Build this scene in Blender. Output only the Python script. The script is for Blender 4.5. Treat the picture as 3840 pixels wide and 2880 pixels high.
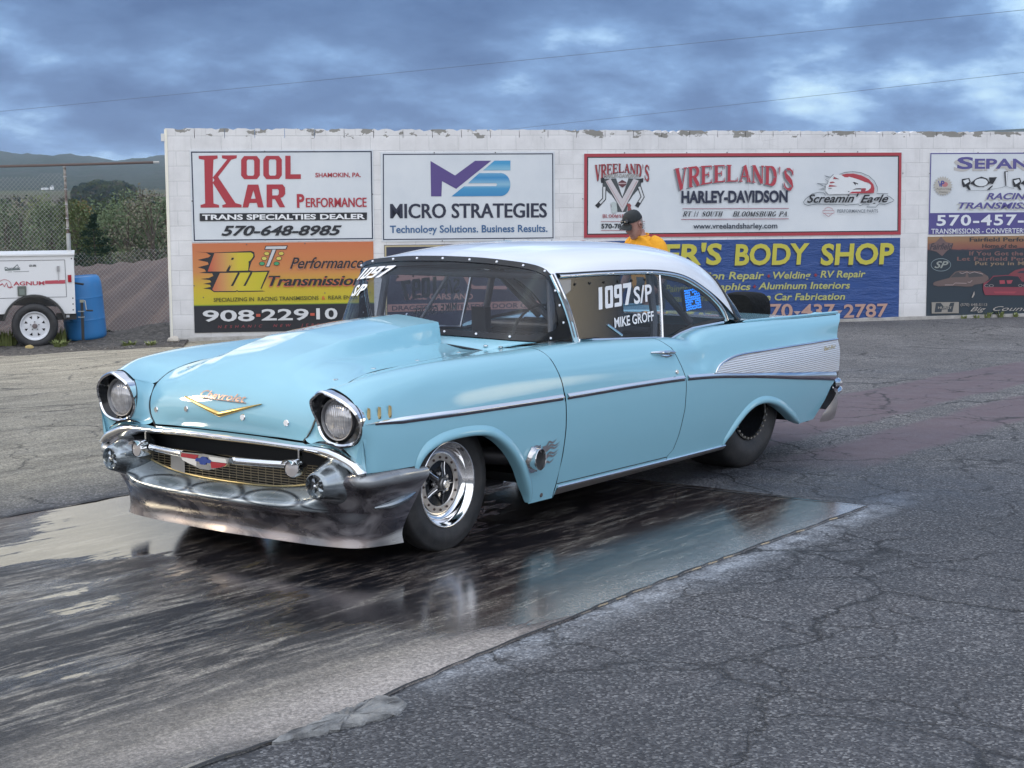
import bpy, bmesh, math, random
import numpy as np
from mathutils import Vector, Matrix
for o in list(bpy.data.objects): bpy.data.objects.remove(o)
SC = bpy.context.scene; COL = SC.collection
R = math.radians
# ---------------------------------------------------------------- camera
CAMP = (6.1317, 5.8237, 1.7051); YAW, PITCH, ROLL = 3.78865352, -0.114839731, -0.0064096
def cam_axes():
    f = Vector((math.cos(PITCH)*math.cos(YAW), math.cos(PITCH)*math.sin(YAW), math.sin(PITCH)))
    rt = Vector((math.sin(YAW), -math.cos(YAW), 0)); up = rt.cross(f)
    rt2 = math.cos(ROLL)*rt + math.sin(ROLL)*up
    return rt2, rt2.cross(f), f
cd = bpy.data.cameras.new('camera'); co = bpy.data.objects.new('camera', cd); COL.objects.link(co)
cd.sensor_width = 36; cd.lens = 36*6393.23/3840; cd.clip_start = .1; cd.clip_end = 12000
_r, _u, _f = cam_axes()
co.matrix_world = Matrix(((_r.x,_u.x,-_f.x,CAMP[0]),(_r.y,_u.y,-_f.y,CAMP[1]),(_r.z,_u.z,-_f.z,CAMP[2]),(0,0,0,1)))
SC.camera = co
# ---------------------------------------------------------------- light and sky
SUN_AZ, SUN_EL = 300.0, 20.0          # azimuth ccw from +x, degrees
w = bpy.data.worlds.new('World'); SC.world = w; w.use_nodes = True
def build_sky():
    nt = w.node_tree; N = nt.nodes; L = nt.links; N.clear()
    out = N.new('ShaderNodeOutputWorld')
    sky = N.new('ShaderNodeTexSky'); sky.sky_type = 'NISHITA'; sky.sun_disc = False
    sky.sun_elevation = R(SUN_EL); sky.sun_rotation = R(90-SUN_AZ); sky.air_density = 1.5; sky.dust_density = 2
    b1 = N.new('ShaderNodeBackground'); b1.inputs[1].default_value = .07; L.new(sky.outputs[0], b1.inputs[0])
    tc = N.new('ShaderNodeTexCoord'); sx = N.new('ShaderNodeSeparateXYZ'); L.new(tc.outputs['Generated'], sx.inputs[0])
    def m(op, a, b=None, c=None, clamp=False):
        n = N.new('ShaderNodeMath'); n.operation = op; n.use_clamp = clamp
        for i, v in enumerate((a, b, c)):
            if v is None: continue
            if isinstance(v, (int, float)): n.inputs[i].default_value = v
            else: L.new(v, n.inputs[i])
        return n.outputs[0]
    den = m('ADD', m('MAXIMUM', sx.outputs[2], 0), .34)
    px = m('DIVIDE', sx.outputs[0], den); py = m('DIVIDE', sx.outputs[1], den)
    cb = N.new('ShaderNodeCombineXYZ'); L.new(px, cb.inputs[0]); L.new(py, cb.inputs[1])
    def noise(scale, detail, rough, off, dist=.3):
        mp = N.new('ShaderNodeMapping'); L.new(cb.outputs[0], mp.inputs[0]); mp.inputs['Location'].default_value = off
        n = N.new('ShaderNodeTexNoise'); n.inputs['Scale'].default_value = scale; n.inputs['Detail'].default_value = detail
        n.inputs['Roughness'].default_value = rough; n.inputs['Distortion'].default_value = dist
        L.new(mp.outputs[0], n.inputs['Vector']); return n.outputs[0]
    big = noise(1.15, 4, .5, (7.6, 2.9, 0)); fine = noise(3.6, 10, .57, (1.4, 3.2, 0), .0)
    v = m('ADD', m('MULTIPLY', big, .42), m('MULTIPLY', fine, .58))
    rp = N.new('ShaderNodeValToRGB'); L.new(v, rp.inputs[0]); e = rp.color_ramp.elements
    e[0].position = .37; e[0].color = (.055, .125, .31, 1)
    e[1].position = .625; e[1].color = (.60, .84, 1.0, 1)
    x = e.new(.47); x.color = (.105, .205, .43, 1); x = e.new(.535); x.color = (.185, .335, .62, 1); x = e.new(.575); x.color = (.36, .57, .86, 1)
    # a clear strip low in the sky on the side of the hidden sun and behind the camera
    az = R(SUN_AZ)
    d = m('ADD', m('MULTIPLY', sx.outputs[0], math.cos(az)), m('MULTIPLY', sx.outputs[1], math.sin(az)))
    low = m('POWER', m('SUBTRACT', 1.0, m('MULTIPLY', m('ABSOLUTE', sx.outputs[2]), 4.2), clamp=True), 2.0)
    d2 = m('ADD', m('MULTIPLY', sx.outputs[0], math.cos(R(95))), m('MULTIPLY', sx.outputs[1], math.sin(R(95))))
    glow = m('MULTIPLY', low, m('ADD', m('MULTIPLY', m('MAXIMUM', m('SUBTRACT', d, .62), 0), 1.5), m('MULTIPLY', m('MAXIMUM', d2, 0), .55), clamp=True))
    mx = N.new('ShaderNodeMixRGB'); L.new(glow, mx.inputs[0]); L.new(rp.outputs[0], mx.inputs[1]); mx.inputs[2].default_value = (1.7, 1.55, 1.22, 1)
    # unseen bright patch added to the clouds, high on the left, for ground glints
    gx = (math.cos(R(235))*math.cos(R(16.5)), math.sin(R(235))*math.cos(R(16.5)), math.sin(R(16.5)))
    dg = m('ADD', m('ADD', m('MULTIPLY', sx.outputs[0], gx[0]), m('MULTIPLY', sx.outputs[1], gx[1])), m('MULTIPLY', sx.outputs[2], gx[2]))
    glint_patch = m('MULTIPLY', m('DIVIDE', m('SUBTRACT', dg, .984), .012, clamp=True), m('MULTIPLY_ADD', fine, 1.6, -.15, clamp=True))
    mg = N.new('ShaderNodeMixRGB'); L.new(glint_patch, mg.inputs[0]); L.new(mx.outputs[0], mg.inputs[1]); mg.inputs[2].default_value = (2.3, 2.1, 1.6, 1); mx = mg
    # unseen warm spot added low in the sky, right of view, to make glints
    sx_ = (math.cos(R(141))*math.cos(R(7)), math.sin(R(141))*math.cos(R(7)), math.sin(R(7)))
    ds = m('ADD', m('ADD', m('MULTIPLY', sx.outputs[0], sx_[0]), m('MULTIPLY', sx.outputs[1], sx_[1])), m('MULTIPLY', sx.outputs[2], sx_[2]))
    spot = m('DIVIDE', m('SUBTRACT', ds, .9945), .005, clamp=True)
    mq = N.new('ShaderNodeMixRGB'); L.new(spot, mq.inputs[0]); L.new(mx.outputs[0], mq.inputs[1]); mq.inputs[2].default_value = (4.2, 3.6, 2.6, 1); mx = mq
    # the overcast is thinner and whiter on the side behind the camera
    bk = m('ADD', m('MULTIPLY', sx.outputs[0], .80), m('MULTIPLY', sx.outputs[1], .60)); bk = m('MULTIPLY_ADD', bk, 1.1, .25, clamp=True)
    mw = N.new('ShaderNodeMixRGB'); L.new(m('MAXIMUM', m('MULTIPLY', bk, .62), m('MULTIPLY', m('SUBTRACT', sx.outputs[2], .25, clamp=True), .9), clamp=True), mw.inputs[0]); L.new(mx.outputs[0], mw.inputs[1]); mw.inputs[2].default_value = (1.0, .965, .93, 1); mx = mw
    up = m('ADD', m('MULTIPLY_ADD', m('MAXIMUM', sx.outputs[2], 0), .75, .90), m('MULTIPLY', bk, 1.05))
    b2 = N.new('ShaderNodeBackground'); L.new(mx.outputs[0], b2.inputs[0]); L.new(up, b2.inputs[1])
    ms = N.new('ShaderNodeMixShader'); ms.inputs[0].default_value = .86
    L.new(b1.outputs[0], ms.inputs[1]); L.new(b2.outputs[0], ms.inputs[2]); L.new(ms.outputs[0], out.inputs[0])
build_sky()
sd = bpy.data.lights.new('sun', 'SUN'); sd.energy = 1.1; sd.angle = R(12); sd.color = (1, .83, .58)
so = bpy.data.objects.new('sun', sd); COL.objects.link(so)
_sd = Vector((math.cos(R(SUN_EL))*math.cos(R(SUN_AZ)), math.cos(R(SUN_EL))*math.sin(R(SUN_AZ)), math.sin(R(SUN_EL))))
so.rotation_euler = _sd.to_track_quat('Z', 'Y').to_euler()
SC.view_settings.view_transform = 'Standard'; SC.view_settings.look = 'None'
SC.view_settings.exposure = .38; SC.view_settings.gamma = 1.0
SC.render.engine = 'CYCLES'
# ---------------------------------------------------------------- helpers
def empty(name, loc=(0,0,0), rz=0, label=None, cat=None, group=None):
    o = bpy.data.objects.new(name, None); COL.objects.link(o); o.location = loc; o.rotation_euler = (0,0,rz)
    tag(o, label, cat, group); return o
def tag(o, label=None, cat=None, group=None, kind=None):
    if label: o['label'] = label
    if cat: o['category'] = cat
    if group: o['group'] = group
    if kind: o['kind'] = kind
    return o
def link(name, me, mat=None, parent=None, smooth=True):
    o = bpy.data.objects.new(name, me); COL.objects.link(o)
    if mat is not None:
        for mm in (mat if isinstance(mat, (list, tuple)) else [mat]): me.materials.append(mm)
    if parent is not None: o.parent = parent
    if smooth and len(me.polygons): me.polygons.foreach_set('use_smooth', [True]*len(me.polygons))
    return o
def mesh(name, V, F):
    me = bpy.data.meshes.new(name); me.from_pydata([tuple(map(float, v)) for v in V], [], F); me.update(); return me
def sharp(o, ang=35):
    me = o.data; bm = bmesh.new(); bm.from_mesh(me)
    for e in bm.edges:
        if len(e.link_faces) == 2 and e.calc_face_angle(0) > R(ang): e.smooth = False
    bm.to_mesh(me); bm.free(); return o
class MB:
    """collects shapes into ONE mesh"""
    def __init__(s): s.V = []; s.F = []; s.M = []; s.mi = 0
    def add(s, V, F):
        k = len(s.V); s.V += [tuple(map(float, v)) for v in V]; s.F += [tuple(i+k for i in f) for f in F]; s.M += [s.mi]*len(F); return s
    def box(s, c, d, rz=0, ry=0):
        x, y, z = d[0]/2, d[1]/2, d[2]/2
        P = [Vector(p) for p in ((-x,-y,-z),(x,-y,-z),(x,y,-z),(-x,y,-z),(-x,-y,z),(x,-y,z),(x,y,z),(-x,y,z))]
        M = Matrix.Rotation(rz, 3, 'Z') @ Matrix.Rotation(ry, 3, 'Y')
        return s.add([M@p+Vector(c) for p in P], [(0,3,2,1),(4,5,6,7),(0,1,5,4),(1,2,6,5),(2,3,7,6),(3,0,4,7)])
    def grid(s, P, closeu=False, closev=False):
        P = np.asarray(P, float); n, m = P.shape[:2]; F = []
        for i in range(n if closeu else n-1):
            for j in range(m if closev else m-1):
                a, b = (i+1) % n, (j+1) % m
                F.append((i*m+j, a*m+j, a*m+b, i*m+b))
        return s.add(P.reshape(-1, 3), F)
    def tube(s, pts, r, n=10, cap=True):
        pts = [Vector(p) for p in pts]; rs = r if isinstance(r, (list, tuple, np.ndarray)) else [r]*len(pts)
        rings = []; prev = None
        for i, p in enumerate(pts):
            t = (pts[min(i+1, len(pts)-1)]-pts[max(i-1, 0)])
            t = t.normalized() if t.length > 1e-9 else Vector((0, 0, 1))
            if prev is None:
                a = Vector((0, 0, 1)) if abs(t.z) < .9 else Vector((1, 0, 0)); u = t.cross(a).normalized()
            else: u = (prev - t*prev.dot(t)).normalized()
            prev = u; v = t.cross(u)
            rings.append([p+(u*math.cos(2*math.pi*k/n)+v*math.sin(2*math.pi*k/n))*rs[i] for k in range(n)])
        k0 = len(s.V); s.grid([[tuple(q) for q in rg] for rg in rings], closev=True)
        if cap:
            s.F.append(tuple(k0+k for k in range(n))); s.F.append(tuple(k0+(len(pts)-1)*n+k for k in reversed(range(n)))); s.M += [s.mi]*2
        return s
    def lathe(s, prof, axis, c, n=32, cap=False):
        """prof: (radius, along axis); axis vector"""
        ax = Vector(axis).normalized(); a = Vector((0, 0, 1)) if abs(ax.z) < .9 else Vector((1, 0, 0))
        u = ax.cross(a).normalized(); v = ax.cross(u); c = Vector(c)
        P = [[tuple(c+ax*h+(u*math.cos(2*math.pi*k/n)+v*math.sin(2*math.pi*k/n))*r) for k in range(n)] for r, h in prof]
        return s.grid(P, closev=True)
    def prism(s, poly, origin, ux, uy, depth):
        """closed 2-D outline extruded by the vector depth"""
        o, ux, uy, d = Vector(origin), Vector(ux), Vector(uy), Vector(depth); n = len(poly)
        A = [o+ux*p[0]+uy*p[1] for p in poly]; B = [a+d for a in A]
        F = [tuple(range(n)), tuple(range(2*n-1, n-1, -1))]+[(i, i+n, (i+1) % n+n, (i+1) % n) for i in range(n)]
        return s.add(A+B, F)
    def build(s, name, mat=None, parent=None, smooth=True, sh=35, normals=True):
        me = mesh(name, s.V, s.F)
        if any(s.M): me.polygons.foreach_set('material_index', s.M)
        if normals:
            bm = bmesh.new(); bm.from_mesh(me); bmesh.ops.recalc_face_normals(bm, faces=bm.faces); bm.to_mesh(me); bm.free()
        o = link(name, me, mat, parent, smooth)
        if smooth and sh: sharp(o, sh)
        return o
def copy_tree(o, parent=None):
    c = o.copy(); COL.objects.link(c); c.parent = parent
    for ch in list(o.children): copy_tree(ch, c)
    return c
# interpolation
def pchip(xs, ys, x):
    xs = np.asarray(xs, float); ys = np.asarray(ys, float)
    if xs[0] > xs[-1]: xs, ys = xs[::-1], ys[::-1]
    h = np.diff(xs); dl = np.diff(ys)/h; n = len(xs); d = np.zeros(n)
    for i in range(1, n-1):
        if dl[i-1]*dl[i] > 0:
            w1, w2 = 2*h[i]+h[i-1], h[i]+2*h[i-1]; d[i] = (w1+w2)/(w1/dl[i-1]+w2/dl[i])
    d[0], d[-1] = dl[0], dl[-1]
    x = np.asarray(x, float); k = np.clip(np.searchsorted(xs, x)-1, 0, n-2); t = np.clip((x-xs[k])/h[k], 0, 1)
    return ((1+2*t)*(1-t)**2*ys[k]+t*(1-t)**2*h[k]*d[k]+t*t*(3-2*t)*ys[k+1]+t*t*(t-1)*h[k]*d[k+1])
def crv(P, n, alpha=.5, closed=False):
    """centripetal Catmull-Rom through P, n samples spread by arc length"""
    P = np.asarray(P, float)
    if closed: P = np.vstack([P[-1], P, P[0], P[1]])
    else: P = np.vstack([2*P[0]-P[1], P, 2*P[-1]-P[-2]])
    out = []
    for i in range(1, len(P)-2):
        p0, p1, p2, p3 = P[i-1:i+3]; t0 = 0; t1 = t0+max(np.linalg.norm(p1-p0), 1e-6)**alpha
        t2 = t1+max(np.linalg.norm(p2-p1), 1e-6)**alpha; t3 = t2+max(np.linalg.norm(p3-p2), 1e-6)**alpha
        t = np.linspace(t1, t2, 24, endpoint=False)[:, None]
        a1 = (t1-t)/(t1-t0)*p0+(t-t0)/(t1-t0)*p1; a2 = (t2-t)/(t2-t1)*p1+(t-t1)/(t2-t1)*p2; a3 = (t3-t)/(t3-t2)*p2+(t-t2)/(t3-t2)*p3
        b1 = (t2-t)/(t2-t0)*a1+(t-t0)/(t2-t0)*a2; b2 = (t3-t)/(t3-t1)*a2+(t-t1)/(t3-t1)*a3
        out.append((t2-t)/(t2-t1)*b1+(t-t1)/(t2-t1)*b2)
    Q = np.vstack(out+[P[-2][None]]); s = np.concatenate([[0], np.cumsum(np.linalg.norm(np.diff(Q, axis=0), axis=1))])
    u = np.linspace(0, s[-1], n); return np.stack([np.interp(u, s, Q[:, k]) for k in range(Q.shape[1])], -1)
# materials
def mat(name, col=(.5,.5,.5), rough=.5, metal=0, coat=0, spec=.5, emit=None, alpha=None):
    m = bpy.data.materials.new(name); m.use_nodes = True; b = m.node_tree.nodes['Principled BSDF']
    b.inputs['Base Color'].default_value = (*col, 1); b.inputs['Roughness'].default_value = rough; b.inputs['Metallic'].default_value = metal
    b.inputs['Coat Weight'].default_value = coat; b.inputs['Coat Roughness'].default_value = .03; b.inputs['Specular IOR Level'].default_value = spec
    if emit: b.inputs['Emission Color'].default_value = (*emit[:3], 1); b.inputs['Emission Strength'].default_value = emit[3]
    return m
class NT:
    """tiny node-graph writer"""
    def __init__(s, m): s.m = m; s.t = m.node_tree; s.N = s.t.nodes; s.L = s.t.links; s.b = s.N['Principled BSDF']
    def _in(s, sock, v):
        if isinstance(v, (int, float)): sock.default_value = v
        elif isinstance(v, tuple): sock.default_value = v if len(v) == len(sock.default_value) else (*v, 1)
        else: s.L.new(v, sock)
    def co(s, kind='Object', scale=(1,1,1), rot=(0,0,0), loc=(0,0,0)):
        c = s.N.new('ShaderNodeTexCoord'); mp = s.N.new('ShaderNodeMapping'); s.L.new(c.outputs[kind], mp.inputs[0])
        mp.inputs['Scale'].default_value = scale; mp.inputs['Rotation'].default_value = rot; mp.inputs['Location'].default_value = loc; return mp.outputs[0]
    def noise(s, vec, scale, detail=4, rough=.55, dist=0, out=0):
        n = s.N.new('ShaderNodeTexNoise'); s.L.new(vec, n.inputs['Vector']); n.inputs['Scale'].default_value = scale
        n.inputs['Detail'].default_value = detail; n.inputs['Roughness'].default_value = rough; n.inputs['Distortion'].default_value = dist; return n.outputs[out]
    def vor(s, vec, scale, feat='F1', out=0, rnd=1.):
        n = s.N.new('ShaderNodeTexVoronoi'); n.feature = feat; s.L.new(vec, n.inputs['Vector']); n.inputs['Scale'].default_value = scale
        n.inputs['Randomness'].default_value = rnd; return n.outputs[out]
    def ramp(s, v, stops):
        r = s.N.new('ShaderNodeValToRGB'); s.L.new(v, r.inputs[0]); e = r.color_ramp.elements
        for i, (p, c) in enumerate(stops):
            c = (c, c, c, 1) if isinstance(c, (int, float)) else (*c, 1)
            if i < 2: e[i].position = p; e[i].color = c
            else: x = e.new(p); x.color = c
        return r.outputs[0]
    def math(s, op, a, b=None, c=None, clamp=False):
        n = s.N.new('ShaderNodeMath'); n.operation = op; n.use_clamp = clamp
        for i, v in enumerate((a, b, c)):
            if v is not None: s._in(n.inputs[i], v)
        return n.outputs[0]
    def mix(s, f, a, b, mode='MIX'):
        n = s.N.new('ShaderNodeMixRGB'); n.blend_type = mode; s._in(n.inputs[0], f); s._in(n.inputs[1], a); s._in(n.inputs[2], b); return n.outputs[0]
    def sep(s, vec):
        n = s.N.new('ShaderNodeSeparateXYZ'); s.L.new(vec, n.inputs[0]); return n.outputs
    def band(s, v, a, b, soft):
        """1 between a and b, soft edges"""
        x = s.math('DIVIDE', s.math('SUBTRACT', v, a-soft/2), soft, clamp=True); y = s.math('DIVIDE', s.math('SUBTRACT', b+soft/2, v), soft, clamp=True)
        return s.math('MULTIPLY', x, y)
    def bump(s, h, dist, strength=1.):
        n = s.N.new('ShaderNodeBump'); n.inputs['Distance'].default_value = dist; n.inputs['Strength'].default_value = strength
        s.L.new(h, n.inputs['Height']); s.L.new(n.outputs[0], s.b.inputs['Normal']); return n
    def set(s, **k):
        for a, v in k.items(): s._in(s.b.inputs[{'col': 'Base Color', 'rough': 'Roughness', 'metal': 'Metallic', 'coat': 'Coat Weight', 'spec': 'Specular IOR Level'}[a]], v)
# ================================================================ SETTING
W0 = np.array([-9.938, -11.768]); WY = 2.35419592
WD = np.array([math.cos(WY), math.sin(WY)]); WN = np.array([-WD[1], WD[0]])
def uq(u, q): return W0+WD*u+WN*q          # along the wall, behind the wall
def zwall(u): return -.37+.0115*np.clip(u, 0, 14)+.03*np.clip(u, -4, 0)
def zground(x, y):
    P = np.stack([np.asarray(x, float)-W0[0], np.asarray(y, float)-W0[1]], -1); u = P@WD; q = P@WN
    t = np.clip((q+11.8)/11.8, 0, 1); t = np.where(t < .2, t*t*2.5, t-.1)/.9
    z = zwall(u)*t
    return z
# ---- asphalt
def m_asphalt():
    m = mat('asphalt', rough=.85); g = NT(m); c = g.co('Object')
    s = g.sep(c)
    agg = g.vor(c, 105, 'F1', 1); st = g.sep(agg)[0]                    # one random value per stone
    dist = g.vor(c, 105, 'F1', 0)
    big = g.noise(c, .55, 5, .6); mid = g.noise(c, 4.5, 6, .62)
    base = g.ramp(st, [(0, (.030, .031, .036)), (.45, (.062, .063, .070)), (.82, (.112, .114, .122)), (.985, (.225, .228, .235))])
    tone = g.ramp(g.math('MULTIPLY_ADD', mid, .45, g.math('MULTIPLY', big, .55)), [(.32, .48), (.52, .84), (.72, 1.2)])
    col = g.mix(1, base, tone, 'MULTIPLY')
    # gravelly pavement beyond the lane; the sun's warm tan is painted into its colour
    sun_tan = g.math('DIVIDE', g.math('SUBTRACT', -1.62, g.math('ADD', s[1], g.math('MULTIPLY', g.math('MAXIMUM', g.math('MULTIPLY', g.math('ADD', s[0], 1.0), -1), 0), .60))), .9)
    sun_tan = g.math('ADD', sun_tan, g.math('MULTIPLY', g.math('SUBTRACT', mid, .5), .8), clamp=True)
    sun_tan_c = g.ramp(st, [(0, (.115, .105, .084)), (.5, (.195, .18, .146)), (1, (.35, .325, .26))])
    sun_tan_c = g.mix(1, sun_tan_c, g.ramp(g.noise(g.co('Object', (.6, 3.2, 1)), 1.6, 5, .6), [(.3, .62), (.7, 1.25)]), 'MULTIPLY')
    col = g.mix(sun_tan, col, sun_tan_c)
    col = g.mix(g.math('DIVIDE', g.math('SUBTRACT', -2.6, s[0]), 3, clamp=True), col, g.mix(1, col, (1.55, 1.5, 1.42), 'MULTIPLY'))
    # smooth rubbered wheel lanes behind the burnout box
    wob = g.math('MULTIPLY', g.math('SUBTRACT', g.noise(c, 1.3, 4), .5), .30)
    y = g.math('ADD', s[1], wob); back = g.math('DIVIDE', g.math('SUBTRACT', -3.0, s[0]), .8, clamp=True)
    l1 = g.band(y, -.42, .50, .08); l2 = g.band(y, .80, 1.38, .10)
    lane = g.math('MULTIPLY', g.math('ADD', l1, l2, clamp=True), back)
    lane = g.math('MULTIPLY', lane, g.ramp(g.noise(c, 3, 5), [(.25, .75), (.55, 1.)]))
    col = g.mix(lane, col, g.mix(g.noise(c, 38, 3), (.078, .058, .068), (.118, .090, .103)))
    # dried white residue along the edge of the pad
    e = g.math('SUBTRACT', s[1], g.math('MULTIPLY_ADD', s[0], .035, 2.02))
    res = g.math('MULTIPLY', g.band(e, -.05, .10, .20), g.band(s[0], -2.5, 1.7, .6))
    res = g.math('MULTIPLY', res, g.ramp(g.noise(c, 5.5, 8, .7), [(.36, 0.), (.62, .9)]))
    col = g.mix(res, col, g.mix(st, (.22, .24, .27), (.48, .51, .55)))
    # damp stain behind the pad
    dmp = g.math('MULTIPLY', g.band(s[0], -3.4, -2.1, .7), g.band(s[1], -.6, 2.3, .9))
    dmp = g.math('MULTIPLY', dmp, g.ramp(g.noise(c, 1.8, 6, .65), [(.35, .2), (.6, .85)]))
    col = g.mix(dmp, col, g.mix(1, col, (.36, .42, .52), 'MULTIPLY'))
    # cracks
    wc2 = g.N.new('ShaderNodeVectorMath'); wc2.operation = 'MULTIPLY_ADD'; g.L.new(g.noise(c, 1.9, 7, .62, out=1), wc2.inputs[0])
    wc2.inputs[1].default_value = (.62, .62, 0); g.L.new(c, wc2.inputs[2])
    def cr(scale, w, brk):
        v = g.vor(wc2.outputs[0], scale, 'DISTANCE_TO_EDGE')
        k = g.math('SUBTRACT', 1, g.math('DIVIDE', v, w), clamp=True)
        return g.math('MULTIPLY', k, g.ramp(g.noise(c, brk, 3), [(.40, 0.), (.50, 1.)]))
    ck = g.math('MAXIMUM', cr(.55, .0125, .55), g.math('MULTIPLY', cr(1.5, .016, 1.1), .75))
    col = g.mix(g.math('MULTIPLY', ck, .96), col, (.006, .007, .009))
    g.set(col=col, rough=g.math('SUBTRACT', g.ramp(mid, [(.3, .62), (.7, .88)]), g.math('MULTIPLY', dmp, .25)), spec=.4)
    h = g.math('ADD', g.math('MULTIPLY', g.math('SUBTRACT', 1, dist), .7), g.math('MULTIPLY', ck, -1.6))
    h = g.math('MULTIPLY', h, g.math('SUBTRACT', 1, g.math('MULTIPLY', lane, .8)))
    g.bump(h, .006, .9)
    return m
# ---- the wet concrete burnout pad / launch lane
def m_pad():
    m = mat('lane_concrete', rough=.4); g = NT(m); c = g.co('Object'); s = g.sep(c)
    st1 = g.noise(g.co('Object', (.62, 3.4, 1), (0, 0, -.05)), 1.7, 11, .74, 1.1); st2 = g.noise(g.co('Object', (1.5, 11., 1), (0, 0, -.05)), 2.2, 9, .74, .5)
    blot = g.noise(g.co('Object', (.55, 1.25, 1)), 1.35, 7, .62, .6); grain = g.noise(c, 120, 3, .6)
    conc = g.mix(g.ramp(blot, [(.35, 0.), (.68, 1.)]), (.10, .096, .093), (.25, .226, .195))
    # reddish iron-stained concrete toward the back of the pad
    red = g.math('MULTIPLY', g.band(s[0], -2.4, .9, 1.2), g.ramp(st1, [(.35, .95), (.68, .1)]))
    conc = g.mix(red, conc, (.085, .046, .038))
    # rubber: two wheel tracks laid down along the lane, fading to the sides
    wob = g.math('MULTIPLY', g.math('SUBTRACT', st1, .5), .55); y = g.math('ADD', s[1], wob)
    tr = g.math('ADD', g.band(y, .30, 1.28, .5), g.band(y, -1.25, -.25, .5), clamp=True)
    ctr = g.math('MULTIPLY', g.band(y, -1.55, 1.62, .5), .88)
    k = g.math('MAXIMUM', tr, ctr); fr = g.math('MULTIPLY_ADD', s[0], .06, .95, clamp=True)
    rub = g.math('MULTIPLY', g.math('MULTIPLY', k, fr), g.ramp(g.math('MULTIPLY_ADD', st2, .5, g.math('MULTIPLY', st1, .5)), [(.485, 1.), (.555, .12)]))
    col = g.mix(rub, conc, (.013, .014, .018))
    # yellowish glints of the wet streaks, painted into the colour
    glint = g.math('MULTIPLY', g.ramp(st2, [(.53, 0.), (.64, .9)]), g.ramp(st1, [(.46, 0.), (.56, 1.)]))
    col = g.mix(g.math('MULTIPLY', glint, .75), col, (.32, .305, .25))
    edge = g.math('MULTIPLY', g.math('DIVIDE', g.math('SUBTRACT', s[1], g.math('MULTIPLY_ADD', s[0], .03, 1.72)), .25, clamp=True), g.ramp(blot, [(.36, .1), (.58, .85)]))
    col = g.mix(edge, col, (.33, .30, .28))
    col = g.mix(g.ramp(g.vor(c, 34, 'F1'), [(.05, .75), (.12, 0.)]), col, g.mix(.5, col, (.01, .01, .012)))
    col = g.mix(1, col, g.ramp(g.noise(c, 85, 4, .75), [(.34, .45), (.52, 1.), (.66, 1.65)]), 'MULTIPLY')
    # standing water
    lowx = g.math('MULTIPLY_ADD', s[0], -.10, .10)
    wt = g.math('ADD', g.math('ADD', g.noise(g.co('Object', (.5, 1.1, 1), loc=(3.3, .7, 0)), .95, 5, .55, .4), g.math('MULTIPLY', lowx, .55)), g.math('MULTIPLY', g.math('SUBTRACT', st1, .5), .35))
    wt = g.math('ADD', wt, g.math('MULTIPLY', g.math('MULTIPLY', g.band(s[0], -2.0, .9, .8), g.band(s[1], .7, 1.9, .5)), .16))
    wet = g.ramp(wt, [(.45, 0.), (.52, 1.)])
    col = g.mix(g.math('MULTIPLY', wet, .55), col, g.mix(1, col, (.42, .44, .48), 'MULTIPLY'))
    rr = g.mix(wet, g.mix(rub, g.ramp(g.math('MULTIPLY_ADD', st2, .6, g.math('MULTIPLY', grain, .4)), [(.35, .42), (.65, .68)]), (.46, .46, .46)), g.ramp(st2, [(.3, .05), (.7, .16)]))
    g.set(col=col, rough=rr, spec=g.math('MULTIPLY_ADD', wet, .35, g.math('MULTIPLY_ADD', rub, -.15, .32)))
    h = g.math('MULTIPLY', g.math('ADD', g.math('MULTIPLY', grain, 1.1), g.math('MULTIPLY', st2, 1.2)), g.math('SUBTRACT', 1, g.math('MULTIPLY', wet, .93)))
    g.bump(h, .004, .8)
    return m
def ground_sheet():
    us = np.concatenate([np.linspace(-60, -12, 14), np.arange(-11, 26, .75), np.linspace(27, 90, 14)])
    qs = np.concatenate([np.linspace(-90, -14, 14), np.arange(-13, 1.0, .5), [1.1]])
    P = []
    for u in us:
        row = []
        for q in qs:
            p = uq(u, q); row.append((p[0], p[1], float(zground(p[0], p[1]))))
        P.append(row)
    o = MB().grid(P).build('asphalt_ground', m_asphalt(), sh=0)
    if o.data.polygons[0].normal.z < 0: o.data.flip_normals()
    tag(o, kind='structure'); return o
ground_sheet()
random.seed(5); np.random.seed(5)
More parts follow.
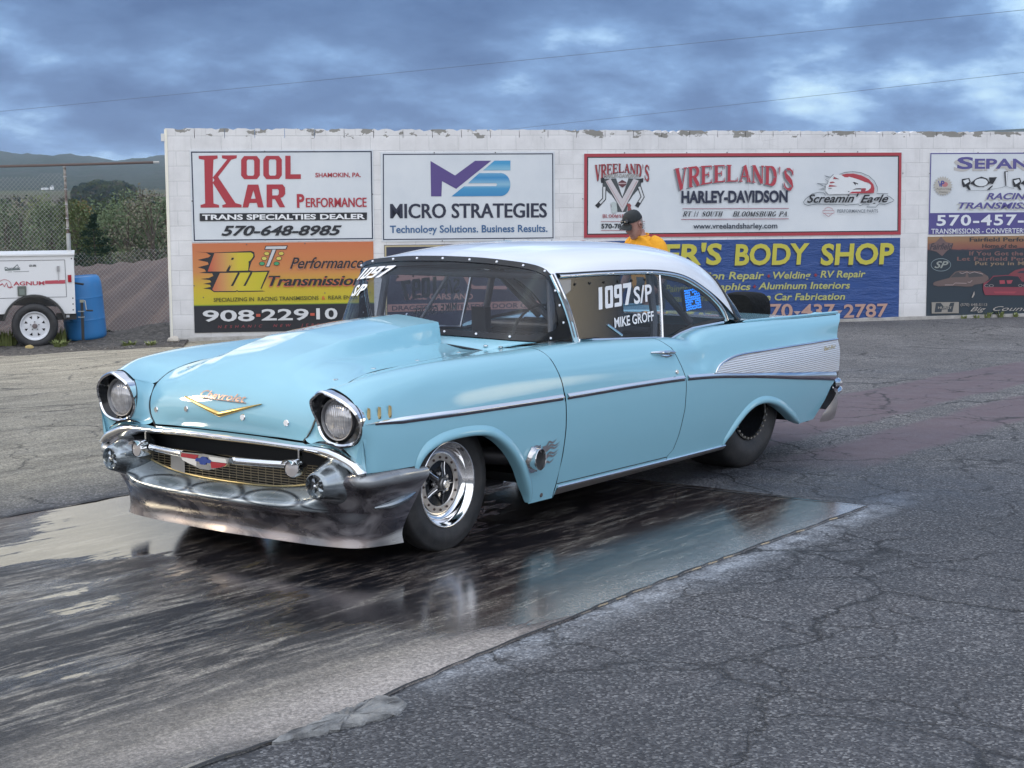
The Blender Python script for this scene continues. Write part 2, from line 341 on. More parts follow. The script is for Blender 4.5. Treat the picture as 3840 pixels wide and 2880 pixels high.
def pad():
    # right edge runs along y~2 with a broken piece near the camera; back edge at x~-2.1
    E = [(-2.16, 1.93), (-1.4, 1.945), (-.6, 1.955), (.2, 1.975), (.85, 2.02), (1.5, 2.06), (1.95, 2.105), (2.4, 2.14), (2.9, 2.13), (3.6, 2.18), (5, 2.22), (9, 2.3), (30, 2.4)]
    E2 = []
    for i in range(len(E)-1):
        n = max(2, int((E[i+1][0]-E[i][0])/.07)) if E[i][0] < 5 else 6
        for k in range(n):
            t = k/n; E2.append((E[i][0]*(1-t)+E[i+1][0]*t, E[i][1]*(1-t)+E[i+1][1]*t+random.uniform(-.006, .006)*(1 if E[i][0] < 1.2 else 2)))
    E2.append(E[-1])
    V = []; F = []
    for x, y in E2:
        V += [(x, y, .006), (x, .9, .006), (x, -.3, .006), (x+.06 if x < -2 else x, -1.6, .006)]
    for i in range(len(E2)-1):
        for j in range(3): F.append((4*i+j, 4*i+4+j, 4*i+5+j, 4*i+1+j))
    # thickness at the visible rim
    n = len(V); rim = [4*i for i in range(len(E2))]
    for k, i in enumerate(rim): V.append((V[i][0], V[i][1]+.006, -.012))
    for k in range(len(rim)-1): F.append((rim[k], rim[k+1], n+k+1, n+k))
    o = link('launch_pad', mesh('launch_pad', V, F), m_pad(), smooth=False)
    bm = bmesh.new(); bm.from_mesh(o.data); bmesh.ops.recalc_face_normals(bm, faces=bm.faces)
    if sum(f.normal.z for f in bm.faces) < 0: bmesh.ops.reverse_faces(bm, faces=bm.faces)
    bm.to_mesh(o.data); bm.free(); tag(o, kind='structure')
    # open joints: dark sealed gaps round the pad
    jm = mat('joint_tar', (.012, .013, .016), .75)
    j = MB()
    def strip(pts, w):
        L = []
        for i, p in enumerate(pts):
            a = np.array(pts[max(i-1, 0)]); b = np.array(pts[min(i+1, len(pts)-1)]); d = (b-a)/np.linalg.norm(b-a); nn = np.array((-d[1], d[0]))
            ww = w*random.uniform(.45, 1.2)/2; L.append([(*(np.array(p)+nn*ww), .0105), (*(np.array(p)-nn*ww), .0105)])
        j.grid(L)
    strip([(x, y+.004) for x, y in E2 if x < 6], .014)
    strip([(-2.16+.01*k, 1.93-.11*k) for k in range(33)], .018)
    strip([(-2.1+.15*k, -1.6+random.uniform(-.012, .012)) for k in range(60)], .045)  # far edge: dark strip drawn for the joint and its step's shadow
    tag(j.build('pad_joint', jm, smooth=False), kind='structure')
pad()
# the broken concrete chunk at the near edge of the pad
def chunk():
    m = mat('broken_concrete', (.42, .44, .46), .9); g = NT(m); c = g.co('Object')
    g.set(col=g.mix(g.ramp(g.noise(c, 9, 7, .65), [(.3, 0.), (.7, 1.)]), (.09, .092, .095), (.46, .465, .46))); g.bump(g.noise(c, 55, 7, .75), .02, 1)
    out = [(1.955, 2.10), (1.93, 2.16), (1.96, 2.235), (2.05, 2.275), (2.16, 2.262), (2.30, 2.225), (2.45, 2.178), (2.52, 2.145), (2.3, 2.125), (2.1, 2.11)]
    b = MB(); n = len(out); V = []; cx, cy = 2.18, 2.17; m.node_tree.nodes['Principled BSDF'].inputs['Roughness'].default_value = .85
    oo = []
    for i in range(n):
        (ax, ay), (bx, by) = out[i], out[(i+1) % n]; q = max(2, int(math.hypot(bx-ax, by-ay)/.02))
        oo += [(ax+(bx-ax)*t/q+random.uniform(-.009, .009), ay+(by-ay)*t/q+random.uniform(-.009, .009)) for t in range(q)]
    out = oo; n = len(out); lev = ((1.0, -.01), (.99, .006), (.93, .013), (.8, .015), (.6, .016), (.35, .014), (.12, .015))
    for r, (k, z) in enumerate(lev):
        V += [(cx+(x-cx)*k+random.uniform(-.006, .006)*k, cy+(y-cy)*k+random.uniform(-.004, .004)*k, z+(random.uniform(-.004, .005) if r else 0)) for x, y in out]
    F = [(i+r*n, (i+1) % n+r*n, (i+1) % n+(r+1)*n, i+(r+1)*n) for r in range(len(lev)-1) for i in range(n)]+[tuple(range((len(lev)-1)*n, len(lev)*n))]
    o = b.add(V, F).build('concrete_chunk', m, smooth=False)
    tag(o, 'broken piece of pale concrete lying at the near edge of the wet lane', 'concrete piece')
chunk()
# ---- dirt bank, weeds and stones along the foot of wall and fence
def m_dirt():
    m = mat('dirt', rough=.95); g = NT(m); c = g.co('Object')
    g.set(col=g.mix(g.ramp(g.vor(c, 22, 'F1', 1), [(.1, 0.), (.9, 1.)]), (.040, .036, .032), (.125, .112, .10))); g.bump(g.noise(c, 30, 6, .7), .03, 1); return m
DIRT = m_dirt()
def bank():
    us = np.linspace(-9, -.1, 90); qs = np.linspace(-1.9, 2.2, 42); P = []
    for u in us:
        row = []
        for q in qs:
            p = uq(u, q); z = float(zground(*p))+.006
            e = np.clip((q+1.5+.18*math.sin(u*2.1)+.1*math.sin(u*5.3))/.5, -.06, 1)
            if q > .6: z = float(zwall(u))+.006
            pile = .15*math.exp(-((u+.45)/.5)**2-((q-1.0)/.65)**2)+.05*math.exp(-((u+1.2)/.8)**2-((q-1.0)/.6)**2)
            z += .012*e+pile+(random.uniform(-.012, .02) if e > .3 else 0)
            row.append((p[0], p[1], z-(.03 if e < 0 else 0)))
        P.append(row)
    o = MB().grid(P).build('dirt_bank', DIRT, sh=0); tag(o, kind='structure')
bank()
GRASS = mat('grass_blade', (.075, .12, .03), .8); g = NT(GRASS); g.set(col=g.mix(g.noise(g.co('Object'), 6, 3), (.09, .13, .035), (.24, .26, .09)))
def tuft(name, c, r, h, n, label, cat='weed', group=None, lean=.5):
    b = MB(); V = []; F = []
    for i in range(n):
        a = random.uniform(0, 6.28); d = r*math.sqrt(random.random())*.7; x0, y0 = c[0]+d*math.cos(a), c[1]+d*math.sin(a)
        hh = h*random.uniform(.45, 1); aa = a+random.uniform(-.8, .8); l = lean*hh*random.uniform(.2, 1); wd = random.uniform(.006, .014)
        p0 = Vector((x0, y0, c[2]-.01)); p1 = p0+Vector((math.cos(aa)*l*.4, math.sin(aa)*l*.4, hh*.65)); p2 = p0+Vector((math.cos(aa)*l, math.sin(aa)*l, hh))
        s = Vector((-math.sin(aa), math.cos(aa), 0))*wd; k = len(V); V += [p0-s, p0+s, p1+s*1.2, p1-s*1.2, p2]; F += [(k, k+1, k+2, k+3), (k+3, k+2, k+4)]
    o = b.add(V, F).build(name, GRASS, smooth=False, normals=False); tag(o, label, cat, group); return o
def at(u, q, dz=0):
    p = uq(u, q); return (p[0], p[1], (float(zground(*p)) if q < .6 else float(zwall(u)))+dz)
tuft('weed', at(-1.80, -.25), .10, .13, 110, 'bright green weed clump between the trailer tyre and the jack', lean=1.0)
tuft('weed', at(-1.9, .55), .16, .26, 90, 'tall pale grass between the trailer tyre and the blue barrel')
tuft('weed', at(-2.62, .5), .22, .26, 130, 'pale grass tuft behind the trailer left of its tyre')
tuft('weed', at(-.85, -.75), .10, .10, 60, 'low green weed on the dirt in front of the chain link fence', lean=1.2)
tuft('weed', at(-.55, -.85), .07, .09, 40, 'small weed on the dirt nearest to the pale stone', lean=1.2)
for k, u in enumerate((11.05, 11.25, 11.42, 11.62, 11.85)):
    tuft('weed', at(u, -.06), .05, random.uniform(.06, .13), 26, 'small weed growing along the foot of the wall below the dark cars sign', group='weeds under the dark cars sign', lean=.9)
def stone(name, loc, r, col, label, seed):
    rnd = random.Random(seed); bm = bmesh.new(); bmesh.ops.create_icosphere(bm, subdivisions=2, radius=r)
    for v in bm.verts: v.co *= rnd.uniform(.84, 1.12); v.co.z *= .72
    me = bpy.data.meshes.new(name); bm.to_mesh(me); bm.free(); m = mat(name, col, .9); g = NT(m); g.bump(g.noise(g.co('Object'), 25, 5), .01)
    o = link(name, me, m, smooth=False); o.location = loc; tag(o, label, 'stone')
stone('stone', at(-.28, -.55, .05), .085, (.46, .42, .36), 'pale stone lying at the left foot of the block wall', 3)
stone('stone', at(-2.18, -.42, .03), .06, (.40, .30, .12), 'yellowish stone against the front of the trailer tyre', 8)
stone('stone', at(-.62, -.62, .02), .04, (.36, .34, .31), 'small grey stone in the dirt among the weeds', 12)
def gravel():
    b = MB(); rnd = random.Random(2)
    for i in range(900):
        u = rnd.uniform(-5, -.2); q = rnd.uniform(-1.5, 1.0); p = at(u, q, .02); r = rnd.uniform(.006, .02)
        pile = .15*math.exp(-((u+.45)/.5)**2-((q-1.0)/.65)**2)+.05*math.exp(-((u+1.2)/.8)**2-((q-1.0)/.6)**2)
        V = [Vector(p)+Vector((rnd.uniform(-1, 1), rnd.uniform(-1, 1), pile/r+k))*r for k in (-.4, .1, .8, .3)]
        b.add(V, [(0, 1, 2), (0, 2, 3), (0, 3, 1), (1, 3, 2)])
    m = mat('gravel', (.2, .19, .17), .9); g = NT(m); g.set(col=g.ramp(g.vor(g.co('Object'), 30, 'F1', 1), [(.2, (.06, .055, .05)), (.9, (.26, .24, .21))]))
    tag(b.build('gravel', m, smooth=False), 'loose gravel scattered over the dirt bank', 'gravel', kind='stuff')
gravel()
# ---- ploughed field behind fence and wall
def field():
    us = np.arange(-32, 14, .16); qs = np.concatenate([np.arange(2.0, 14, .35), np.arange(14, 43, .6)]); P = []
    for u in us:
        row = []
        for q in qs:
            p = uq(u, q); t = (q-2)/40
            z = zwall(u)-.02+t*(-.36+.080*(u+3.5))*1.0
            f = (u+.016*q)*2*math.pi/.80; z += .095*(1-.6*min(1, max(0, (q-22)/14)))*math.sin(f)+.02*math.sin(f*2.3+q*.4)+random.uniform(-.012, .012)
            if q > 39: z -= (q-39)**2*.09
            row.append((p[0], p[1], float(z)))
        P.append(row)
    m = mat('ploughed_soil', rough=.95); g = NT(m); c = g.co('Object')
    g.set(col=g.mix(g.noise(c, 5, 6, .65), (.055, .038, .034), (.155, .112, .098))); g.bump(g.noise(c, 14, 6, .7), .05)
    tag(MB().grid(P).build('ploughed_field', m, sh=0), kind='structure')
field()
# ---- the valley and the hills beyond
def valley():
    az = np.radians(np.concatenate([np.linspace(-430+155, -140, 60), np.linspace(-139, -118, 110), np.linspace(-117, 85, 70)]))
    dd = np.concatenate([[62, 75, 90, 110, 140, 180], np.geomspace(230, 1300, 26), np.geomspace(1400, 6500, 44)])
    sky = lambda a: np.interp(a, [-275, -205, -165, -159.5, -158.3, -150, -135, -131.5, -130.6, -130, -129, -127.6, -126.4, -120, -70, 0, 85],
                              [2.0, 2.2, 2.0, 1.76, 1.70, 1.3, 1.15, 1.09, 1.0, 1.0, 1.095, 1.185, 1.205, 1.15, 1.3, 2.4, 2.0])
    rnd = np.random.RandomState(4); ph = rnd.uniform(0, 6.28, 40); P = []
    for a in az:
        A = math.degrees(a); el = sky(A); row = []
        for d in dd:
            top = math.tan(R(el))*4300+1.7
            base = np.interp(d, [62, 90, 140, 230, 500, 850, 1250, 1500, 1900, 2600, 3500, 4300, 5200, 6500],
                             [-3, -6, -11, -15, -13, -6, -1.2, .6, 2.0, 22, 57, 82, 70, 40])
            if d > 1250: base = base*(top/82.0)*min(1, (d-900)/1200)+base*(1-min(1, (d-900)/1200))
            w = .0 if d < 1300 else (d-1300)/3000*6
            base += w*(.5*math.sin(A*2.7+d/430+ph[0])+.3*math.sin(A*6.1-d/260+ph[1])+.25*math.sin(A*13+d/90))+(rnd.uniform(-1, 1)*min(w, 5)*.30)
            row.append((CAMP[0]+d*math.cos(a), CAMP[1]+d*math.sin(a), float(base)))
        P.append(row)
    m = mat('valley', rough=1, spec=.05); g = NT(m); c = g.co('Object'); s = g.sep(c)
    n1 = g.noise(c, .010, 8, .7); n2 = g.noise(c, .05, 8, .75); n3 = g.vor(c, .085, 'F1', 0)
    wood = g.mix(g.ramp(g.math('MULTIPLY_ADD', n2, .6, g.math('MULTIPLY', n3, .35)), [(.3, 0.), (.68, 1.)]), (.018, .032, .020), (.075, .092, .058))
    wood = g.mix(g.ramp(n1, [(.45, 0.), (.62, .8)]), wood, g.mix(n2, (.05, .05, .042), (.10, .095, .075)))
    fld = g.ramp(g.vor(g.co('Object', (1, 1, 0)), .0065, 'F1', 1), [(.2, (.085, .15, .05)), (.5, (.19, .145, .12)), (.8, (.07, .12, .045))])
    mask = g.ramp(s[2], [(0, 0), (1, 1)])
    lo = g.math('DIVIDE', g.math('ADD', s[2], 16), 2.5, clamp=True); hi = g.math('DIVIDE', g.math('SUBTRACT', 2.2, s[2]), 1.5, clamp=True)
    g.set(col=g.mix(g.math('MULTIPLY', lo, hi), wood, fld)); g.bump(n2, 12, 1)
    o = MB().grid(P).build('hills', m, sh=0); tag(o, kind='structure')
valley()
# ---- trees
def leafmat(name, a, b): 
    m = mat(name, a, .85, spec=.2); g = NT(m); g.set(col=g.mix(g.noise(g.co('Object'), 1.1, 3), a, b)); return m
BARK = mat('bark', (.075, .062, .052), .95)
LM = {'dark': leafmat('needles', (.022, .05, .038), (.045, .08, .055)), 'olive': leafmat('spring_leaves', (.10, .135, .055), (.17, .20, .095)),
      'bud': leafmat('bud_leaves', (.125, .125, .09), (.18, .17, .125)), 'mid': leafmat('green_leaves', (.065, .10, .052), (.125, .16, .09)), 'rust': leafmat('rust_leaves', (.14, .10, .045), (.17, .14, .06))}
def leaves(b, c, r, n, size, rnd, flat=1.):
    V = []; F = []
    for i in range(n):
        d = Vector((rnd.gauss(0, 1), rnd.gauss(0, 1), rnd.gauss(0, 1))).normalized()*(rnd.random()**.45)
        p = Vector(c)+Vector((d.x*r[0], d.y*r[1], d.z*r[2])); s = size*rnd.uniform(.5, 1.3)
        u = Vector((rnd.gauss(0, 1), rnd.gauss(0, 1), rnd.gauss(0, 1)*flat)).normalized(); v = u.orthogonal().normalized()
        k = len(V); V += [p+u*s, p+v*s*.6, p-u*s, p-v*s*.6]; F.append((k, k+1, k+2, k+3))
    b.add(V, F)
def pos(az, d): return CAMP[0]+d*math.cos(R(az)), CAMP[1]+d*math.sin(R(az))
def zel(el, d): return CAMP[2]+math.tan(R(el))*d
def tree(kind, az, d, eltop, wide, label, seed, base=None, leafn=5200, conifer=False, low=.25, size=None, group='trees beyond the ploughed field'):
    rnd = random.Random(seed); x, y = pos(az, d); zt = zel(eltop, d); zb = base if base is not None else np.interp(d, [62, 90, 140, 230, 500], [-3, -6, -11, -15, -13])-.3
    H = zt-zb; root = empty('evergreen_tree' if conifer else 'broadleaf_tree', (x, y, zb), rnd.uniform(0, 6), label, 'tree', group)
    t = MB(); t.tube([(0, 0, 0), (rnd.uniform(-.2, .2), .1, H*.4), (rnd.uniform(-.3, .3), 0, H*.9)], [.020*H, .013*H, .003*H], 7)
    cb = MB(); S = size or d*.00085; leafn = leafn*2 if leafn < 5000 else leafn
    if conifer:
        for k in range(16):
            f = k/15; zz = H*(.10+.88*f); rr = wide*(1-f)**.8*rnd.uniform(.8, 1.1)+.15
            for j in range(9):
                a = rnd.uniform(0, 6.28); leaves(cb, (rr*.55*math.cos(a), rr*.55*math.sin(a), zz-.1*rr), (rr*.5, rr*.5, H*.035), leafn//150, S*.9, rnd, .3)
    else:
        nb = 24
        for k in range(nb):
            f = low+(1-low)*((k+.5)/nb); a = rnd.uniform(0, 6.28); prof = math.sin(math.pi*min(1, (f-low)/(1-low)*.85+.15))**.7
            rr = wide*prof*rnd.uniform(.35, .95); c = (rr*math.cos(a), rr*math.sin(a), H*min(.96, f)); z0 = H*(f*.75)
            t.tube([(0, 0, z0), (c[0]*.5, c[1]*.5, (z0+c[2])/2+.02*H), c], [.006*H, .004*H, .0015*H], 5, cap=False)
            for q in range(3): t.tube([c, (c[0]*rnd.uniform(.7, 1.5)+rnd.uniform(-.4, .4), c[1]*rnd.uniform(.7, 1.5)+rnd.uniform(-.4, .4), c[2]+H*rnd.uniform(.02, .12))], [.002*H, .0006*H], 4, cap=False)
            s = wide*rnd.uniform(.2, .45); leaves(cb, c, (s, s, s*rnd.uniform(.7, 1.2)), leafn//nb, S, rnd)
    t.build('trunk', BARK, root); cb.build('crown', LM[kind], root, smooth=False, normals=False); return root
tree('dark', -129.22, 74, -.80, 2.5, 'dark green fir tree standing just beyond the ploughed field', 1, conifer=True, leafn=6500)
tree('olive', -128.62, 82, -.42, 1.9, 'yellow green tree left of the dark fir beyond the field', 2)
tree('bud', -131.10, 78, -.12, 2.2, 'tall thin budding tree nearest to the left end of the wall', 3, leafn=700, low=.3)
tree('bud', -130.72, 84, -.22, 2.0, 'tall budding tree second from the end of the wall', 4, leafn=800, low=.3)
tree('mid', -130.30, 80, -.45, 2.2, 'mid green bushy tree between the fir and the budding trees', 5)
tree('mid', -129.80, 92, -.55, 2.2, 'green bushy tree close behind the right side of the fir', 6)
tree('rust', -128.85, 108, -.40, 1.7, 'rusty yellow tree above and behind the fence post', 7, leafn=1100)
tree('mid', -127.95, 84, -.60, 2.4, 'green rounded tree behind the fence left of the post', 8)
tree('olive', -127.45, 100, -.38, 2.4, 'pale green tree above the middle of the trailer', 9)
tree('bud', -126.95, 88, -.30, 2.2, 'bare budding tree above the left half of the trailer', 10, leafn=700)
tree('mid', -126.45, 94, -.45, 2.6, 'green tree at the far left edge behind the fence mesh', 11)
tree('mid', -131.6, 82, -.35, 2.4, 'green tree whose crown is cut by the left end of the wall', 12)
def woodland():
    rnd = random.Random(77); groups = {'mid': MB(), 'bud': MB(), 'olive': MB(), 'dark': MB()}
    for i in range(520):
        az = rnd.uniform(-136, -121); d = rnd.choice([rnd.uniform(110, 200), rnd.uniform(180, 420), rnd.uniform(380, 760)])
        kind = rnd.choice(['mid', 'bud', 'bud', 'olive', 'mid', 'dark'] if d < 500 else ['mid', 'bud', 'dark'])
        x, y = pos(az, d); zb = float(np.interp(d, [62, 90, 140, 230, 500, 850], [-3, -6, -11, -15, -13, -6]))
        H = min(rnd.uniform(7, 13), (zel(-.30+rnd.uniform(-.22, .08), d)-zb)); H = max(H, 3.0); w = H*rnd.uniform(.2, .34)
        b = groups[kind]
        for k in range(7):
            f = .25+.68*k/6; a = rnd.uniform(0, 6.28); leaves(b, (x+w*.5*math.cos(a), y+w*.5*math.sin(a), zb+H*f), (w*.7, w*.7, H*.15), 46, d*.0012, rnd)
        b.tube([(x, y, zb-1), (x+.1, y, zb+H*.9)], [.012*H, .003*H], 4, cap=False)
    for i in range(260):      # the wood on the rise at mid distance
        az = rnd.uniform(-130.6, -128.6); d = rnd.uniform(900, 1150); x, y = pos(az, d); zb = -4.2+(d-900)*.012; H = rnd.uniform(4.5, 9.8)*(.45+.55*min(1, (az+130.7)/.5, (-128.5-az)/.6)); w = H*.28
        for k in range(4): leaves(groups[rnd.choice(['mid', 'mid', 'olive', 'bud', 'dark'])], (x, y, zb+H*(.2+.22*k)), (w, w, H*.16), 40, 1.0, rnd)
    tot = MB()
    for i, (k, b) in enumerate(groups.items()):
        tot.mi = i; tot.add(b.V, b.F)
    o = tot.build('woodland', [LM[k] for k in groups], smooth=False, normals=False)
    tag(o, 'distant woodland filling the valley below the hills', 'woodland', kind='stuff')
woodland()
def farmhouse(az, d, w, h, label):
    x, y = pos(az, d); z = zel(.02, d); root = empty('farmhouse', (x, y, z), R(az+60), label, 'house')
    MB().box((0, 0, h/2), (w, w*.7, h)).build('wall', mat('white_siding', (.75, .76, .76), .7), root, smooth=False)
    MB().prism([(-w*.55, 0), (w*.55, 0), (0, h*.6)], (0, -w*.4, h), (1, 0, 0), (0, 0, 1), (0, w*.8, 0)).build('roof', mat('grey_roof', (.3, .31, .32), .8), root, smooth=False)
farmhouse(-127.96, 1880, 3.6, 2.9, 'white farmhouse on the far green field, taller of the two')
farmhouse(-127.74, 1870, 6.5, 1.7, 'low white farm building left of the taller white farmhouse')
# ---- overhead wires
WIRE = mat('wire', (.10, .13, .18), .7)
def wire(p, q, label):
    b = MB(); P = []
    for k in range(25):
        t = k/24; v = Vector(p).lerp(Vector(q), t); v.z -= .5*4*t*(1-t)*.12; P.append(v)
    b.tube(P, .0042, 5, cap=False); tag(b.build('overhead_wire', WIRE), label, 'wire', 'overhead wires')
def dirp(d, t): return Vector(CAMP)+Vector(d)*t
a0, a1 = dirp((-.5936, -.8035, .0448), 42), dirp((-.9318, -.3497, .0967), 30)
wire(a0+(a0-a1)*.6, a1+(a1-a0)*.6, 'higher of two thin wires crossing the cloudy sky')
a0, a1 = dirp((-.7938, -.6073, .0341), 46), dirp((-.9347, -.3498, .0630), 34)
wire(a0+(a0-a1)*1.2, a1+(a1-a0)*1.2, 'lower of two thin wires, dipping behind the wall top')
# ================================================================ BLOCK WALL
def m_block():
    m = mat('painted_block', rough=.82); g = NT(m); c = g.co('Object'); s = g.sep(c)
    cb = g.N.new('ShaderNodeCombineXYZ'); g.L.new(g.math('ADD', s[0], g.math('MULTIPLY', s[1], 1.0)), cb.inputs[0]); g.L.new(g.math('ADD', s[2], .011), cb.inputs[1])
    b = g.N.new('ShaderNodeTexBrick'); g.L.new(cb.outputs[0], b.inputs['Vector'])
    b.inputs['Scale'].default_value = 1; b.inputs['Brick Width'].default_value = .406; b.inputs['Row Height'].default_value = .203
    b.inputs['Mortar Size'].default_value = .007; b.inputs['Mortar Smooth'].default_value = .6; b.inputs['Bias'].default_value = 0
    b.inputs['Color1'].default_value = (.64, .632, .63, 1); b.inputs['Color2'].default_value = (.68, .672, .668, 1); b.inputs['Mortar'].default_value = (.57, .565, .565, 1)
    n = g.noise(c, 2.2, 7, .65); f = g.noise(c, 60, 4, .7)
    col = g.mix(1, b.outputs['Color'], g.ramp(n, [(.3, .86), (.6, 1.04)]), 'MULTIPLY')
    hair = g.vor(g.co('Object', (2.2, 2.2, 2.4)), 1.3, 'DISTANCE_TO_EDGE')
    hk = g.math('MULTIPLY', g.math('SUBTRACT', 1, g.math('DIVIDE', hair, .006), clamp=True), g.ramp(g.noise(c, .9, 3), [(.5, 0.), (.6, .5)]))
    col = g.mix(hk, col, (.33, .32, .32))
    # paint flaked from the top course, and rain streaks below it
    pn = g.noise(g.co('Object', (2.3, 1, 4.2)), 1.5, 5, .6)
    dens = g.math('MULTIPLY_ADD', g.ramp(s[0], [(0, 0), (1, 1)]), 0, .0)
    rgt = g.math('MULTIPLY', g.math('DIVIDE', s[0], 9, clamp=True), .075)
    top = g.math('DIVIDE', g.math('SUBTRACT', s[2], 2.37), .17)
    fl = g.math('MULTIPLY', g.math('GREATER_THAN', g.math('ADD', g.math('ADD', pn, rgt), g.math('MULTIPLY', g.math('SUBTRACT', top, .6), .10)), .585), g.math('GREATER_THAN', s[2], 2.385))
    col = g.mix(fl, col, g.mix(n, (.16, .155, .14), (.33, .32, .29)))
    stk = g.math('MULTIPLY', g.ramp(g.noise(g.co('Object', (7, 1, .35)), 1.6, 5, .7), [(.52, 0.), (.75, .35)]), g.band(s[2], 1.2, 2.6, 1.4))
    col = g.mix(stk, col, (.40, .385, .37))
    lowd = g.math('MULTIPLY', g.math('DIVIDE', g.math('SUBTRACT', -.02, s[2]), .3, clamp=True), g.ramp(n, [(.35, .2), (.65, .8)]))
    col = g.mix(lowd, col, (.36, .35, .33))
    g.set(col=col); h = g.math('ADD', g.math('MULTIPLY', b.outputs['Fac'], -1.0), g.math('MULTIPLY', f, .25))
    h = g.math('SUBTRACT', h, g.math('MULTIPLY', fl, .5)); g.bump(h, .004, .55); return m
wall = empty('block_wall', (W0[0], W0[1], 0), WY, 'long white painted concrete block wall carrying the advertising signs', 'wall')
def block_wall():
    rnd = random.Random(9); b = MB(); L, Rr = -.345, 24.0
    # body below the top course, then the top course block by block with chipped upper edges
    tz = lambda u: 2.535-.0060*(u+.3)
    z1 = 2.395
    b.grid([[(L+.006*(2.4-z)*-.0, 0, z), (Rr, 0, z)] for z in (-.75, z1)]); b.grid([[(L, .2, z), (Rr, .2, z)] for z in (-.75, z1)])
    b.add([(L, 0, -.75), (L, .2, -.75), (L, .2, z1), (L, 0, z1)], [(0, 1, 2, 3)]); b.add([(Rr, 0, -.75), (Rr, .2, -.75), (Rr, .2, z1), (Rr, 0, z1)], [(0, 1, 2, 3)])
    b.add([(L, 0, z1), (Rr, 0, z1), (Rr, .2, z1), (L, .2, z1)], [(0, 1, 2, 3)])
    u = L
    while u < 13.5:
        wdt = .406 if u > L else .398; e = min(u+wdt-.008, Rr); n = 7; T = []
        for k in range(n+1):
            x = u+(e-u)*k/n; T.append((x, tz(x)+rnd.uniform(-.006, .003)-(rnd.uniform(.01, .035) if rnd.random() < .10 else 0)))
        for k in range(n):
            (x0, t0), (x1, t1) = T[k], T[k+1]
            b.add([(x0, .003, z1), (x1, .003, z1), (x1, .003, t1), (x0, .003, t0), (x0, .197, z1), (x1, .197, z1), (x1, .197, t1), (x0, .197, t0)],
                  [(0, 1, 2, 3), (7, 6, 5, 4), (3, 2, 6, 7)]+([(0, 3, 7, 4)] if k == 0 else [])+([(1, 5, 6, 2)] if k == n-1 else []))
        u = e+.008
    b.build('block_courses', m_block(), wall, smooth=False)
    fm = mat('footing_concrete', (.40, .385, .36), .9); g = NT(fm); c = g.co('Object'); g.set(col=g.mix(g.ramp(g.noise(c, 5, 7, .68), [(.3, 0.), (.7, 1.)]), (.24, .225, .205), (.47, .455, .43))); g.bump(g.noise(c, 30, 5, .7), .01)
    f = MB(); us = np.linspace(L-.02, 24, 120)
    f.grid([[(x, .02, zwall(x)+.052), (x, -.045, zwall(x)+.048+rnd.uniform(-.012, .006)), (x, -.06, -.9)] for x in us]); f.build('footing', fm, wall, smooth=False)
    MB().grid([[(L-.012, .05, z), (L-.006, .012, z), (L+.012, -.006, z), (L+.030, -.008, z)] for z in (-.4, 2.52)]).build('corner_guard', mat('cream_metal', (.74, .72, .62), .5), wall, sh=0)
    MB().box((L-.03, .10, 2.41), (.05, .16, .10)).build('corner_flashing', mat('flashing', (.62, .62, .60), .5, .3), wall, smooth=False)
block_wall()
# ================================================================ SIGNS
INK = {}
def ink(col, rough=.45):
    k = tuple(col)+(rough,)
    if k not in INK: INK[k] = mat('sign_ink', col, rough)
    return INK[k]
WHITE, BLACK, NAVY, RED = (.72, .73, .74), (.012, .014, .02), (.014, .022, .055), (.36, .03, .045)
def font_pts(s, bold=0., res=3, italic=0., spacing=1.):
    cu = bpy.data.curves.new('t', 'FONT'); cu.body = s; cu.size = 1; cu.offset = bold; cu.resolution_u = res; cu.shear = italic; cu.space_character = spacing
    o = bpy.data.objects.new('t', cu); me = bpy.data.meshes.new_from_object(o)
    V = np.array([v.co[:2] for v in me.vertices]); F = [tuple(p.vertices) for p in me.polygons]
    bpy.data.objects.remove(o); bpy.data.curves.remove(cu); bpy.data.meshes.remove(me); return V, F
def arc(cx, cy, rx, ry, a0, a1, n=10): return [(cx+rx*math.cos(R(a0+(a1-a0)*k/n)), cy+ry*math.sin(R(a0+(a1-a0)*k/n))) for k in range(n+1)]
# outline serif capitals on a unit cell: thick and thin strokes plus slab serifs
def stroke(pts, w0, w1=None):
    w1 = w0 if w1 is None else w1; P = np.array(pts, float); n = len(P); L = []; Q = []
    for i in range(n):
        d = P[min(i+1, n-1)]-P[max(i-1, 0)]; d /= np.linalg.norm(d)+1e-9; nn = np.array((-d[1], d[0])); w = w0+(w1-w0)*i/(n-1)
        L.append(P[i]+nn*w/2); Q.append(P[i]-nn*w/2)
    return [(L[i], L[i+1], Q[i+1], Q[i]) for i in range(n-1)]
def rect(x0, y0, x1, y1): return [((x0, y0), (x1, y0), (x1, y1), (x0, y1))]
def wst(pts, ws):
    P = np.array(pts, float); n = len(P); A = []
    for i in range(n):
        d = P[min(i+1, n-1)]-P[max(i-1, 0)]; d /= np.linalg.norm(d)+1e-9; A.append((P[i]+np.array((-d[1], d[0]))*ws[i]/2, P[i]-np.array((-d[1], d[0]))*ws[i]/2))
    return [(A[i][0], A[i+1][0], A[i+1][1], A[i][1]) for i in range(n-1)]
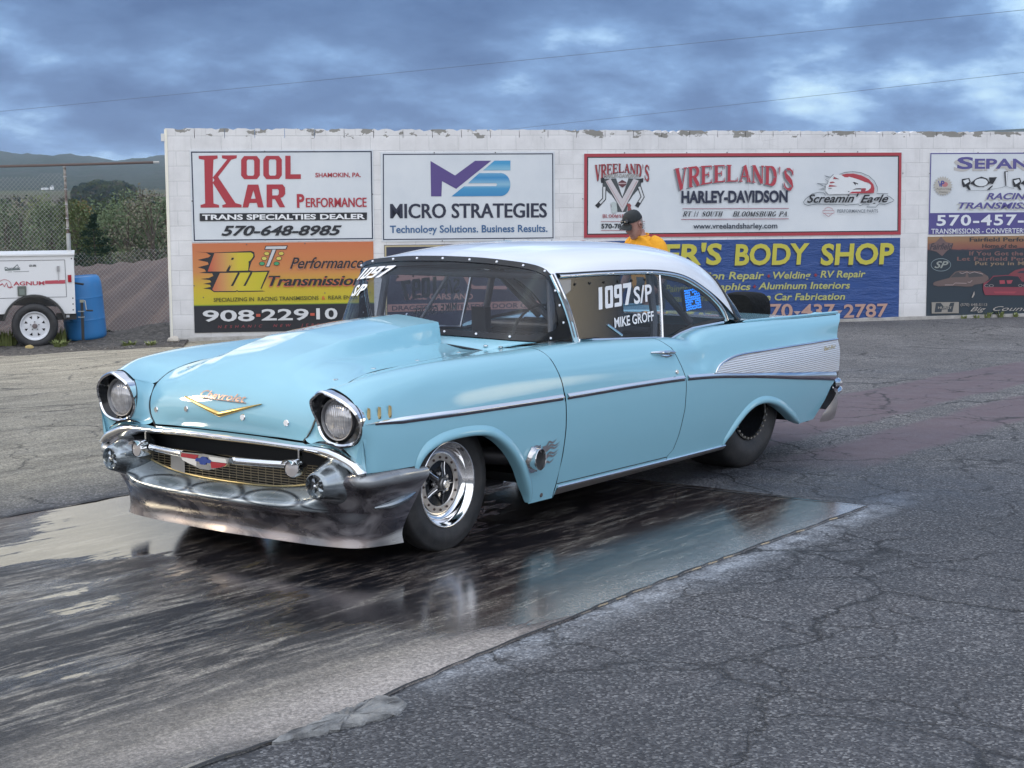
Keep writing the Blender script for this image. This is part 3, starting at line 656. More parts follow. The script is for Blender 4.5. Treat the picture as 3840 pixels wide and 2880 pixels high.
def serif(ch):
    T, t, h = .25, .085, .055; S = lambda x0, x1, y: rect(x0, y-h/2, x1, y+h/2)
    if ch == 'V': return stroke([(.17, .97), (.55, .03)], T)+stroke([(.86, .97), (.58, .03)], t)+S(0, .36, .975)+S(.70, 1, .975)
    if ch == 'A': return stroke([(.45, .97), (.83, .03)], T)+stroke([(.46, .97), (.13, .03)], t)+rect(.28, .28, .66, .35)+S(0, .28, .025)+S(.64, 1, .025)
    st = stroke([(.22, .02), (.22, .98)], T)+S(0, .42, .025)+S(0, .42, .975)
    if ch in 'EFL':
        r = st
        if ch in 'EL': r = r+rect(.3, .0, .92, .07)+stroke([(.9, .0), (.93, .26)], .09, .03)
        if ch in 'EF': r = r+rect(.3, .93, .88, 1.)+stroke([(.86, 1.), (.88, .76)], .09, .03)+rect(.3, .475, .62, .54)+stroke([(.66, .36), (.66, .66)], .07)
        return r
    if ch in 'RPB':
        bw = [t, t, .16, .22, .24, .22, .16, t, t]
        r = st+wst([(.3, .965), (.55, .965)]+arc(.56, .735, .27, .23, 70, -70, 4)+[(.55, .505), (.3, .505)], bw)
        if ch == 'R': r = r+stroke([(.50, .5), (.86, .03)], T*.95)+S(.7, 1., .025)
        if ch == 'B': r = r+wst([(.3, .495), (.58, .495)]+arc(.59, .265, .30, .23, 70, -70, 4)+[(.58, .035), (.3, .035)], bw)
        return r
    if ch == 'N': return stroke([(.14, .02), (.14, .98)], t)+stroke([(.86, .0), (.86, .98)], t)+stroke([(.16, .96), (.82, .04)], T)+S(0, .26, .975)+S(0, .28, .025)+S(.74, 1, .975)
    if ch == 'D': return st+wst([(.3, .965), (.48, .965)]+arc(.48, .5, .40, .465, 80, -80, 8)+[(.48, .035), (.3, .035)], [t, t, .13, .2, .25, .26, .27, .26, .25, .2, .13, t, t])
    if ch == 'S': return wst([(.84, .72), (.78, .87), (.60, .955), (.36, .93), (.20, .78), (.30, .62), (.5, .52), (.72, .40), (.80, .25), (.66, .08), (.44, .04), (.24, .1), (.13, .27)], [.02, .10, .09, .13, .2, .25, .26, .25, .2, .13, .09, .10, .02])+stroke([(.86, .70), (.86, .99)], .07, .02)+stroke([(.12, .30), (.12, .0)], .07, .02)
    if ch == 'K': return st+stroke([(.30, .40), (.84, .97)], .12)+stroke([(.42, .56), (.84, .03)], T)+S(.62, 1., .975)+S(.58, 1., .025)
    if ch in 'OG':
        r = wst(arc(.5, .5, .36, .46, 60, 420, 20), [t+.17*abs(math.cos(R(60+18*k))) for k in range(21)]) if ch == 'O' else wst(arc(.5, .5, .36, .46, 50, 330, 18), [t+.17*abs(math.cos(R(50+15.6*k))) for k in range(19)])+stroke([(.82, .05), (.82, .42)], T*.8)+S(.6, 1, .43)
        return r
    if ch == 'T': return stroke([(.5, .02), (.5, .98)], T)+S(.3, .7, .025)+rect(.05, .93, .95, 1.)+stroke([(.07, 1.), (.03, .74)], .09, .03)+stroke([(.93, 1.), (.97, .74)], .09, .03)
    if ch == 'H': return st+stroke([(.78, .02), (.78, .98)], T)+S(.58, 1, .025)+S(.58, 1, .975)+rect(.3, .46, .7, .54)
    if ch == 'U': return stroke([(.22, .98), (.22, .3)], T)+wst(arc(.5, .3, .28, .25, 180, 360, 8), [T, .2, .14, t, t, t, t, t, t])+stroke([(.79, .3), (.79, .98)], t)+S(0, .42, .975)+S(.65, .95, .975)
    if ch == 'M': return stroke([(.12, .02), (.12, .98)], t)+stroke([(.84, .02), (.84, .98)], T*.85)+stroke([(.16, .96), (.48, .04)], T*.8)+stroke([(.78, .96), (.5, .04)], t)+S(0, .26, .025)+S(.66, 1, .025)
    if ch == "'": return stroke([(.5, 1.), (.42, .62)], .26, .05)
    if ch == '1': return stroke([(.5, .02), (.5, .98)], T)+S(.25, .75, .025)+stroke([(.3, .84), (.48, .97)], .08)
    if ch == '.': return rect(.35, 0, .65, .13)
    return []
class Sign:
    """printed panel; contents are given in photo-crop units and mapped onto the panel's real size"""
    def __init__(s, name, label, tl, tr, bl, br, u0, z0, W, H, pm, cat='sign', y=-.012, group='advertising signs on the block wall', shift=0):
        s.c = [np.array(p, float) for p in (tl, tr, bl, br)]; s.W, s.H = W, H; p = uq(u0+W/2, y)
        s.root = empty(name, (p[0], p[1], z0), WY, label, cat, group); s.lay = 0; s.k = (0, 0, 1)
        th = .012; MB().box((0, th/2-.0, H/2), (W, th, H)).build('panel', pm, s.root, smooth=False)
    def crop(s, x0, y0, k): s.k = (x0, y0, k); return s
    def m(s, x, y):
        x, y = s.k[0]+x*s.k[2], s.k[1]+y*s.k[2]; tl, tr, bl, br = s.c; f, v = .5, .5
        for _ in range(4):
            l = tl+(bl-tl)*v; r = tr+(br-tr)*v; f = (x-l[0])/(r[0]-l[0]); t = tl+(tr-tl)*f; b = bl+(br-bl)*f; v = (y-t[1])/(b[1]-t[1])
        return ((f-.5)*s.W, (1-v)*s.H)
    def y(s, n=1): s.lay += n; return -.0016-.0007*s.lay
    def put(s, name, polys, col, lift=True, rough=.45):
        """polys: list of outlines already in local (X,Z)"""
        b = MB(); y0 = s.y()
        for i, p in enumerate(polys): b.add([(q[0], y0-(.00025*(i % 3)), q[1]) for q in p], [tuple(range(len(p)))])
        o = b.build(name, ink(col, rough), s.root, smooth=False, normals=False); return o
    def poly(s, pts, col, name='printed_shape'): return s.put(name, [[s.m(*p) for p in pts]], col)
    def polys(s, L, col, name='printed_shape'): return s.put(name, [[s.m(*p) for p in pts] for pts in L], col)
    def line(s, pts, w, col, name='printed_line'):
        P = [s.m(*p) for p in pts]; return s.put(name, stroke(P, w), col)
    def frame(s, x0, y0, x1, y1, w, col, name='printed_border', corners=None):
        c = corners or [(x0, y0), (x1, y0), (x1, y1), (x0, y1)]; P = [np.array(s.m(*p)) for p in c]; cen = sum(P)/4
        I = [p+np.sign(cen-p)*w for p in P]; return s.put(name, [(P[i], P[(i+1) % 4], I[(i+1) % 4], I[i]) for i in range(4)], col)
    def text(s, t, x0, yb, x1, cap, col, bold=0., it=0., sp=1., yb1=None, warp=None, name='lettering', out=None, outw=.02, shadow=None, ser=False):
        strikes = 0; p0 = np.array(s.m(x0, yb)); p1 = np.array(s.m(x1, yb if yb1 is None else yb1)); hh = s.m(x0, yb-cap)[1]-p0[1]
        if ser:
            V = []; F = []; cx = 0
            for ch in t:
                wd = {"'": .35, 'M': 1.15, ' ': .6, '.': .4, '1': .6}.get(ch, .95)
                for q in serif(ch):
                    k = len(V); V += [(cx+a[0]*wd*.72, a[1]) for a in q]; F.append((k, k+1, k+2, k+3))
                cx += wd*.72+.05
            V = np.array(V); V[:, 0] += V[:, 1]*it
        elif bold > .02 and ('M' in t or 'W' in t or 'm' in t):
            V1, F1 = font_pts(t, .008, italic=it, spacing=sp); n = len(V1); V = np.vstack([V1, V1+[bold*.8, 0], V1-[bold*.8, 0]]); F = F1+[tuple(i+n for i in f) for f in F1]+[tuple(i+2*n for i in f) for f in F1]; strikes = n
        else: V, F = font_pts(t, bold, italic=it, spacing=sp)
        ref = font_pts('H', bold)[0][:, 1].max() if not ser else 1.
        X = (V[:, 0]-V[:, 0].min())/(V[:, 0].max()-V[:, 0].min()); Z = V[:, 1]/ref
        d = p1-p0; Q = p0+X[:, None]*d; Q[:, 1] += Z*hh
        if warp: Q = np.array([warp(a, b, q) for a, b, q in zip(X, Z, Q)])
        def emit(Q, col, nm):
            y0 = s.y(); b = MB()
            if ser: b.add([(q[0], y0-.0002*((i//4) % 5), q[1]) for i, q in enumerate(Q)], F)
            else: b.add([(q[0], y0-(.00025*(i//strikes) if strikes else 0), q[1]) for i, q in enumerate(Q)], F)
            return b.build(nm, ink(col), s.root, smooth=False, normals=False)
        if shadow: emit(Q+np.array(shadow[0])*hh, shadow[1], name+'_shadow')
        return emit(Q, col, name)
    def screws(s, pts):
        sm = ink((.10, .09, .09), .5)
        for p in pts:
            x, z = s.m(*p); MB().lathe([(0, -.006), (.006, -.0055), (.009, 0)], (0, 1, 0), (x, -.002, z), 8).build('screw', sm, s.root, smooth=False)
PW = mat('white_panel', (.62, .64, .66), .42); g = NT(PW); g.set(col=g.mix(g.ramp(g.noise(g.co('Object'), 1.2, 5, .6), [(.35, 0.), (.7, 1.)]), (.55, .585, .615), (.64, .665, .68)))
# --- 1 red and black lettering
k7 = (600, 450, .5003)
S = Sign('advertising_sign', 'white sign with a big red serif K, upper left on the wall', (711.1, 564), (1396.5, 566.6), (720, 907.8), (1400, 903.8), -.02, .985, 2.49, 1.25, PW).crop(*k7)
S.frame(0, 0, 0, 0, .016, NAVY, corners=[(232, 238), (1583, 243), (1590, 897), (252, 905)])
def slab(S, ch, x0, y0, x1, y1, col, t=.26):
    """heavy octagonal block capital in a box"""
    c = .16; f = lambda p: (x0+(x1-x0)*p[0], y1+(y0-y1)*p[1]); L = []
    if ch == 'O':
        o = [(c, 0), (1-c, 0), (1, c), (1, 1-c), (1-c, 1), (c, 1), (0, 1-c), (0, c)]; i = [(.36, .15), (.64, .15), (.70, .21), (.70, .79), (.64, .85), (.36, .85), (.30, .79), (.30, .21)]
        L = [(o[k], o[(k+1) % 8], i[(k+1) % 8], i[k]) for k in range(8)]
    elif ch == 'L': L = [[(0, 0), (1, 0), (1, .2), (.34, .2), (.34, 1), (0, 1)]]
    elif ch == 'A': L = [[(0, 0), (.27, 0), (.60, 1), (.25, 1)], [(.73, 0), (1, 0), (.75, 1), (.45, 1)], [(.3, .2), (.7, .2), (.66, .38), (.34, .38)]]
    elif ch == 'R': L = [[(0, 0), (.3, 0), (.3, 1), (0, 1)], [(.3, .8), (.6, .8), (.66, .74), (1, .74), (1, .86), (.86, 1), (.3, 1)], [(.66, .74), (.66, .58), (.6, .52), (.88, .45), (1, .58), (1, .74)], [(.3, .36), (.55, .36), (.88, .45), (.6, .52), (.3, .52)], [(.45, .36), (.74, .41), (1, 0), (.7, 0)]]
    S.put('lettering', [[S.m(*f(p)) for p in q] for q in L], col)
def bigK(S):
    P = [[(288, 270), (428, 268), (430, 290), (398, 300), (392, 432), (398, 625), (438, 636), (440, 656), (302, 656), (302, 636), (336, 625), (330, 300), (290, 292)],
         [(392, 432), (500, 298), (462, 290), (460, 268), (572, 268), (570, 290), (530, 300), (428, 432), (412, 460)],
         [(412, 440), (430, 425), (560, 622), (606, 636), (606, 656), (464, 656), (462, 638), (490, 628), (392, 470)]]
    S.polys(P, RED, 'lettering')
bigK(S)
for ch, a, b_, c_, d_ in (('O', 603, 274, 742, 446), ('O', 768, 274, 906, 446), ('L', 932, 274, 1048, 446), ('A', 612, 486, 770, 656), ('R', 792, 486, 930, 656)): slab(S, ch, a, b_, c_, d_, RED)
S.text('SHAMOKIN, PA.', 1157, 434, 1500, 32, RED, bold=.02); S.text('P', 1018, 656, 1075, 98, RED, bold=.035); S.text('ERFORMANCE', 1085, 656, 1543, 70, RED, bold=.025)
S.poly([(295, 698), (1545, 698), (1543, 754), (297, 756)], BLACK, 'printed_band'); S.text('TRANS SPECIALTIES DEALER', 315, 746, 1530, 38, WHITE, bold=.03)
S.text('570-648-8985', 455, 864, 1355, 72, BLACK, bold=.03, it=.3); S.screws([(778, 240), (1148, 243), (780, 900), (1160, 898), (240, 606), (1588, 563)])
# --- 2 orange and yellow
def m_grad():
    m = mat('orange_print', rough=.4); g = NT(m); z = g.sep(g.co('Object'))[2]
    g.set(col=g.ramp(g.math('DIVIDE', z, 1.228), [(0, BLACK), (.300, BLACK), (.302, (.10, .20, .02)), (.318, (.45, .40, .02)), (.50, (.50, .36, .025)), (.68, (.50, .20, .06)), (1, (.48, .14, .055))])); return m
k2 = (720, 900, .31646)
S = Sign('advertising_sign', 'orange and yellow sign with flaming two letter logo, lower left on the wall', (722.5, 912.7), (1399.7, 911), (731, 1248), (1405, 1243), -.02, -.258, 2.475, 1.228, m_grad()).crop(*k2)
flm = [(250, 150), (48, 138), (170, 150), (225, 185), (200, 205), (70, 235), (190, 262), (200, 290), (72, 322), (150, 345), (170, 372), (88, 388), (240, 395), (255, 425), (200, 450), (105, 460), (215, 475), (230, 500), (135, 518), (215, 530), (225, 555), (135, 572), (215, 585), (262, 618), (520, 618), (530, 608), (545, 618), (866, 615), (812, 600), (918, 368), (722, 372), (672, 362), (700, 265), (742, 205), (735, 150), (700, 134)]
S.poly(flm, BLACK, 'logo_backing')
def m_fire():
    m = mat('flame_print', rough=.4); g = NT(m); x = g.sep(g.co('Object'))[0]
    g.set(col=g.ramp(g.math('MULTIPLY_ADD', x, 1.3, 1.42), [(.05, (.42, .055, .045)), (.35, (.50, .24, .08)), (.62, (.52, .42, .03)), (1, (.46, .40, .02))])); return m
INK[('fire',)] = m_fire()
def fire(S, L):
    b = MB(); y0 = S.y()
    for i, p in enumerate(L): b.add([(q[0], y0-.0002*i, q[1]) for q in [S.m(*a) for a in p]], [tuple(range(len(p)))])
    b.build('logo_letter', INK[('fire',)], S.root, smooth=False, normals=False)
fire(S, [[(268, 155), (695, 152), (722, 172), (722, 200), (690, 245), (665, 260), (670, 285), (662, 365), (440, 368), (470, 290), (420, 360), (402, 374), (188, 372)], ])
fire(S, [[(330, 392), (540, 390), (462, 545), (480, 548), (560, 390), (688, 388), (610, 545), (628, 545), (710, 388), (890, 384), (808, 575), (822, 605), (548, 605), (530, 596), (515, 606), (262, 606), (242, 585)], ])
S.polys([[(462, 240), (470, 212), (498, 212), (488, 236)], [(405, 366), (450, 290), (440, 366)]], BLACK)
S.polys([[(543, 395), (566, 395), (486, 546), (458, 546)], [(690, 392), (713, 392), (632, 546), (606, 546)]], BLACK)
S.polys([[(868, 75), (1132, 72), (1112, 120), (852, 122)], [(940, 120), (1000, 120), (915, 326), (865, 326)]], BLACK); S.polys([[(876, 83), (1118, 80), (1104, 112), (864, 114)], [(950, 120), (988, 120), (908, 318), (876, 318)]], (.5, .5, .5))
for x, y, c in ((882, 167, (.55, .45, .08)), (1052, 167, (.55, .45, .08)), (852, 224, (.55, .48, .1)), (1024, 225, (.55, .48, .1)), (826, 284, (.05, .28, .12)), (997, 285, (.05, .28, .12))):
    S.poly([(x+35*math.cos(a*.45), y+24*math.sin(a*.45)) for a in range(14)], BLACK); S.poly([(x+29*math.cos(a*.45), y+19*math.sin(a*.45)) for a in range(14)], c, 'printed_lamp')
S.text('Performance', 1155, 345, 2030, 130, BLACK, it=.42, bold=.012, shadow=((-.05, -.07), (.5, .22, .14)))
S.text('Transmissions', 905, 548, 2105, 122, BLACK, it=.32, bold=.03, shadow=((-.09, -.1), (.50, .12, .06)))
S.text('SPECIALIZING IN  RACING TRANSMISSIONS', 258, 732, 1495, 46, (.05, .05, .01), bold=.012, yb1=718); S.text('&', 1532, 717, 1575, 42, (.5, .1, .03), bold=.02); S.text('REAR ENDS', 1610, 715, 1960, 44, (.05, .05, .01), bold=.012)
S.text('908', 130, 962, 738, 130, (.56, .57, .58), bold=.02); S.text('229', 820, 955, 1378, 130, (.56, .57, .58), bold=.02); S.text('10', 1468, 948, 1720, 128, (.56, .57, .58), bold=.02)
S.polys([[(757, 880), (806, 880), (806, 914), (757, 914)], [(1396, 876), (1448, 876), (1448, 908), (1396, 908)]], (.42, .08, .05), 'printed_dash')
S.text('NESHANIC  NEW  JERSEY', 305, 1046, 1640, 32, (.28, .05, .06), it=.25, sp=2.1, yb1=1030); S.screws([(645, 58), (1332, 52), (30, 540), (137, 680), (1570, 640), (2110, 640)])
# --- 3 purple and blue initials
k3 = (1420, 560, .30741)
S = Sign('advertising_sign', 'pale sign with purple and blue two letter logo above black capitals', (1428.6, 572), (2073, 572), (1439, 906), (2073, 897), 2.575, .965, 2.435, 1.235, PW).crop(*k3)
S.frame(0, 0, 0, 0, .014, NAVY, corners=[(55, 60), (2107, 60), (2108, 1077), (75, 1104)])
S.poly([(625, 147), (920, 322), (1160, 146), (1355, 146), (935, 484), (765, 390), (760, 574), (636, 574)], (.085, .055, .20), 'logo_letter')
def m_teal():
    m = mat('blue_print', rough=.4); g = NT(m); z = g.sep(g.co('Object'))[2]
    g.set(col=g.ramp(g.math('MULTIPLY_ADD', z, 2.0, -1.15), [(.05, (.03, .20, .42)), (.3, (.05, .26, .46)), (.42, (.22, .42, .55)), (.6, (.03, .22, .45)), (.85, (.20, .42, .55)), (1, (.05, .28, .50))])); return m
INK[('teal',)] = m_teal()
def teal(S, L):
    b = MB(); y0 = S.y()
    for i, p in enumerate(L): b.add([(q[0], y0-.0002*i, q[1]) for q in [S.m(*a) for a in p]], [tuple(range(len(p)))])
    b.build('logo_letter', INK[('teal',)], S.root, smooth=False, normals=False)
teal(S, [[(1395, 145), (1587, 145), (1587, 262), (1255, 262)]])
teal(S, [[(1210, 294), (1470, 294)]+[(1470+117*math.cos(R(a)), 432-138*math.sin(R(a))) for a in range(75, -91, -15)]+[(880, 574), (1030, 452), (1415, 450), (1428, 432), (1415, 416), (1075, 416)]])
S.text('MICRO STRATEGIES', 155, 838, 2030, 178, (.018, .022, .045), bold=.028, yb1=824); S.text('Technology Solutions. Business Results.', 155, 1016, 2035, 88, (.045, .12, .25), bold=.02, yb1=998); S.screws([(668, 48), (1405, 48), (775, 1112), (1512, 1098)])
# --- 4 hidden behind the car: navy sign with pink lettering
NP = mat('navy_panel', (.026, .032, .062), .4)
PINK = (.36, .20, .185)
S = Sign('advertising_sign', 'navy sign with pink lettering, seen through the car windows', (1440.4, 917.9), (2089.7, 912.9), (1447.6, 1233.2), (2090.8, 1221.9), 2.606, -.25, 2.44, 1.17, NP).crop(1340, 880, .36166)
S.frame(0, 0, 0, 0, .022, (.42, .36, .22), corners=[(282, 110), (2070, 98), (2070, 940), (302, 968)])
S.polys([[(420, 415), (950, 410), (920, 470), (400, 480)], [(1080, 412), (1130, 415), (1180, 510), (1215, 530), (1560, 530), (1540, 566), (1190, 562), (1145, 530)], [(1350, 300), (1700, 290), (1650, 400), (1330, 420)], [(560, 250), (1100, 230), (1050, 330), (540, 345)]], PINK, 'printed_swash')
S.text('RACE CARS AND', 492, 668, 1195, 60, PINK, bold=.03); S.poly([(318, 722), (2000, 680), (2000, 760), (318, 800)], PINK, 'printed_band'); S.text('DRAGSTERS   ALTEREDS   DOOR CARS', 362, 784, 1900, 48, (.05, .04, .06), bold=.02, yb1=750)
# --- 5 long white sign with red border
S = Sign('advertising_sign', 'long white sign framed by a red border, above the blue banner', (2194.5, 579), (3379.6, 579.5), (2192.8, 891), (3369, 877), 5.425, .985, 4.66, 1.185, PW)
S.crop(0, 0, 1); S.frame(0, 0, 0, 0, .045, (.34, .035, .05), corners=[(2196, 579.5), (3377, 580), (3369.5, 876), (2193, 889.5)]); S.frame(0, 0, 0, 0, .014, BLACK, corners=[(2207, 591), (3366.5, 591), (3360, 864.5), (2204, 878)])
c2 = (2180, 560, .20496); S.crop(*c2)
GR = (.055, .065, .07)
S.polys([[(400, 545), (640, 540), (760, 900), (640, 960), (560, 840), (400, 700)], [(1090, 545), (860, 540), (740, 900), (860, 960), (940, 840), (1080, 690)], [(640, 930), (860, 930), (820, 1140), (660, 1140)]], GR, 'emblem_engine')
for pts in ([(430, 690), (425, 905), (290, 1050)], [(1050, 690), (1110, 870), (1000, 1050)]):
    S.line(pts, .058, BLACK, 'emblem_pipe'); S.line(pts[:2]+[tuple(.45*a+.55*b for a, b in zip(pts[1], pts[2]))], .032, (.55, .57, .58), 'emblem_pipe')
S.polys([[(365, 540), (430, 530), (430, 620), (375, 620)], [(1060, 545), (1125, 535), (1120, 610), (1065, 620)]], BLACK, 'emblem_pipe')
S.polys([[(452, 590), (540, 545), (745, 900), (950, 545), (1040, 580), (750, 1145)]], (.50, .47, .48), 'emblem_letter'); S.line([(470, 590), (745, 1060), (1010, 590)], .006, (.36, .12, .12))
S.polys([[(680, 610), (745, 565), (820, 605), (820, 650), (760, 700), (740, 700), (680, 650)], [(540, 1000), (600, 1010), (600, 1060), (545, 1050)]], (.10, .025, .035), 'emblem_shield'); S.poly([(685, 620), (815, 618), (815, 640), (685, 642)], (.4, .3, .3))
S.polys([[(820, 1000), (870, 985), (905, 1020), (890, 1060), (915, 1110), (835, 1120), (845, 1060)]], (.26, .06, .06)); S.polys([[(545, 975), (590, 955), (640, 975), (655, 1100), (630, 1160), (560, 1160)]], (.42, .47, .46))
def archw(amp, fan, cx=.5):
    def f(x, z, q):
        d = (x-cx)*2; return np.array((q[0], q[1]-amp*d*d*(1-.0*z)+fan*(d*d)*(z-.9)*1.0))
    return f
S.text("VREELAND'S", 262, 430, 1225, 155, (.30, .035, .045), ser=True, warp=archw(.03, .13), shadow=((.04, -.06), BLACK))
S.text('HARLEY-DAVIDSON', 420, 520, 1050, 62, (.38, .36, .34), bold=.02, shadow=((.05, -.06), GR)); S.text('BLOOMSBURG PA', 390, 1245, 1100, 62, (.30, .035, .045), ser=True)
S.line([(362, 1312), (1145, 1310)], .007, (.32, .09, .11)); S.line([(360, 1474), (1145, 1470)], .007, (.32, .09, .11)); S.text('570-784', 366, 1436, 790, 84, BLACK, bold=.03); S.text('RIDE', 900, 1434, 1145, 84, BLACK, ser=True)
c3 = (2480, 570, .23508); S.crop(*c3)
S.text("VREELAND'S", 195, 480, 2062, 260, (.38, .035, .055), ser=True, warp=archw(.062, .10), shadow=((-.09, -.055), (.17, .18, .2)))
S.text('HARLEY-DAVIDSON', 292, 806, 1968, 182, (.012, .018, .045), bold=.04, yb1=796)
S.line([(308, 902), (1985, 898)], .009, (.30, .08, .11)); S.line([(285, 1068), (1980, 1058)], .009, (.30, .08, .11))
S.text('RT.11 SOUTH', 308, 1022, 945, 78, BLACK, ser=True, it=.28); S.text('BLOOMSBURG PA.', 1090, 1022, 1975, 78, BLACK, ser=True, it=.28); S.text('www.vreelandsharley.com', 472, 1212, 1798, 82, (.03, .04, .06), bold=.018, yb1=1204)
c4 = (2980, 570, .19292); S.crop(*c4)
OL = (.10, .125, .14)
S.line([(820, 455), (930, 418), (1080, 405), (1240, 425), (1390, 485), (1500, 580), (1556, 690), (1560, 760), (1545, 815), (1765, 820), (1750, 855), (1815, 885), (1885, 940), (1860, 965), (1700, 1020), (1600, 1005), (1560, 1030), (1525, 1070), (1345, 1065), (1400, 1020), (1290, 1010), (1215, 1045), (1180, 1012), (930, 1032), (880, 1015), (700, 1022), (520, 1015), (380, 1008), (200, 1035), (130, 1015), (110, 975), (160, 910), (290, 815), (430, 790), (510, 800), (545, 850)], .008, OL, 'emblem_outline')
S.poly([(700, 470), (900, 455), (1020, 500), (1300, 590), (1420, 640), (1440, 700), (1400, 760), (1310, 790), (1200, 820), (600, 830), (540, 760), (560, 640), (640, 520)], (.63, .65, .66), 'emblem_head')
S.poly([(850, 462), (950, 445), (1090, 440), (1250, 475), (1390, 545), (1480, 640), (1502, 720), (1490, 805), (1180, 812), (1000, 815), (1060, 780), (1300, 775), (1380, 755), (1430, 710), (1435, 660), (1390, 615), (1310, 600), (1210, 555), (1000, 498), (990, 512), (920, 510)], (.38, .04, .055), 'emblem_red')
S.poly([(1070, 745), (1150, 718), (1330, 715), (1335, 745), (1310, 785), (1230, 790), (1240, 740), (1160, 735)], (.30, .04, .06)); S.poly([(1070, 748), (1130, 722), (1230, 716), (1240, 738), (1140, 738)], BLACK); S.polys([[(1075, 600), (1110, 600), (1185, 630), (1175, 645), (1130, 625), (1135, 665)], [(980, 770), (1015, 775), (990, 790)]], BLACK, 'emblem_eye')
for pts in ([(700, 455), (640, 510), (525, 480), (610, 520), (540, 550), (600, 590), (570, 640), (380, 625), (480, 660), (545, 690), (520, 715), (405, 730), (520, 745)], [(700, 500), (800, 545)], [(600, 720), (660, 715)]): S.line(pts, .008, OL, 'emblem_feather')
S.polys([[(720, 500), (760, 535), (820, 545), (690, 540)], [(620, 600), (690, 590), (730, 605), (640, 625)], [(620, 650), (780, 675), (600, 690)]], (.34, .06, .07), 'emblem_feather')
S.text("Screamin'", 175, 985, 1190, 155, BLACK, it=.42, bold=.02, yb1=975); S.text('Eagle', 1215, 985, 1770, 145, BLACK, it=.42, bold=.02, yb1=975)
sh = [(590, 1070), (665, 1095), (668, 1130), (700, 1132), (700, 1185), (668, 1190), (590, 1250), (520, 1195), (485, 1185), (485, 1132), (520, 1130), (525, 1095), (590, 1070)]
S.line(sh, .007, (.36, .13, .15), 'emblem_shield'); S.line([(485, 1132), (700, 1132)], .006, (.36, .13, .15)); S.line([(485, 1186), (700, 1186)], .006, (.36, .13, .15)); S.text('PERFORMANCE PARTS', 765, 1170, 1562, 58, (.13, .15, .17), bold=.012)
S.crop(0, 0, 1); S.screws([(2343, 577), (2571, 577), (2720, 577), (2953, 577), (3085, 575), (3210, 577), (2190, 745), (3381, 654)]); S.line([(2797, 600), (2793, 870)], .004, (.42, .42, .43), 'panel_seam')
# --- 6 blue banner
BP = mat('blue_banner', (.016, .052, .20), .38); g = NT(BP); c = g.co('Object'); g.set(col=g.mix(g.noise(c, 1.4, 5, .6), (.012, .045, .17), (.022, .072, .25))); g.bump(g.ramp(g.noise(g.co('Object', (1, 1, 4)), 2.2, 6, .7), [(.45, 0.), (.6, 1.)]), .012, .6)
S = Sign('banner', 'long blue banner with yellow lettering, low on the wall behind the car', (2186, 903), (3373.8, 894), (2188.2, 1214), (3368, 1197.5), 5.42, -.237, 4.66, 1.18, BP).crop(2180, 880, .55154)
YL, YS, SK = (.47, .43, .055), (.40, .40, .13), (.008, .02, .06)
for w_, xa, xb in (("ER'S", 545, 935), ('BODY', 1025, 1535), ('SHOP', 1612, 2120)): S.text(w_, xa, 203, xb, 138, YL, bold=.03, it=.06, yb1=197, shadow=((-.04, -.08), SK))
S.text('Collision Repair', 640, 302, 1225, 50, YS, bold=.02, it=.18, yb1=300); S.text('Welding', 1285, 298, 1545, 46, YS, bold=.02, it=.18, yb1=297); S.text('RV Repair', 1610, 292, 1922, 46, YS, bold=.02, it=.18, yb1=290)
S.text('Painting', 560, 386, 740, 48, YS, bold=.02, it=.18); S.text('Graphics', 830, 374, 1132, 46, YS, bold=.02, it=.18); S.text('Aluminum Interiors', 1185, 370, 1815, 46, YS, bold=.02, it=.18, yb1=366)
S.text('Frame', 570, 452, 740, 46, YS, bold=.02, it=.18); S.text('Straightening', 760, 448, 1030, 46, YS, bold=.02, it=.18, yb1=444); S.text('Race Car Fabrication', 1120, 446, 1780, 46, YS, bold=.02, it=.18, yb1=442)
for x, y in ((1256, 280), (1577, 275), (1160, 352), (540, 362)): S.poly([(x-12, y), (x, y-13), (x+12, y), (x, y+13)], (.22, .02, .04), 'printed_dot')
S.text('570', 1180, 562, 1420, 92, (.42, .26, .21), bold=.02); S.text('437', 1478, 560, 1710, 88, (.42, .26, .21), bold=.02); S.text('2787', 1770, 563, 2075, 88, (.42, .26, .21), bold=.02, yb1=557)
S.polys([[(1424, 520), (1475, 520), (1450, 545)], [(1712, 515), (1762, 515), (1738, 540)]], (.42, .30, .27), 'printed_dash')
# --- 7 racing transmissions, cut by the picture edge
S = Sign('advertising_sign', 'white and violet sign with checkered flag style racers, upper right on the wall', (3487, 574), (4086.2, 572.7), (3480.5, 878), (4074.1, 872.1), 10.505, .985, 2.44, 1.178, PW).crop(3460, 560, .19895)
S.root['label'] = 'white and violet sign at the upper right, cut by the picture edge'
VI = (.085, .075, .24)
S.frame(0, 0, 0, 0, .016, VI, corners=[(140, 75), (3140, 66), (3085, 1560), (105, 1590)])
S.poly([(118, 1195), (3105, 1170), (3088, 1566), (103, 1595)], (.075, .065, .22), 'printed_band')
S.text('S', 635, 365, 945, 215, VI, bold=.03, shadow=((-.3, -.2), (.44, .42, .40))); S.text('EPANSKI', 965, 362, 2560, 180, VI, bold=.03, shadow=((-.25, -.22), (.44, .42, .40)))
S.text('RACING', 1178, 938, 2100, 118, VI, it=.3, bold=.03, shadow=((-.3, -.22), (.45, .46, .43))); S.text('TRANSMISSIONS', 655, 1112, 2600, 118, VI, it=.3, bold=.03, shadow=((-.3, -.22), (.45, .46, .43)))
S.text('570-457-', 250, 1428, 1885, 195, (.64, .66, .70), bold=.025, yb1=1415, sp=1.15); S.text('TRANSMISSIONS - CONVERTERS', 150, 1582, 1925, 92, (.60, .62, .66), bold=.012, yb1=1570)
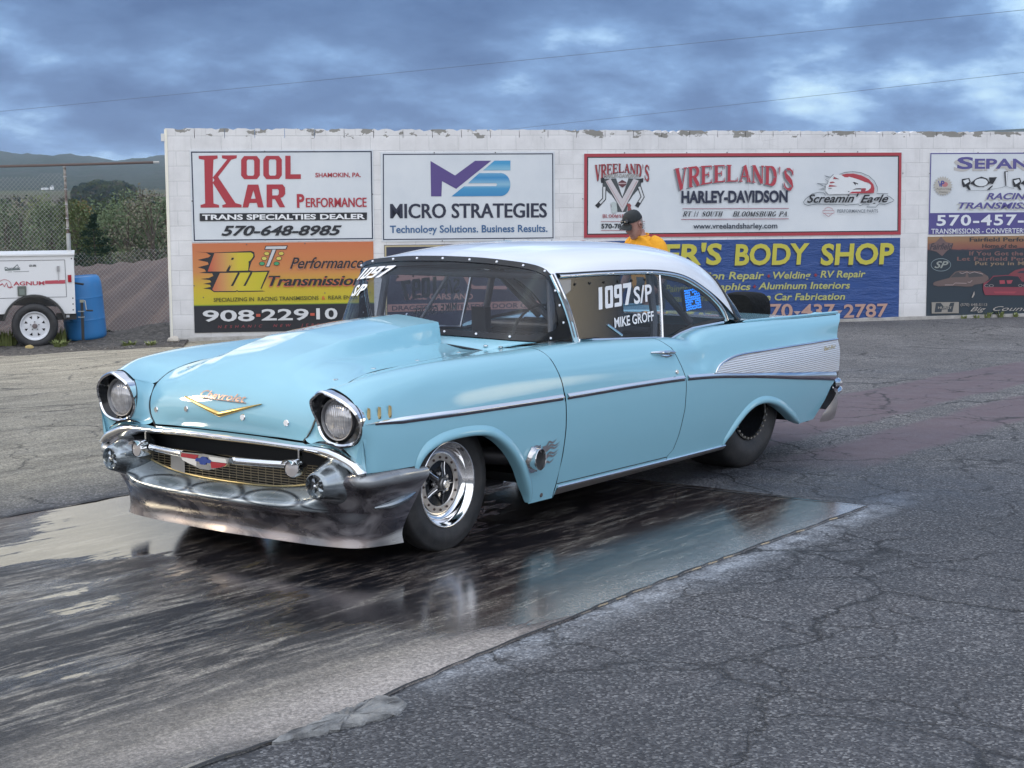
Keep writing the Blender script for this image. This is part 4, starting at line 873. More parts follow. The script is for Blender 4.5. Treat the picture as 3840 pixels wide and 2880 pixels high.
S.poly([(370+(183 if k % 2 else 145)*math.cos(math.pi*k/22), 690+(190 if k % 2 else 150)*math.sin(math.pi*k/22)) for k in range(44)], (.42, .40, .36), 'printed_seal')
S.text('V', 275, 705, 350, 110, (.05, .06, .25), bold=.02); S.poly([(405+58*math.cos(a*.5), 660+48*math.sin(a*.5)) for a in range(13)], (.42, .16, .17)); S.text('P', 330, 700, 395, 110, (.05, .06, .25), bold=.02); S.text('Authorized', 245, 758, 512, 36, (.16, .15, .13)); S.text('Dealer', 295, 815, 460, 34, (.16, .15, .13))
for dx in (0, 950):
    S.polys([[(720+dx, 560), (860+dx, 540), (885+dx, 610), (850+dx, 680), (745+dx, 710), (725+dx, 640)], [(1230+dx, 530), (1380+dx, 525), (1300+dx, 655), (1240+dx, 640)], [(870+dx, 640), (990+dx, 550), (1085+dx, 515), (1190+dx, 550), (1250+dx, 640), (1130+dx, 700), (1010+dx, 700)], [(800+dx, 690), (850+dx, 680), (888+dx, 765), (845+dx, 762)], [(1185+dx, 762), (1290+dx, 675), (1300+dx, 690), (1230+dx, 765)]], BLACK, 'printed_racer')
    S.polys([[(740+dx, 590), (840+dx, 560), (860+dx, 610), (780+dx, 660)], [(955+dx+125+125*math.cos(a*.45)-125, 620+72*math.sin(a*.45)) if False else (1080+dx+125*math.cos(a*.45), 622+72*math.sin(a*.45)) for a in range(14)]], (.60, .63, .65), 'printed_racer')
S.poly([(1515, 420), (1585, 415), (1550, 690), (1535, 690)], BLACK, 'printed_tree'); S.poly([(1540, 430), (1580, 428), (1550, 670)], (.6, .62, .64), 'printed_tree'); S.line([(800, 775), (1200, 768), (1480, 715), (1540, 690), (1610, 718), (1700, 735)], .006, (.25, .27, .28))
S.screws([(1030, 68), (1900, 66), (130, 455)])
# --- 8 dark sign with cars
def m_dusk():
    m = mat('dusk_print', rough=.4); g = NT(m); z = g.sep(g.co('Object'))[2]; n = g.noise(g.co('Object', (1.5, 1, 6)), 2, 5)
    v = g.math('MULTIPLY_ADD', g.math('SUBTRACT', n, .5), .10, g.math('DIVIDE', z, 1.17))
    g.set(col=g.ramp(v, [(0, (.020, .034, .048)), (.80, (.016, .028, .042)), (.835, (.03, .03, .045)), (.845, (.20, .075, .06)), (.91, (.24, .11, .065)), (1, (.27, .17, .085))])); return m
S = Sign('advertising_sign', 'dark sign picturing parked race cars under a sunset strip, lower right on the wall', (3480.6, 885.3), (4073.9, 879.7), (3470.8, 1189.2), (4062, 1177.2), 10.5, -.215, 2.44, 1.17, m_dusk()).crop(3460, 870, .21099)
S.text('Fairfield Performance', 825, 160, 2300, 75, (.03, .03, .035), bold=.03); S.text('Home of the', 1045, 275, 1665, 75, (.03, .03, .035), bold=.03)
RO = (.17, .09, .085)
S.text('If You Got the', 815, 405, 1770, 70, RO, bold=.03, sp=1.1); S.text('Let Fairfield Performance', 600, 500, 2500, 70, RO, bold=.03, sp=1.1); S.text('Put you in Motion', 915, 580, 2150, 68, (.22, .16, .11), bold=.03, sp=1.1)
S.polys([[(325, 75), (410, 170), (540, 195), (520, 260), (420, 330), (340, 420), (240, 340), (120, 310), (105, 205), (230, 170)]], (.13, .085, .085), 'printed_badge'); S.text('Fairfield', 125, 300, 530, 110, (.035, .03, .04), it=.35, bold=.02)
S.line([(315+172*math.cos(R(a)), 575+112*math.sin(R(a))) for a in range(0, 361, 15)], .008, (.20, .25, .27), 'printed_ring'); S.text('SP', 200, 630, 445, 120, (.26, .28, .26), it=.35, bold=.02)
BR = (.12, .085, .08)
S.poly([(175, 900), (215, 875), (380, 830), (455, 810), (560, 700), (640, 680), (1000, 690), (1080, 740), (1140, 780), (1155, 830), (1080, 900), (900, 930), (860, 960), (760, 965), (540, 950), (260, 960), (180, 940)], BR, 'printed_car'); S.polys([[(480, 800), (580, 710), (760, 700), (740, 790)], [(780, 700), (990, 705), (1060, 780), (800, 800)]], (.05, .05, .055), 'printed_car_glass')
for pts in ([(380, 935), (520, 935), (560, 900), (760, 905)], [(640, 715), (690, 730), (770, 700), (820, 725), (900, 700), (1050, 740)], [(780, 880), (820, 890), (860, 850)]): S.line(pts, .008, (.36, .28, .27), 'printed_highlight')
RR = (.20, .035, .055)
S.poly([(1500, 750), (1620, 670), (1780, 630), (2200, 630), (2400, 760), (2400, 900), (1740, 900), (1720, 790)], (.18, .04, .05), 'printed_car'); S.poly([(1650, 720), (1720, 680), (2100, 670), (2150, 730)], (.03, .03, .05), 'printed_car_glass')
S.poly([(1045, 1000), (1060, 900), (1160, 850), (1230, 770), (1480, 755), (1680, 770), (1760, 860), (1900, 880), (1900, 1120), (1085, 1115), (1060, 1060)], RR, 'printed_car'); S.poly([(1070, 950), (1165, 860), (1240, 785), (1480, 768), (1670, 782), (1740, 870), (1880, 900), (1880, 970), (1080, 970)], (.012, .018, .03), 'printed_car_glass')
S.polys([[(1340, 850), (1430, 850), (1440, 912), (1345, 915)], [(1465, 850), (1575, 848), (1545, 910), (1480, 912)], [(1230, 1050), (1640, 1050), (1600, 1085), (1260, 1085)]], (.30, .05, .07), 'printed_detail'); S.text('CO', 1070, 970, 1235, 48, (.25, .22, .22)); S.text('OO', 1670, 965, 1830, 45, (.25, .22, .22))
S.polys([[(140, 1245), (620, 1240), (615, 1440), (140, 1448)]], (.26, .24, .21), 'printed_badge'); S.polys([[(215, 1260), (300, 1255), (350, 1320), (440, 1320), (470, 1255), (540, 1250), (500, 1420), (420, 1420), (420, 1370), (320, 1375), (310, 1420), (190, 1425)]], (.03, .04, .05), 'printed_badge'); S.text('HURST', 250, 1362, 495, 40, (.26, .24, .21), bold=.03)
S.text('(570) 648-5113', 645, 1308, 1115, 46, (.24, .22, .20), bold=.02); S.text('Big', 815, 1405, 1090, 80, (.36, .33, .30), it=.5); S.text('Country', 1215, 1395, 2050, 80, (.38, .35, .32), it=.5)
S.poly([(840, 1160), (890, 1040), (895, 1100), (865, 1160)], (.33, .30, .27), 'torn_patch')
# ================================================================ THE CAR
car = empty('race_car', (0, 0, 0), 0, 'light blue finned race car with white roof and tall hood scoop', 'car')
def m_paint(name, col, flake=0):
    m = mat(name, col, .5, 0, 1.0, .3); g = NT(m); n = g.noise(g.co('Object'), 2.1, 4)
    g.set(col=g.mix(n, tuple(c*.97 for c in col), tuple(min(1, c*1.03) for c in col))); g.b.inputs['Coat Roughness'].default_value = .035; return m
BLUE = m_paint('blue_paint', (.235, .475, .575)); ROOFW = m_paint('white_paint', (.74, .76, .79))
CHROME = mat('chrome', (.80, .81, .82), .06, 1); ALU = mat('polished_aluminium', (.72, .72, .72), .16, 1); GOLD = mat('gold', (.62, .45, .17), .28, 1)
DARK = mat('black_interior', (.010, .011, .013), .7); TRIMB = mat('black_rubber', (.012, .013, .015), .45); BLK = mat('gloss_black', (.008, .009, .011), .15)
RUB = mat('tyre_rubber', (.020, .021, .024), .62); g = NT(RUB); c = g.co('Object'); g.set(col=g.mix(g.ramp(g.noise(c, 7, 6, .7), [(.4, 0.), (.75, 1.)]), (.014, .015, .017), (.042, .040, .040))); g.bump(g.noise(c, 90, 4), .001)
WDEC = mat('white_vinyl', (.74, .75, .77), .5); PRINT = mat('grey_vinyl', (.25, .235, .245), .4, .4); GRED = mat('red_enamel', (.34, .02, .03), .2, 0, 1); GBLUE = mat('blue_enamel', (.02, .05, .24), .2, 0, 1); GWHT = mat('white_enamel', (.66, .64, .60), .25, 0, 1)
def m_glass(name, tint, ior=1.5, rough=.0):
    m = bpy.data.materials.new(name); m.use_nodes = True; t = m.node_tree; t.nodes.clear(); L = t.links
    o = t.nodes.new('ShaderNodeOutputMaterial'); mx = t.nodes.new('ShaderNodeMixShader'); tr = t.nodes.new('ShaderNodeBsdfTransparent'); gl = t.nodes.new('ShaderNodeBsdfGlossy'); fr = t.nodes.new('ShaderNodeLayerWeight'); fr.inputs[0].default_value = .5
    pw = t.nodes.new('ShaderNodeMath'); pw.operation = 'POWER'; pw.inputs[1].default_value = 4.2; L.new(fr.outputs['Facing'], pw.inputs[0]); ma = t.nodes.new('ShaderNodeMath'); ma.operation = 'MULTIPLY_ADD'; ma.inputs[1].default_value = .9; ma.inputs[2].default_value = .045; L.new(pw.outputs[0], ma.inputs[0]); tr.inputs[0].default_value = (*tint, 1); gl.inputs['Roughness'].default_value = rough
    L.new(ma.outputs[0], mx.inputs[0]); L.new(tr.outputs[0], mx.inputs[1]); L.new(gl.outputs[0], mx.inputs[2]); L.new(mx.outputs[0], o.inputs[0]); return m
GLASS = m_glass('window_plastic', (.66, .69, .73)); GLASSD = m_glass('rear_window_plastic', (.35, .38, .42))
def both(fn):
    """left and right"""
    return [fn(1), fn(-1)]
def ms(P, s):
    P = np.array(P, float).copy(); P[..., 1] *= s; return P
# ---- side section
def Ym(x): return pchip([-4.2, -3.9, -3.4, -2.9, -2.3, -1.8, -.8, 0, .35, .6, .72], [.838, .862, .897, .920, .935, .940, .938, .932, .913, .886, .866], x)
def Zc(x): return pchip([-4.16, -3.5, -3.2, -2.9, -2.74, -2.5, -2.34, -2.22, -2.116, -1.95, -1.5, -1.06, -.84, -.44, .02, .45, .69], [.868, .880, .887, .893, .895, .897, .893, .876, .850, .868, .891, .905, .908, .906, .902, .876, .826], x)
def Yc(x): return pchip([-4.16, -3.4, -2.9, -2.34, -2.1, -1.6, -1.0, -.4, .2, .5, .67], [.775, .79, .80, .80, .81, .80, .795, .80, .79, .755, .695], x)
KX = [-4.16, -3.3, -2.6, -2.2, -1.9, -.8, 0, .45, .66]
def kv(v, x): return pchip(KX, v, x)
def section(x, nz=56, fen=False):
    """points (y,z) from the bottom, over the crown, to the inner edge"""
    ym, zc, yc = float(Ym(x)), float(Zc(x)), float(Yc(x))
    dA = float(kv([.022, .028, .030, .030, .020, .018, .018, .016, .004], x)); dB = float(kv([.042, .052, .066, .075, .085, .086, .086, .092, .130], x)); dC = float(kv([.014, .022, .032, .042, .046, .046, .046, .046, .056], x))
    P = [(ym-.088, .08), (ym-.048, .24), (ym-.016, .40), (ym-.001, .54), (ym, .65), (ym-dA, zc-.135), (yc+dB, zc-.055), (yc+dC, zc-.013), (yc, zc)]
    if x > .56: P = [(y-(3.2*(x-.56)**2 if z < .62 else 0), z) for y, z in P]
    i1 = (float(kv([-.022, -.025, -.03, -.035, -.035, -.05, -.11, -.09, -.07], x)), float(kv([-.006, -.007, -.006, -.004, -.003, -.002, -.012, -.018, -.035], x)))
    i2 = (float(kv([-.10, -.11, -.10, -.075, -.068, -.10, -.262, -.200, -.125], x)), float(kv([-.045, -.040, -.022, -.006, -.004, -.003, -.030, -.038, -.090], x)))
    i2 = (yc+i2[0], zc+i2[1])
    if fen:      # fenders run in to the hood seam and round the inside of the headlight
        FX = [-.82, -.70, -.45, -.05, .28, .46, .565, .662]; i2 = (float(pchip(FX, [.60, .551, .546, .541, .561, .581, .588, .612], x)), float(pchip(FX, [.898, .893, .887, .869, .853, .813, .763, .792], x)))
        k = float(pchip([-.82, .2, .5, .66], [.35, .42, .45, .5], x)); i1 = (yc+(i2[0]-yc)*k-yc, zc+(i2[1]-zc)*k*.72-zc)
    P += [(yc+i1[0], zc+i1[1]), i2]
    return crv(P, nz)
_yc = {}
def Yat(x, z):
    """outer y of the body side at x, z"""
    f = x*50; i = math.floor(f); f -= i; r = []
    for j in (i, i+1):
        if j not in _yc: s = section(j/50, 80); k = int(np.argmax(s[:, 1])); _yc[j] = (s[:k+1, 1], s[:k+1, 0])
        r.append(float(np.interp(z, *_yc[j])))
    return r[0]*(1-f)+r[1]*f
FA = np.array([(.335, .40), (.325, .453), (.285, .505), (.205, .540), (.095, .556), (-.085, .552), (-.185, .530), (-.300, .465), (-.412, .365), (-.497, .256), (-.550, .165), (-.562, .10)])
RA = np.array([(-2.44, .16), (-2.462, .214), (-2.52, .262), (-2.588, .318), (-2.672, .370), (-2.775, .402), (-2.90, .406), (-3.07, .371), (-3.25, .300), (-3.37, .245), (-3.50, .19), (-3.52, .16)])
FA = crv(FA, 90); RA = crv(RA, 90)
def zmin(x):
    if x < -3.47: b = .213
    elif x < -2.45: b = .16
    elif x < -.775: b = .198
    elif x < -.60: b = .146
    elif x > .30: b = .462
    else: b = .146
    for A in (FA, RA):
        lo, hi = A[:, 0].min(), A[:, 0].max()
        if lo < x < hi: b = max(b, float(np.interp(x, A[::-1, 0], A[::-1, 1])))
    return b
def clip(sec, z0, n):
    k = int(np.argmax(sec[:, 1])); low = sec[:k+1]
    if z0 > low[0, 1]:
        y0 = np.interp(z0, low[:, 1], low[:, 0]); sec = np.vstack([[y0, z0], sec[sec_idx(sec, z0):]])
    s = np.concatenate([[0], np.cumsum(np.linalg.norm(np.diff(sec, axis=0), axis=1))]); u = np.linspace(0, s[-1], n)
    return np.stack([np.interp(u, s, sec[:, 0]), np.interp(u, s, sec[:, 1])], -1)
def sec_idx(sec, z0):
    for i in range(len(sec)):
        if sec[i, 1] > z0+1e-4: return i
    return len(sec)-1
DF = np.array([(-.676, .93), (-.690, .905), (-.727, .863), (-.763, .749), (-.779, .65), (-.787, .503), (-.781, .356), (-.762, .222), (-.755, .12)])   # door's front seam
DR = np.array([(-1.70, .93), (-1.755, .885), (-1.857, .816), (-1.903, .722), (-1.932, .638), (-1.931, .477), (-1.902, .33), (-1.872, .255), (-1.82, .222), (-1.80, .12)])
def seam(D, z): return float(np.interp(z, D[::-1, 1], D[::-1, 0]))
REAR = np.array([(-3.66, .10), (-3.69, .211), (-3.823, .324), (-3.885, .403), (-3.935, .435), (-3.945, .487), (-3.985, .70), (-4.03, .80), (-4.10, .85), (-4.14, .868), (-4.14, .95)])
def panel(name, xa, xb, n, nz=54, parent=None, off=0., material=None, xs=None):
    """xa, xb: functions of z (rear, front edge)"""
    S = np.linspace(0, 1, n) if xs is None else xs; P = []
    for s in S:
        x = xa(.6)*(1-s)+xb(.6)*s; pts = None
        for it in range(2):
            col = []
            z0 = zmin(x); base = clip(SEC(x, name == 'f'), z0, nz)
            for j in range(nz):
                z = base[j, 1]; xx = xa(z)*(1-s)+xb(z)*s; col.append((xx, z))
        out = []
        for j, (xx, z) in enumerate(col):
            if j < nz*.62 or True:
                sec = SEC(xx, name == 'f'); cc = clip(sec, max(zmin(xx), .02), nz); out.append((xx, cc[j, 0]-off, cc[j, 1]))
        P.append(out)
    return np.array(P)
_sc = {}
def SEC(x, fen=False):
    k = (round(float(x), 3), fen)
    if k not in _sc: _sc[k] = section(k[0], 56, fen)
    return _sc[k]
def grid_obj(name, P, material, parent, s=1, off=0, sh=0):
    o = MB().grid(ms(P, s)).build(name, material, parent, sh=sh); return o
def dense(a, b, n, extra):
    x = np.concatenate([np.linspace(a, b, n)]+[np.linspace(e-.05, e+.05, 30) for e in extra]); x = np.unique(np.clip(x, min(a, b), max(a, b))); return x
# fender
def fender_grid(off=0.):
    X = dense(-.775, .665, 110, (.315, -.545, -.31)); S = (X+.775)/(.665+.775)
    return panel('f', lambda z: seam(DF, z)+.004, lambda z: .665, 0, 58, off=off, xs=S)
def door_grid(off=0.): return panel('d', lambda z: seam(DR, z)+.003, lambda z: seam(DF, z)-.004, 60, 58, off=off)
def quarter_grid(off=0.):
    X = dense(-4.0, -1.93, 110, (-2.46, -3.45, -2.6)); S = (X+4.0)/(4.0-1.93)
    return panel('q', lambda z: float(np.interp(z, REAR[:, 1], REAR[:, 0])), lambda z: seam(DR, z)-.003, 0, 58, off=off, xs=S)
FG, DG, QG = fender_grid(), door_grid(), quarter_grid()
fender = both(lambda s: grid_obj('front_fender', FG, BLUE, car, s)); door = both(lambda s: grid_obj('door', DG, BLUE, car, s)); quarter = both(lambda s: grid_obj('rear_quarter', QG, BLUE, car, s))
# dark inner shell behind the seams
IN = []
for x in np.linspace(-3.6, .3, 60):
    s = clip(SEC(x), max(zmin(x)+.03, .2), 20)[:15]; IN.append([(x, y-.03, z-.012) for y, z in s])
both(lambda s: grid_obj('inner_panel', IN, DARK, car, s))
# rolled wheel arch lips
def lip(A, s, name, par, w=.045, sk=(0, None)):
    A = A[sk[0]:sk[1]]; n = len(A); P = []
    for i in range(n):
        d = A[min(i+1, n-1)]-A[max(i-1, 0)]; d /= np.linalg.norm(d)+1e-9; nn = np.array((-d[1], d[0]))
        if nn[1] < -.2 or np.dot(nn, A[i]-A.mean(0)) < 0: nn = -nn
        e = min(1, min(i, n-1-i)/8.)**.6; ww = w*(.45+.55*e); row = []
        for f, h in ((1.0, .0), (.8, .006), (.55, .013), (.3, .016), (.1, .014), (-.02, .006), (-.06, -.012), (-.04, -.05)):
            p = A[i]+nn*ww*f; y = Yat(p[0], min(p[1], .8)); row.append((p[0], y+h*(.4+.6*e)+.0015, p[1]))
        P.append(row)
    grid_obj(name, P, BLUE, par, s)
for s, f, q in ((1, fender[0], quarter[0]), (-1, fender[1], quarter[1])):
    lip(FA, s, 'wheel_arch_lip', f, .048, (3, -4)); lip(RA, s, 'wheel_arch_lip', q, .045, (3, -6))
# ---- hood
SEAM = [(-.60, .545, .890), (-.40, .540, .885), (-.05, .535, .868), (.28, .555, .852), (.46, .575, .812), (.56, .572, .755), (.612, .553, .695), (.632, .532, .632), (.640, .492, .577)]
CEN = [(-.60, 0, .930), (-.40, 0, .929), (-.05, 0, .922), (.28, 0, .912), (.48, 0, .880), (.605, 0, .812), (.665, 0, .730), (.678, 0, .655), (.650, 0, .580)]
def hood():
    ns, na = 120, 161; a = crv(SEAM, ns); c = crv(CEN, ns); P = np.zeros((ns, na, 3)); A = np.linspace(-1, 1, na)
    for i in range(ns):
        x0 = c[i, 0]
        # power bulge: flat topped scoop with sharp shoulders, opening at the cowl
        top = float(pchip([-.60, -.45, -.13, .08, .21, .40, .52, .60], [.104, .102, .090, .078, .055, .034, .016, .003], min(max(x0, -.6), .6)))
        wt = float(pchip([-.6, -.2, .2, .60], [.268, .262, .245, .18], min(max(x0, -.6), .6))); wb = float(pchip([-.6, -.2, .2, .6], [.286, .300, .325, .36], min(max(x0, -.6), .6)))
        for j, t in enumerate(A):
            # even lateral spacing with more columns at the bulge shoulders
            y = a[i, 1]*t; f = abs(t); z = c[i, 2]+(a[i, 2]-c[i, 2])*f**1.7; x = c[i, 0]+(a[i, 0]-c[i, 0])*f**2.2
            z -= .012*math.sin(math.pi*min(1, max(0, (f-.55)/.45)))*(1 if x0 < .5 else max(0, 1-(x0-.5)/.1))
            b = abs(y); k = np.clip((wb-b)/max(wb-wt, .01), 0, 1); k = .55*k+.45*k*k*(3-2*k)
            crown = 1+.16*max(0, 1-b/.26)
            # twin wind-split bulges either side at the front
            g2 = .020*math.exp(-((b-.36)/.085)**2)*math.exp(-((x0-.36)/.22)**2)
            P[i, j] = (x, y, z+top*k*crown+g2)
    # straight vertical end of the scoop at the cowl
    o = MB().grid(P).build('hood', BLUE, car, sh=42); return o, P
hood_o, HP = hood()
def hood_at(x, y):
    """height on the hood near (x,y)"""
    d = (HP[:, :, 0]-x)**2+(HP[:, :, 1]-y)**2; i, j = np.unravel_index(np.argmin(d), d.shape); return HP[i, j]
# scoop mouth
MB().grid([[(-.598, y, z) for z in (.925, 1.030-.1*max(0, (abs(y)-.24)/.05))] for y in np.linspace(-.27, .27, 12)]).build('scoop_mouth', DARK, hood_o, smooth=False)
# cowl between hood and windshield
_A = [0, .30, .55, .72, .83, .92, 1]
def _wl(X, Y, Z): return lambda a: np.array((float(pchip(_A, X, abs(a))), math.copysign(float(pchip(_A, Y, abs(a))), a), float(pchip(_A, Z, abs(a)))))
WB = _wl([-.715, -.720, -.745, -.795, -.870, -.995, -1.185], [0, .27, .48, .605, .664, .693, .706], [.944, .942, .936, .928, .920, .912, .905])        # glass base line
WT = _wl([-.985, -.988, -.998, -1.008, -1.020, -1.034, -1.052], [0, .24, .43, .545, .602, .636, .650], [1.340, 1.335, 1.322, 1.308, 1.296, 1.280, 1.254])  # glass header line
def cowl():
    P = []
    for a in np.linspace(-.86, .86, 60):
        b = WB(a); y = max(-.56, min(.56, b[1]*.98)); f = (-.607, y, .930-.040*(abs(y)/.545)**1.7); P.append([(f[0]*(1-t)+(b[0]+.008)*t, f[1]*(1-t)+b[1]*t, (f[2]-.010)*(1-t)+(b[2]-.003)*t+.006*math.sin(math.pi*t)) for t in np.linspace(0, 1, 8)])
    MB().grid(P).build('cowl', BLUE, car, sh=0)
    # corner between fender top, cowl and door top
    for s in (1, -1):
        Q = [[(x, y*s, float(Zc(x))-.009-.05*max(0, .62-y)) for y in np.linspace(.56, .725, 9)] for x in np.linspace(-1.20, -.74, 14)]
        MB().grid(Q).build('cowl_corner', BLUE, car, sh=0)
cowl()
MB().tube([(-.604, y, .920-.034*(abs(y)/.55)**1.7) for y in np.linspace(-.55, .55, 20)], .006, 6).build('hood_gap_seal', TRIMB, hood_o)
for s in (1, -1):
    a = crv(SEAM, 60); MB().tube([(p[0], (p[1]+.006)*s, p[2]-.004) for p in a], .0035, 6).build('hood_gap_seal', TRIMB, hood_o)
def disc(name, p, n, r, m, par, h=.004, seg=14): return MB().lathe([(0, h), (r*.8, h), (r, h*.4), (r, -.002)], n, p, seg).build(name, m, par)
for s in (1, -1):
    for x, dy in ((.42, .035), (.16, .03), (-.16, .03), (-.48, .03)):
        p = hood_at(x, (.545-dy-.02)*s); disc('quarter_turn_fastener', p, (.05, 0, 1), .012, ALU, hood_o, .002)
    disc('quarter_turn_fastener', (-.69, .60*s, .904), (0, .1*s, 1), .012, ALU, car, .002); disc('quarter_turn_fastener', (-.655, .53*s, .908), (0, .1*s, 1), .012, ALU, car, .004)
for y, z in ((-.485, .648), (-.235, .672), (.145, .668), (.40, .652)): 
    d = (HP[:, :, 1]-y)**2+(HP[:, :, 2]-z)**2+np.where(HP[:, :, 0] > .5, 0, 9); i, j = np.unravel_index(np.argmin(d), d.shape); disc('hood_pin', HP[i, j], (1, .15*np.sign(y), .12), .015, ALU, hood_o, .006)
# V emblem and script lie on the nose
def nose(y, z):
    d = (HP[:, :, 1]-y)**2+(HP[:, :, 2]-z)**2+np.where(HP[:, :, 0] > .5, 0, 9); i, j = np.unravel_index(np.argmin(d), d.shape)
    # average of nearest nodes
    w = np.exp(-d/2e-4); w /= w.sum(); return float((HP[:, :, 0]*w).sum())
def vemblem():
    P = []
    for t in np.linspace(-1, 1, 41):
        y = .255*t; zc = .664+.066*abs(t); h = .021*(1-abs(t)**1.3)+.004; row = []
        for k, e in ((-1, .0), (-.1, .011), (1, .0)): z = zc+k*h*.5; row.append((nose(y, z)+.004+e, y, z))
        P.append(row)
    MB().grid(P).build('v_emblem', GOLD, car, sh=0)
vemblem()
def script(name, t, fn, mat_, par, it=.3, bold=.004):
    V, F = font_pts(t, bold, 2, it); X = V[:, 0]/V[:, 0].max(); Z = V[:, 1]; MB().add([fn(a, b) for a, b in zip(X, Z)], F).build(name, mat_, par, smooth=False, normals=False)
script('hood_script', 'Chevrolet', lambda a, b: (nose(-.155+.31*a, .740+.045*b)+.012, -.155+.31*a, .738+.046*b-.006*a), mat('copper_script', (.55, .32, .22), .3, 1), car, .35)
MB().tube([(nose(y, .735)+.012, y, .735-.006*(y+.155)/.31) for y in np.linspace(-.15, .165, 14)], .0022, 5).build('script_bar', mat('copper_bar', (.55, .32, .22), .3, 1), car)
# ---- headlights
BEZ = [(.640, .800), (.690, .826), (.745, .815), (.805, .787), (.855, .745), (.874, .700), (.868, .645), (.838, .600), (.782, .577), (.715, .574), (.655, .592), (.618, .632), (.604, .690), (.600, .745), (.612, .780)]
def headlight(s):
    cy, cz = .722, .694; n = 72; B = crv(BEZ, n+1, closed=True)[:n]; rows = [[], [], [], [], []]
    for y, z in B:
        up = max(0, (z-.66)/.165); inn = max(0, (.70-y)/.1)*up; fwd = .672+.062*min(1, up)**1.2+.012*inn; r = Vector((y-cy, z-cz)); k = r.length
        rows[0].append((.640, y, z)); rows[1].append((fwd-.008, y+.002*r[0]/k, z+.002*r[1]/k)); rows[2].append((fwd, y-.006*r[0]/k, z-.006*r[1]/k)); rows[3].append((fwd-.006, y-.014*r[0]/k, z-.014*r[1]/k))
        rows[4].append((.652, cy+r[0]/k*.097, cz+r[1]/k*.101))
    h = MB().lathe([(.084, 0), (.088, .010), (.093, .011), (.097, .004), (.098, -.02)], (1, 0, 0), (.652, cy*s, cz), 40).build('headlight', mat('retainer_grey', (.30, .30, .31), .3, .9), car)
    MB().grid(ms(rows[:4], s), closev=True).build('headlight_bezel', CHROME, h, sh=30); MB().grid(ms(rows[3:], s), closev=True).build('headlight_recess', BLK, h, sh=0)
    MB().grid(ms([[(.660, p[1]+.002*(p[1]-cy)/.12, p[2]+.002*(p[2]-cz)/.12) for p in rows[0]], [(.668, p[1]+.001, p[2]) for p in rows[0]]], s), closev=True).build('bezel_gasket', TRIMB, h)
    lm = LENS; MB().lathe([(.0001, .020), (.03, .018), (.055, .012), (.075, .004), (.086, -.006)], (1, 0, 0), (.654, cy*s, cz), 40).build('lens', lm, h, sh=0)
    for a in (0, 120, 240):
        ca, sa = math.cos(R(a-90)), math.sin(R(a-90)); MB().box((.658, (cy+.106*ca)*s, cz+.108*sa), (.012, .014 if abs(ca) < .5 else .022, .018 if abs(ca) < .5 else .012)).build('retainer_clip', ALU, h, smooth=False)
LENS = mat('headlight_glass', (.42, .42, .44), .08, .35, 1); g = NT(LENS); c = g.co('Object', (1, 3, 3))
g.set(col=g.mix(g.ramp(g.noise(g.co('Object', (8, 14, 22)), 1.1, 3), [(.35, 0.), (.65, 1.)]), (.30, .30, .31), (.58, .58, .60)), metal=.45)
g.bump(g.math('SINE', g.math('MULTIPLY', g.sep(g.co('Object'))[1], 520)), .002, .5)
both(headlight)
# front face of the fender round the bezel
def fface(s):
    A = crv([(.660, .612, .790), (.658, .597, .735), (.657, .602, .680), (.656, .620, .626), (.656, .660, .588), (.655, .718, .570), (.656, .785, .573), (.657, .842, .598), (.658, .868, .636)], 40)
    Bc = crv([(.565, .580, .757), (.609, .560, .700), (.630, .540, .645), (.640, .507, .592), (.650, .540, .573), (.656, .650, .571), (.650, .740, .552), (.645, .815, .515), (.640, .872, .462)], 40)
    P = []
    for k in range(40):
        row = []
        for t in np.linspace(0, 1, 12):
            p = A[k]*(1-t)+Bc[k]*t; p[0] -= .022*math.sin(math.pi*t)*(1 if k < 22 else max(.0, 1-(k-22)/12)); row.append(p)
        P.append(row)
    grid_obj('fender_face', P, BLUE, fender[0 if s > 0 else 1], s)
    Q = [[(.660, .868-.002*i, z) for i in range(2)] for z in (.64, .6, .55, .5, .462)]
    # outer corner from the bezel down to the bumper
    C1 = crv([(.658, .868, .640), (.652, .874, .58), (.646, .876, .52), (.640, .872, .462)], 12); C2 = np.array([(.655, Yat(.655, z), z) for z in np.linspace(.640, .462, 12)]); C2[:, 0] -= .02
    C2[:, 1] = [Yat(.635, z) for z in np.linspace(.640, .462, 12)]
    grid_obj('fender_corner', [[a*(1-t)+b*t for t in (0, .5, 1)] for a, b in zip(C1, C2)], BLUE, fender[0 if s > 0 else 1], s)
both(fface)
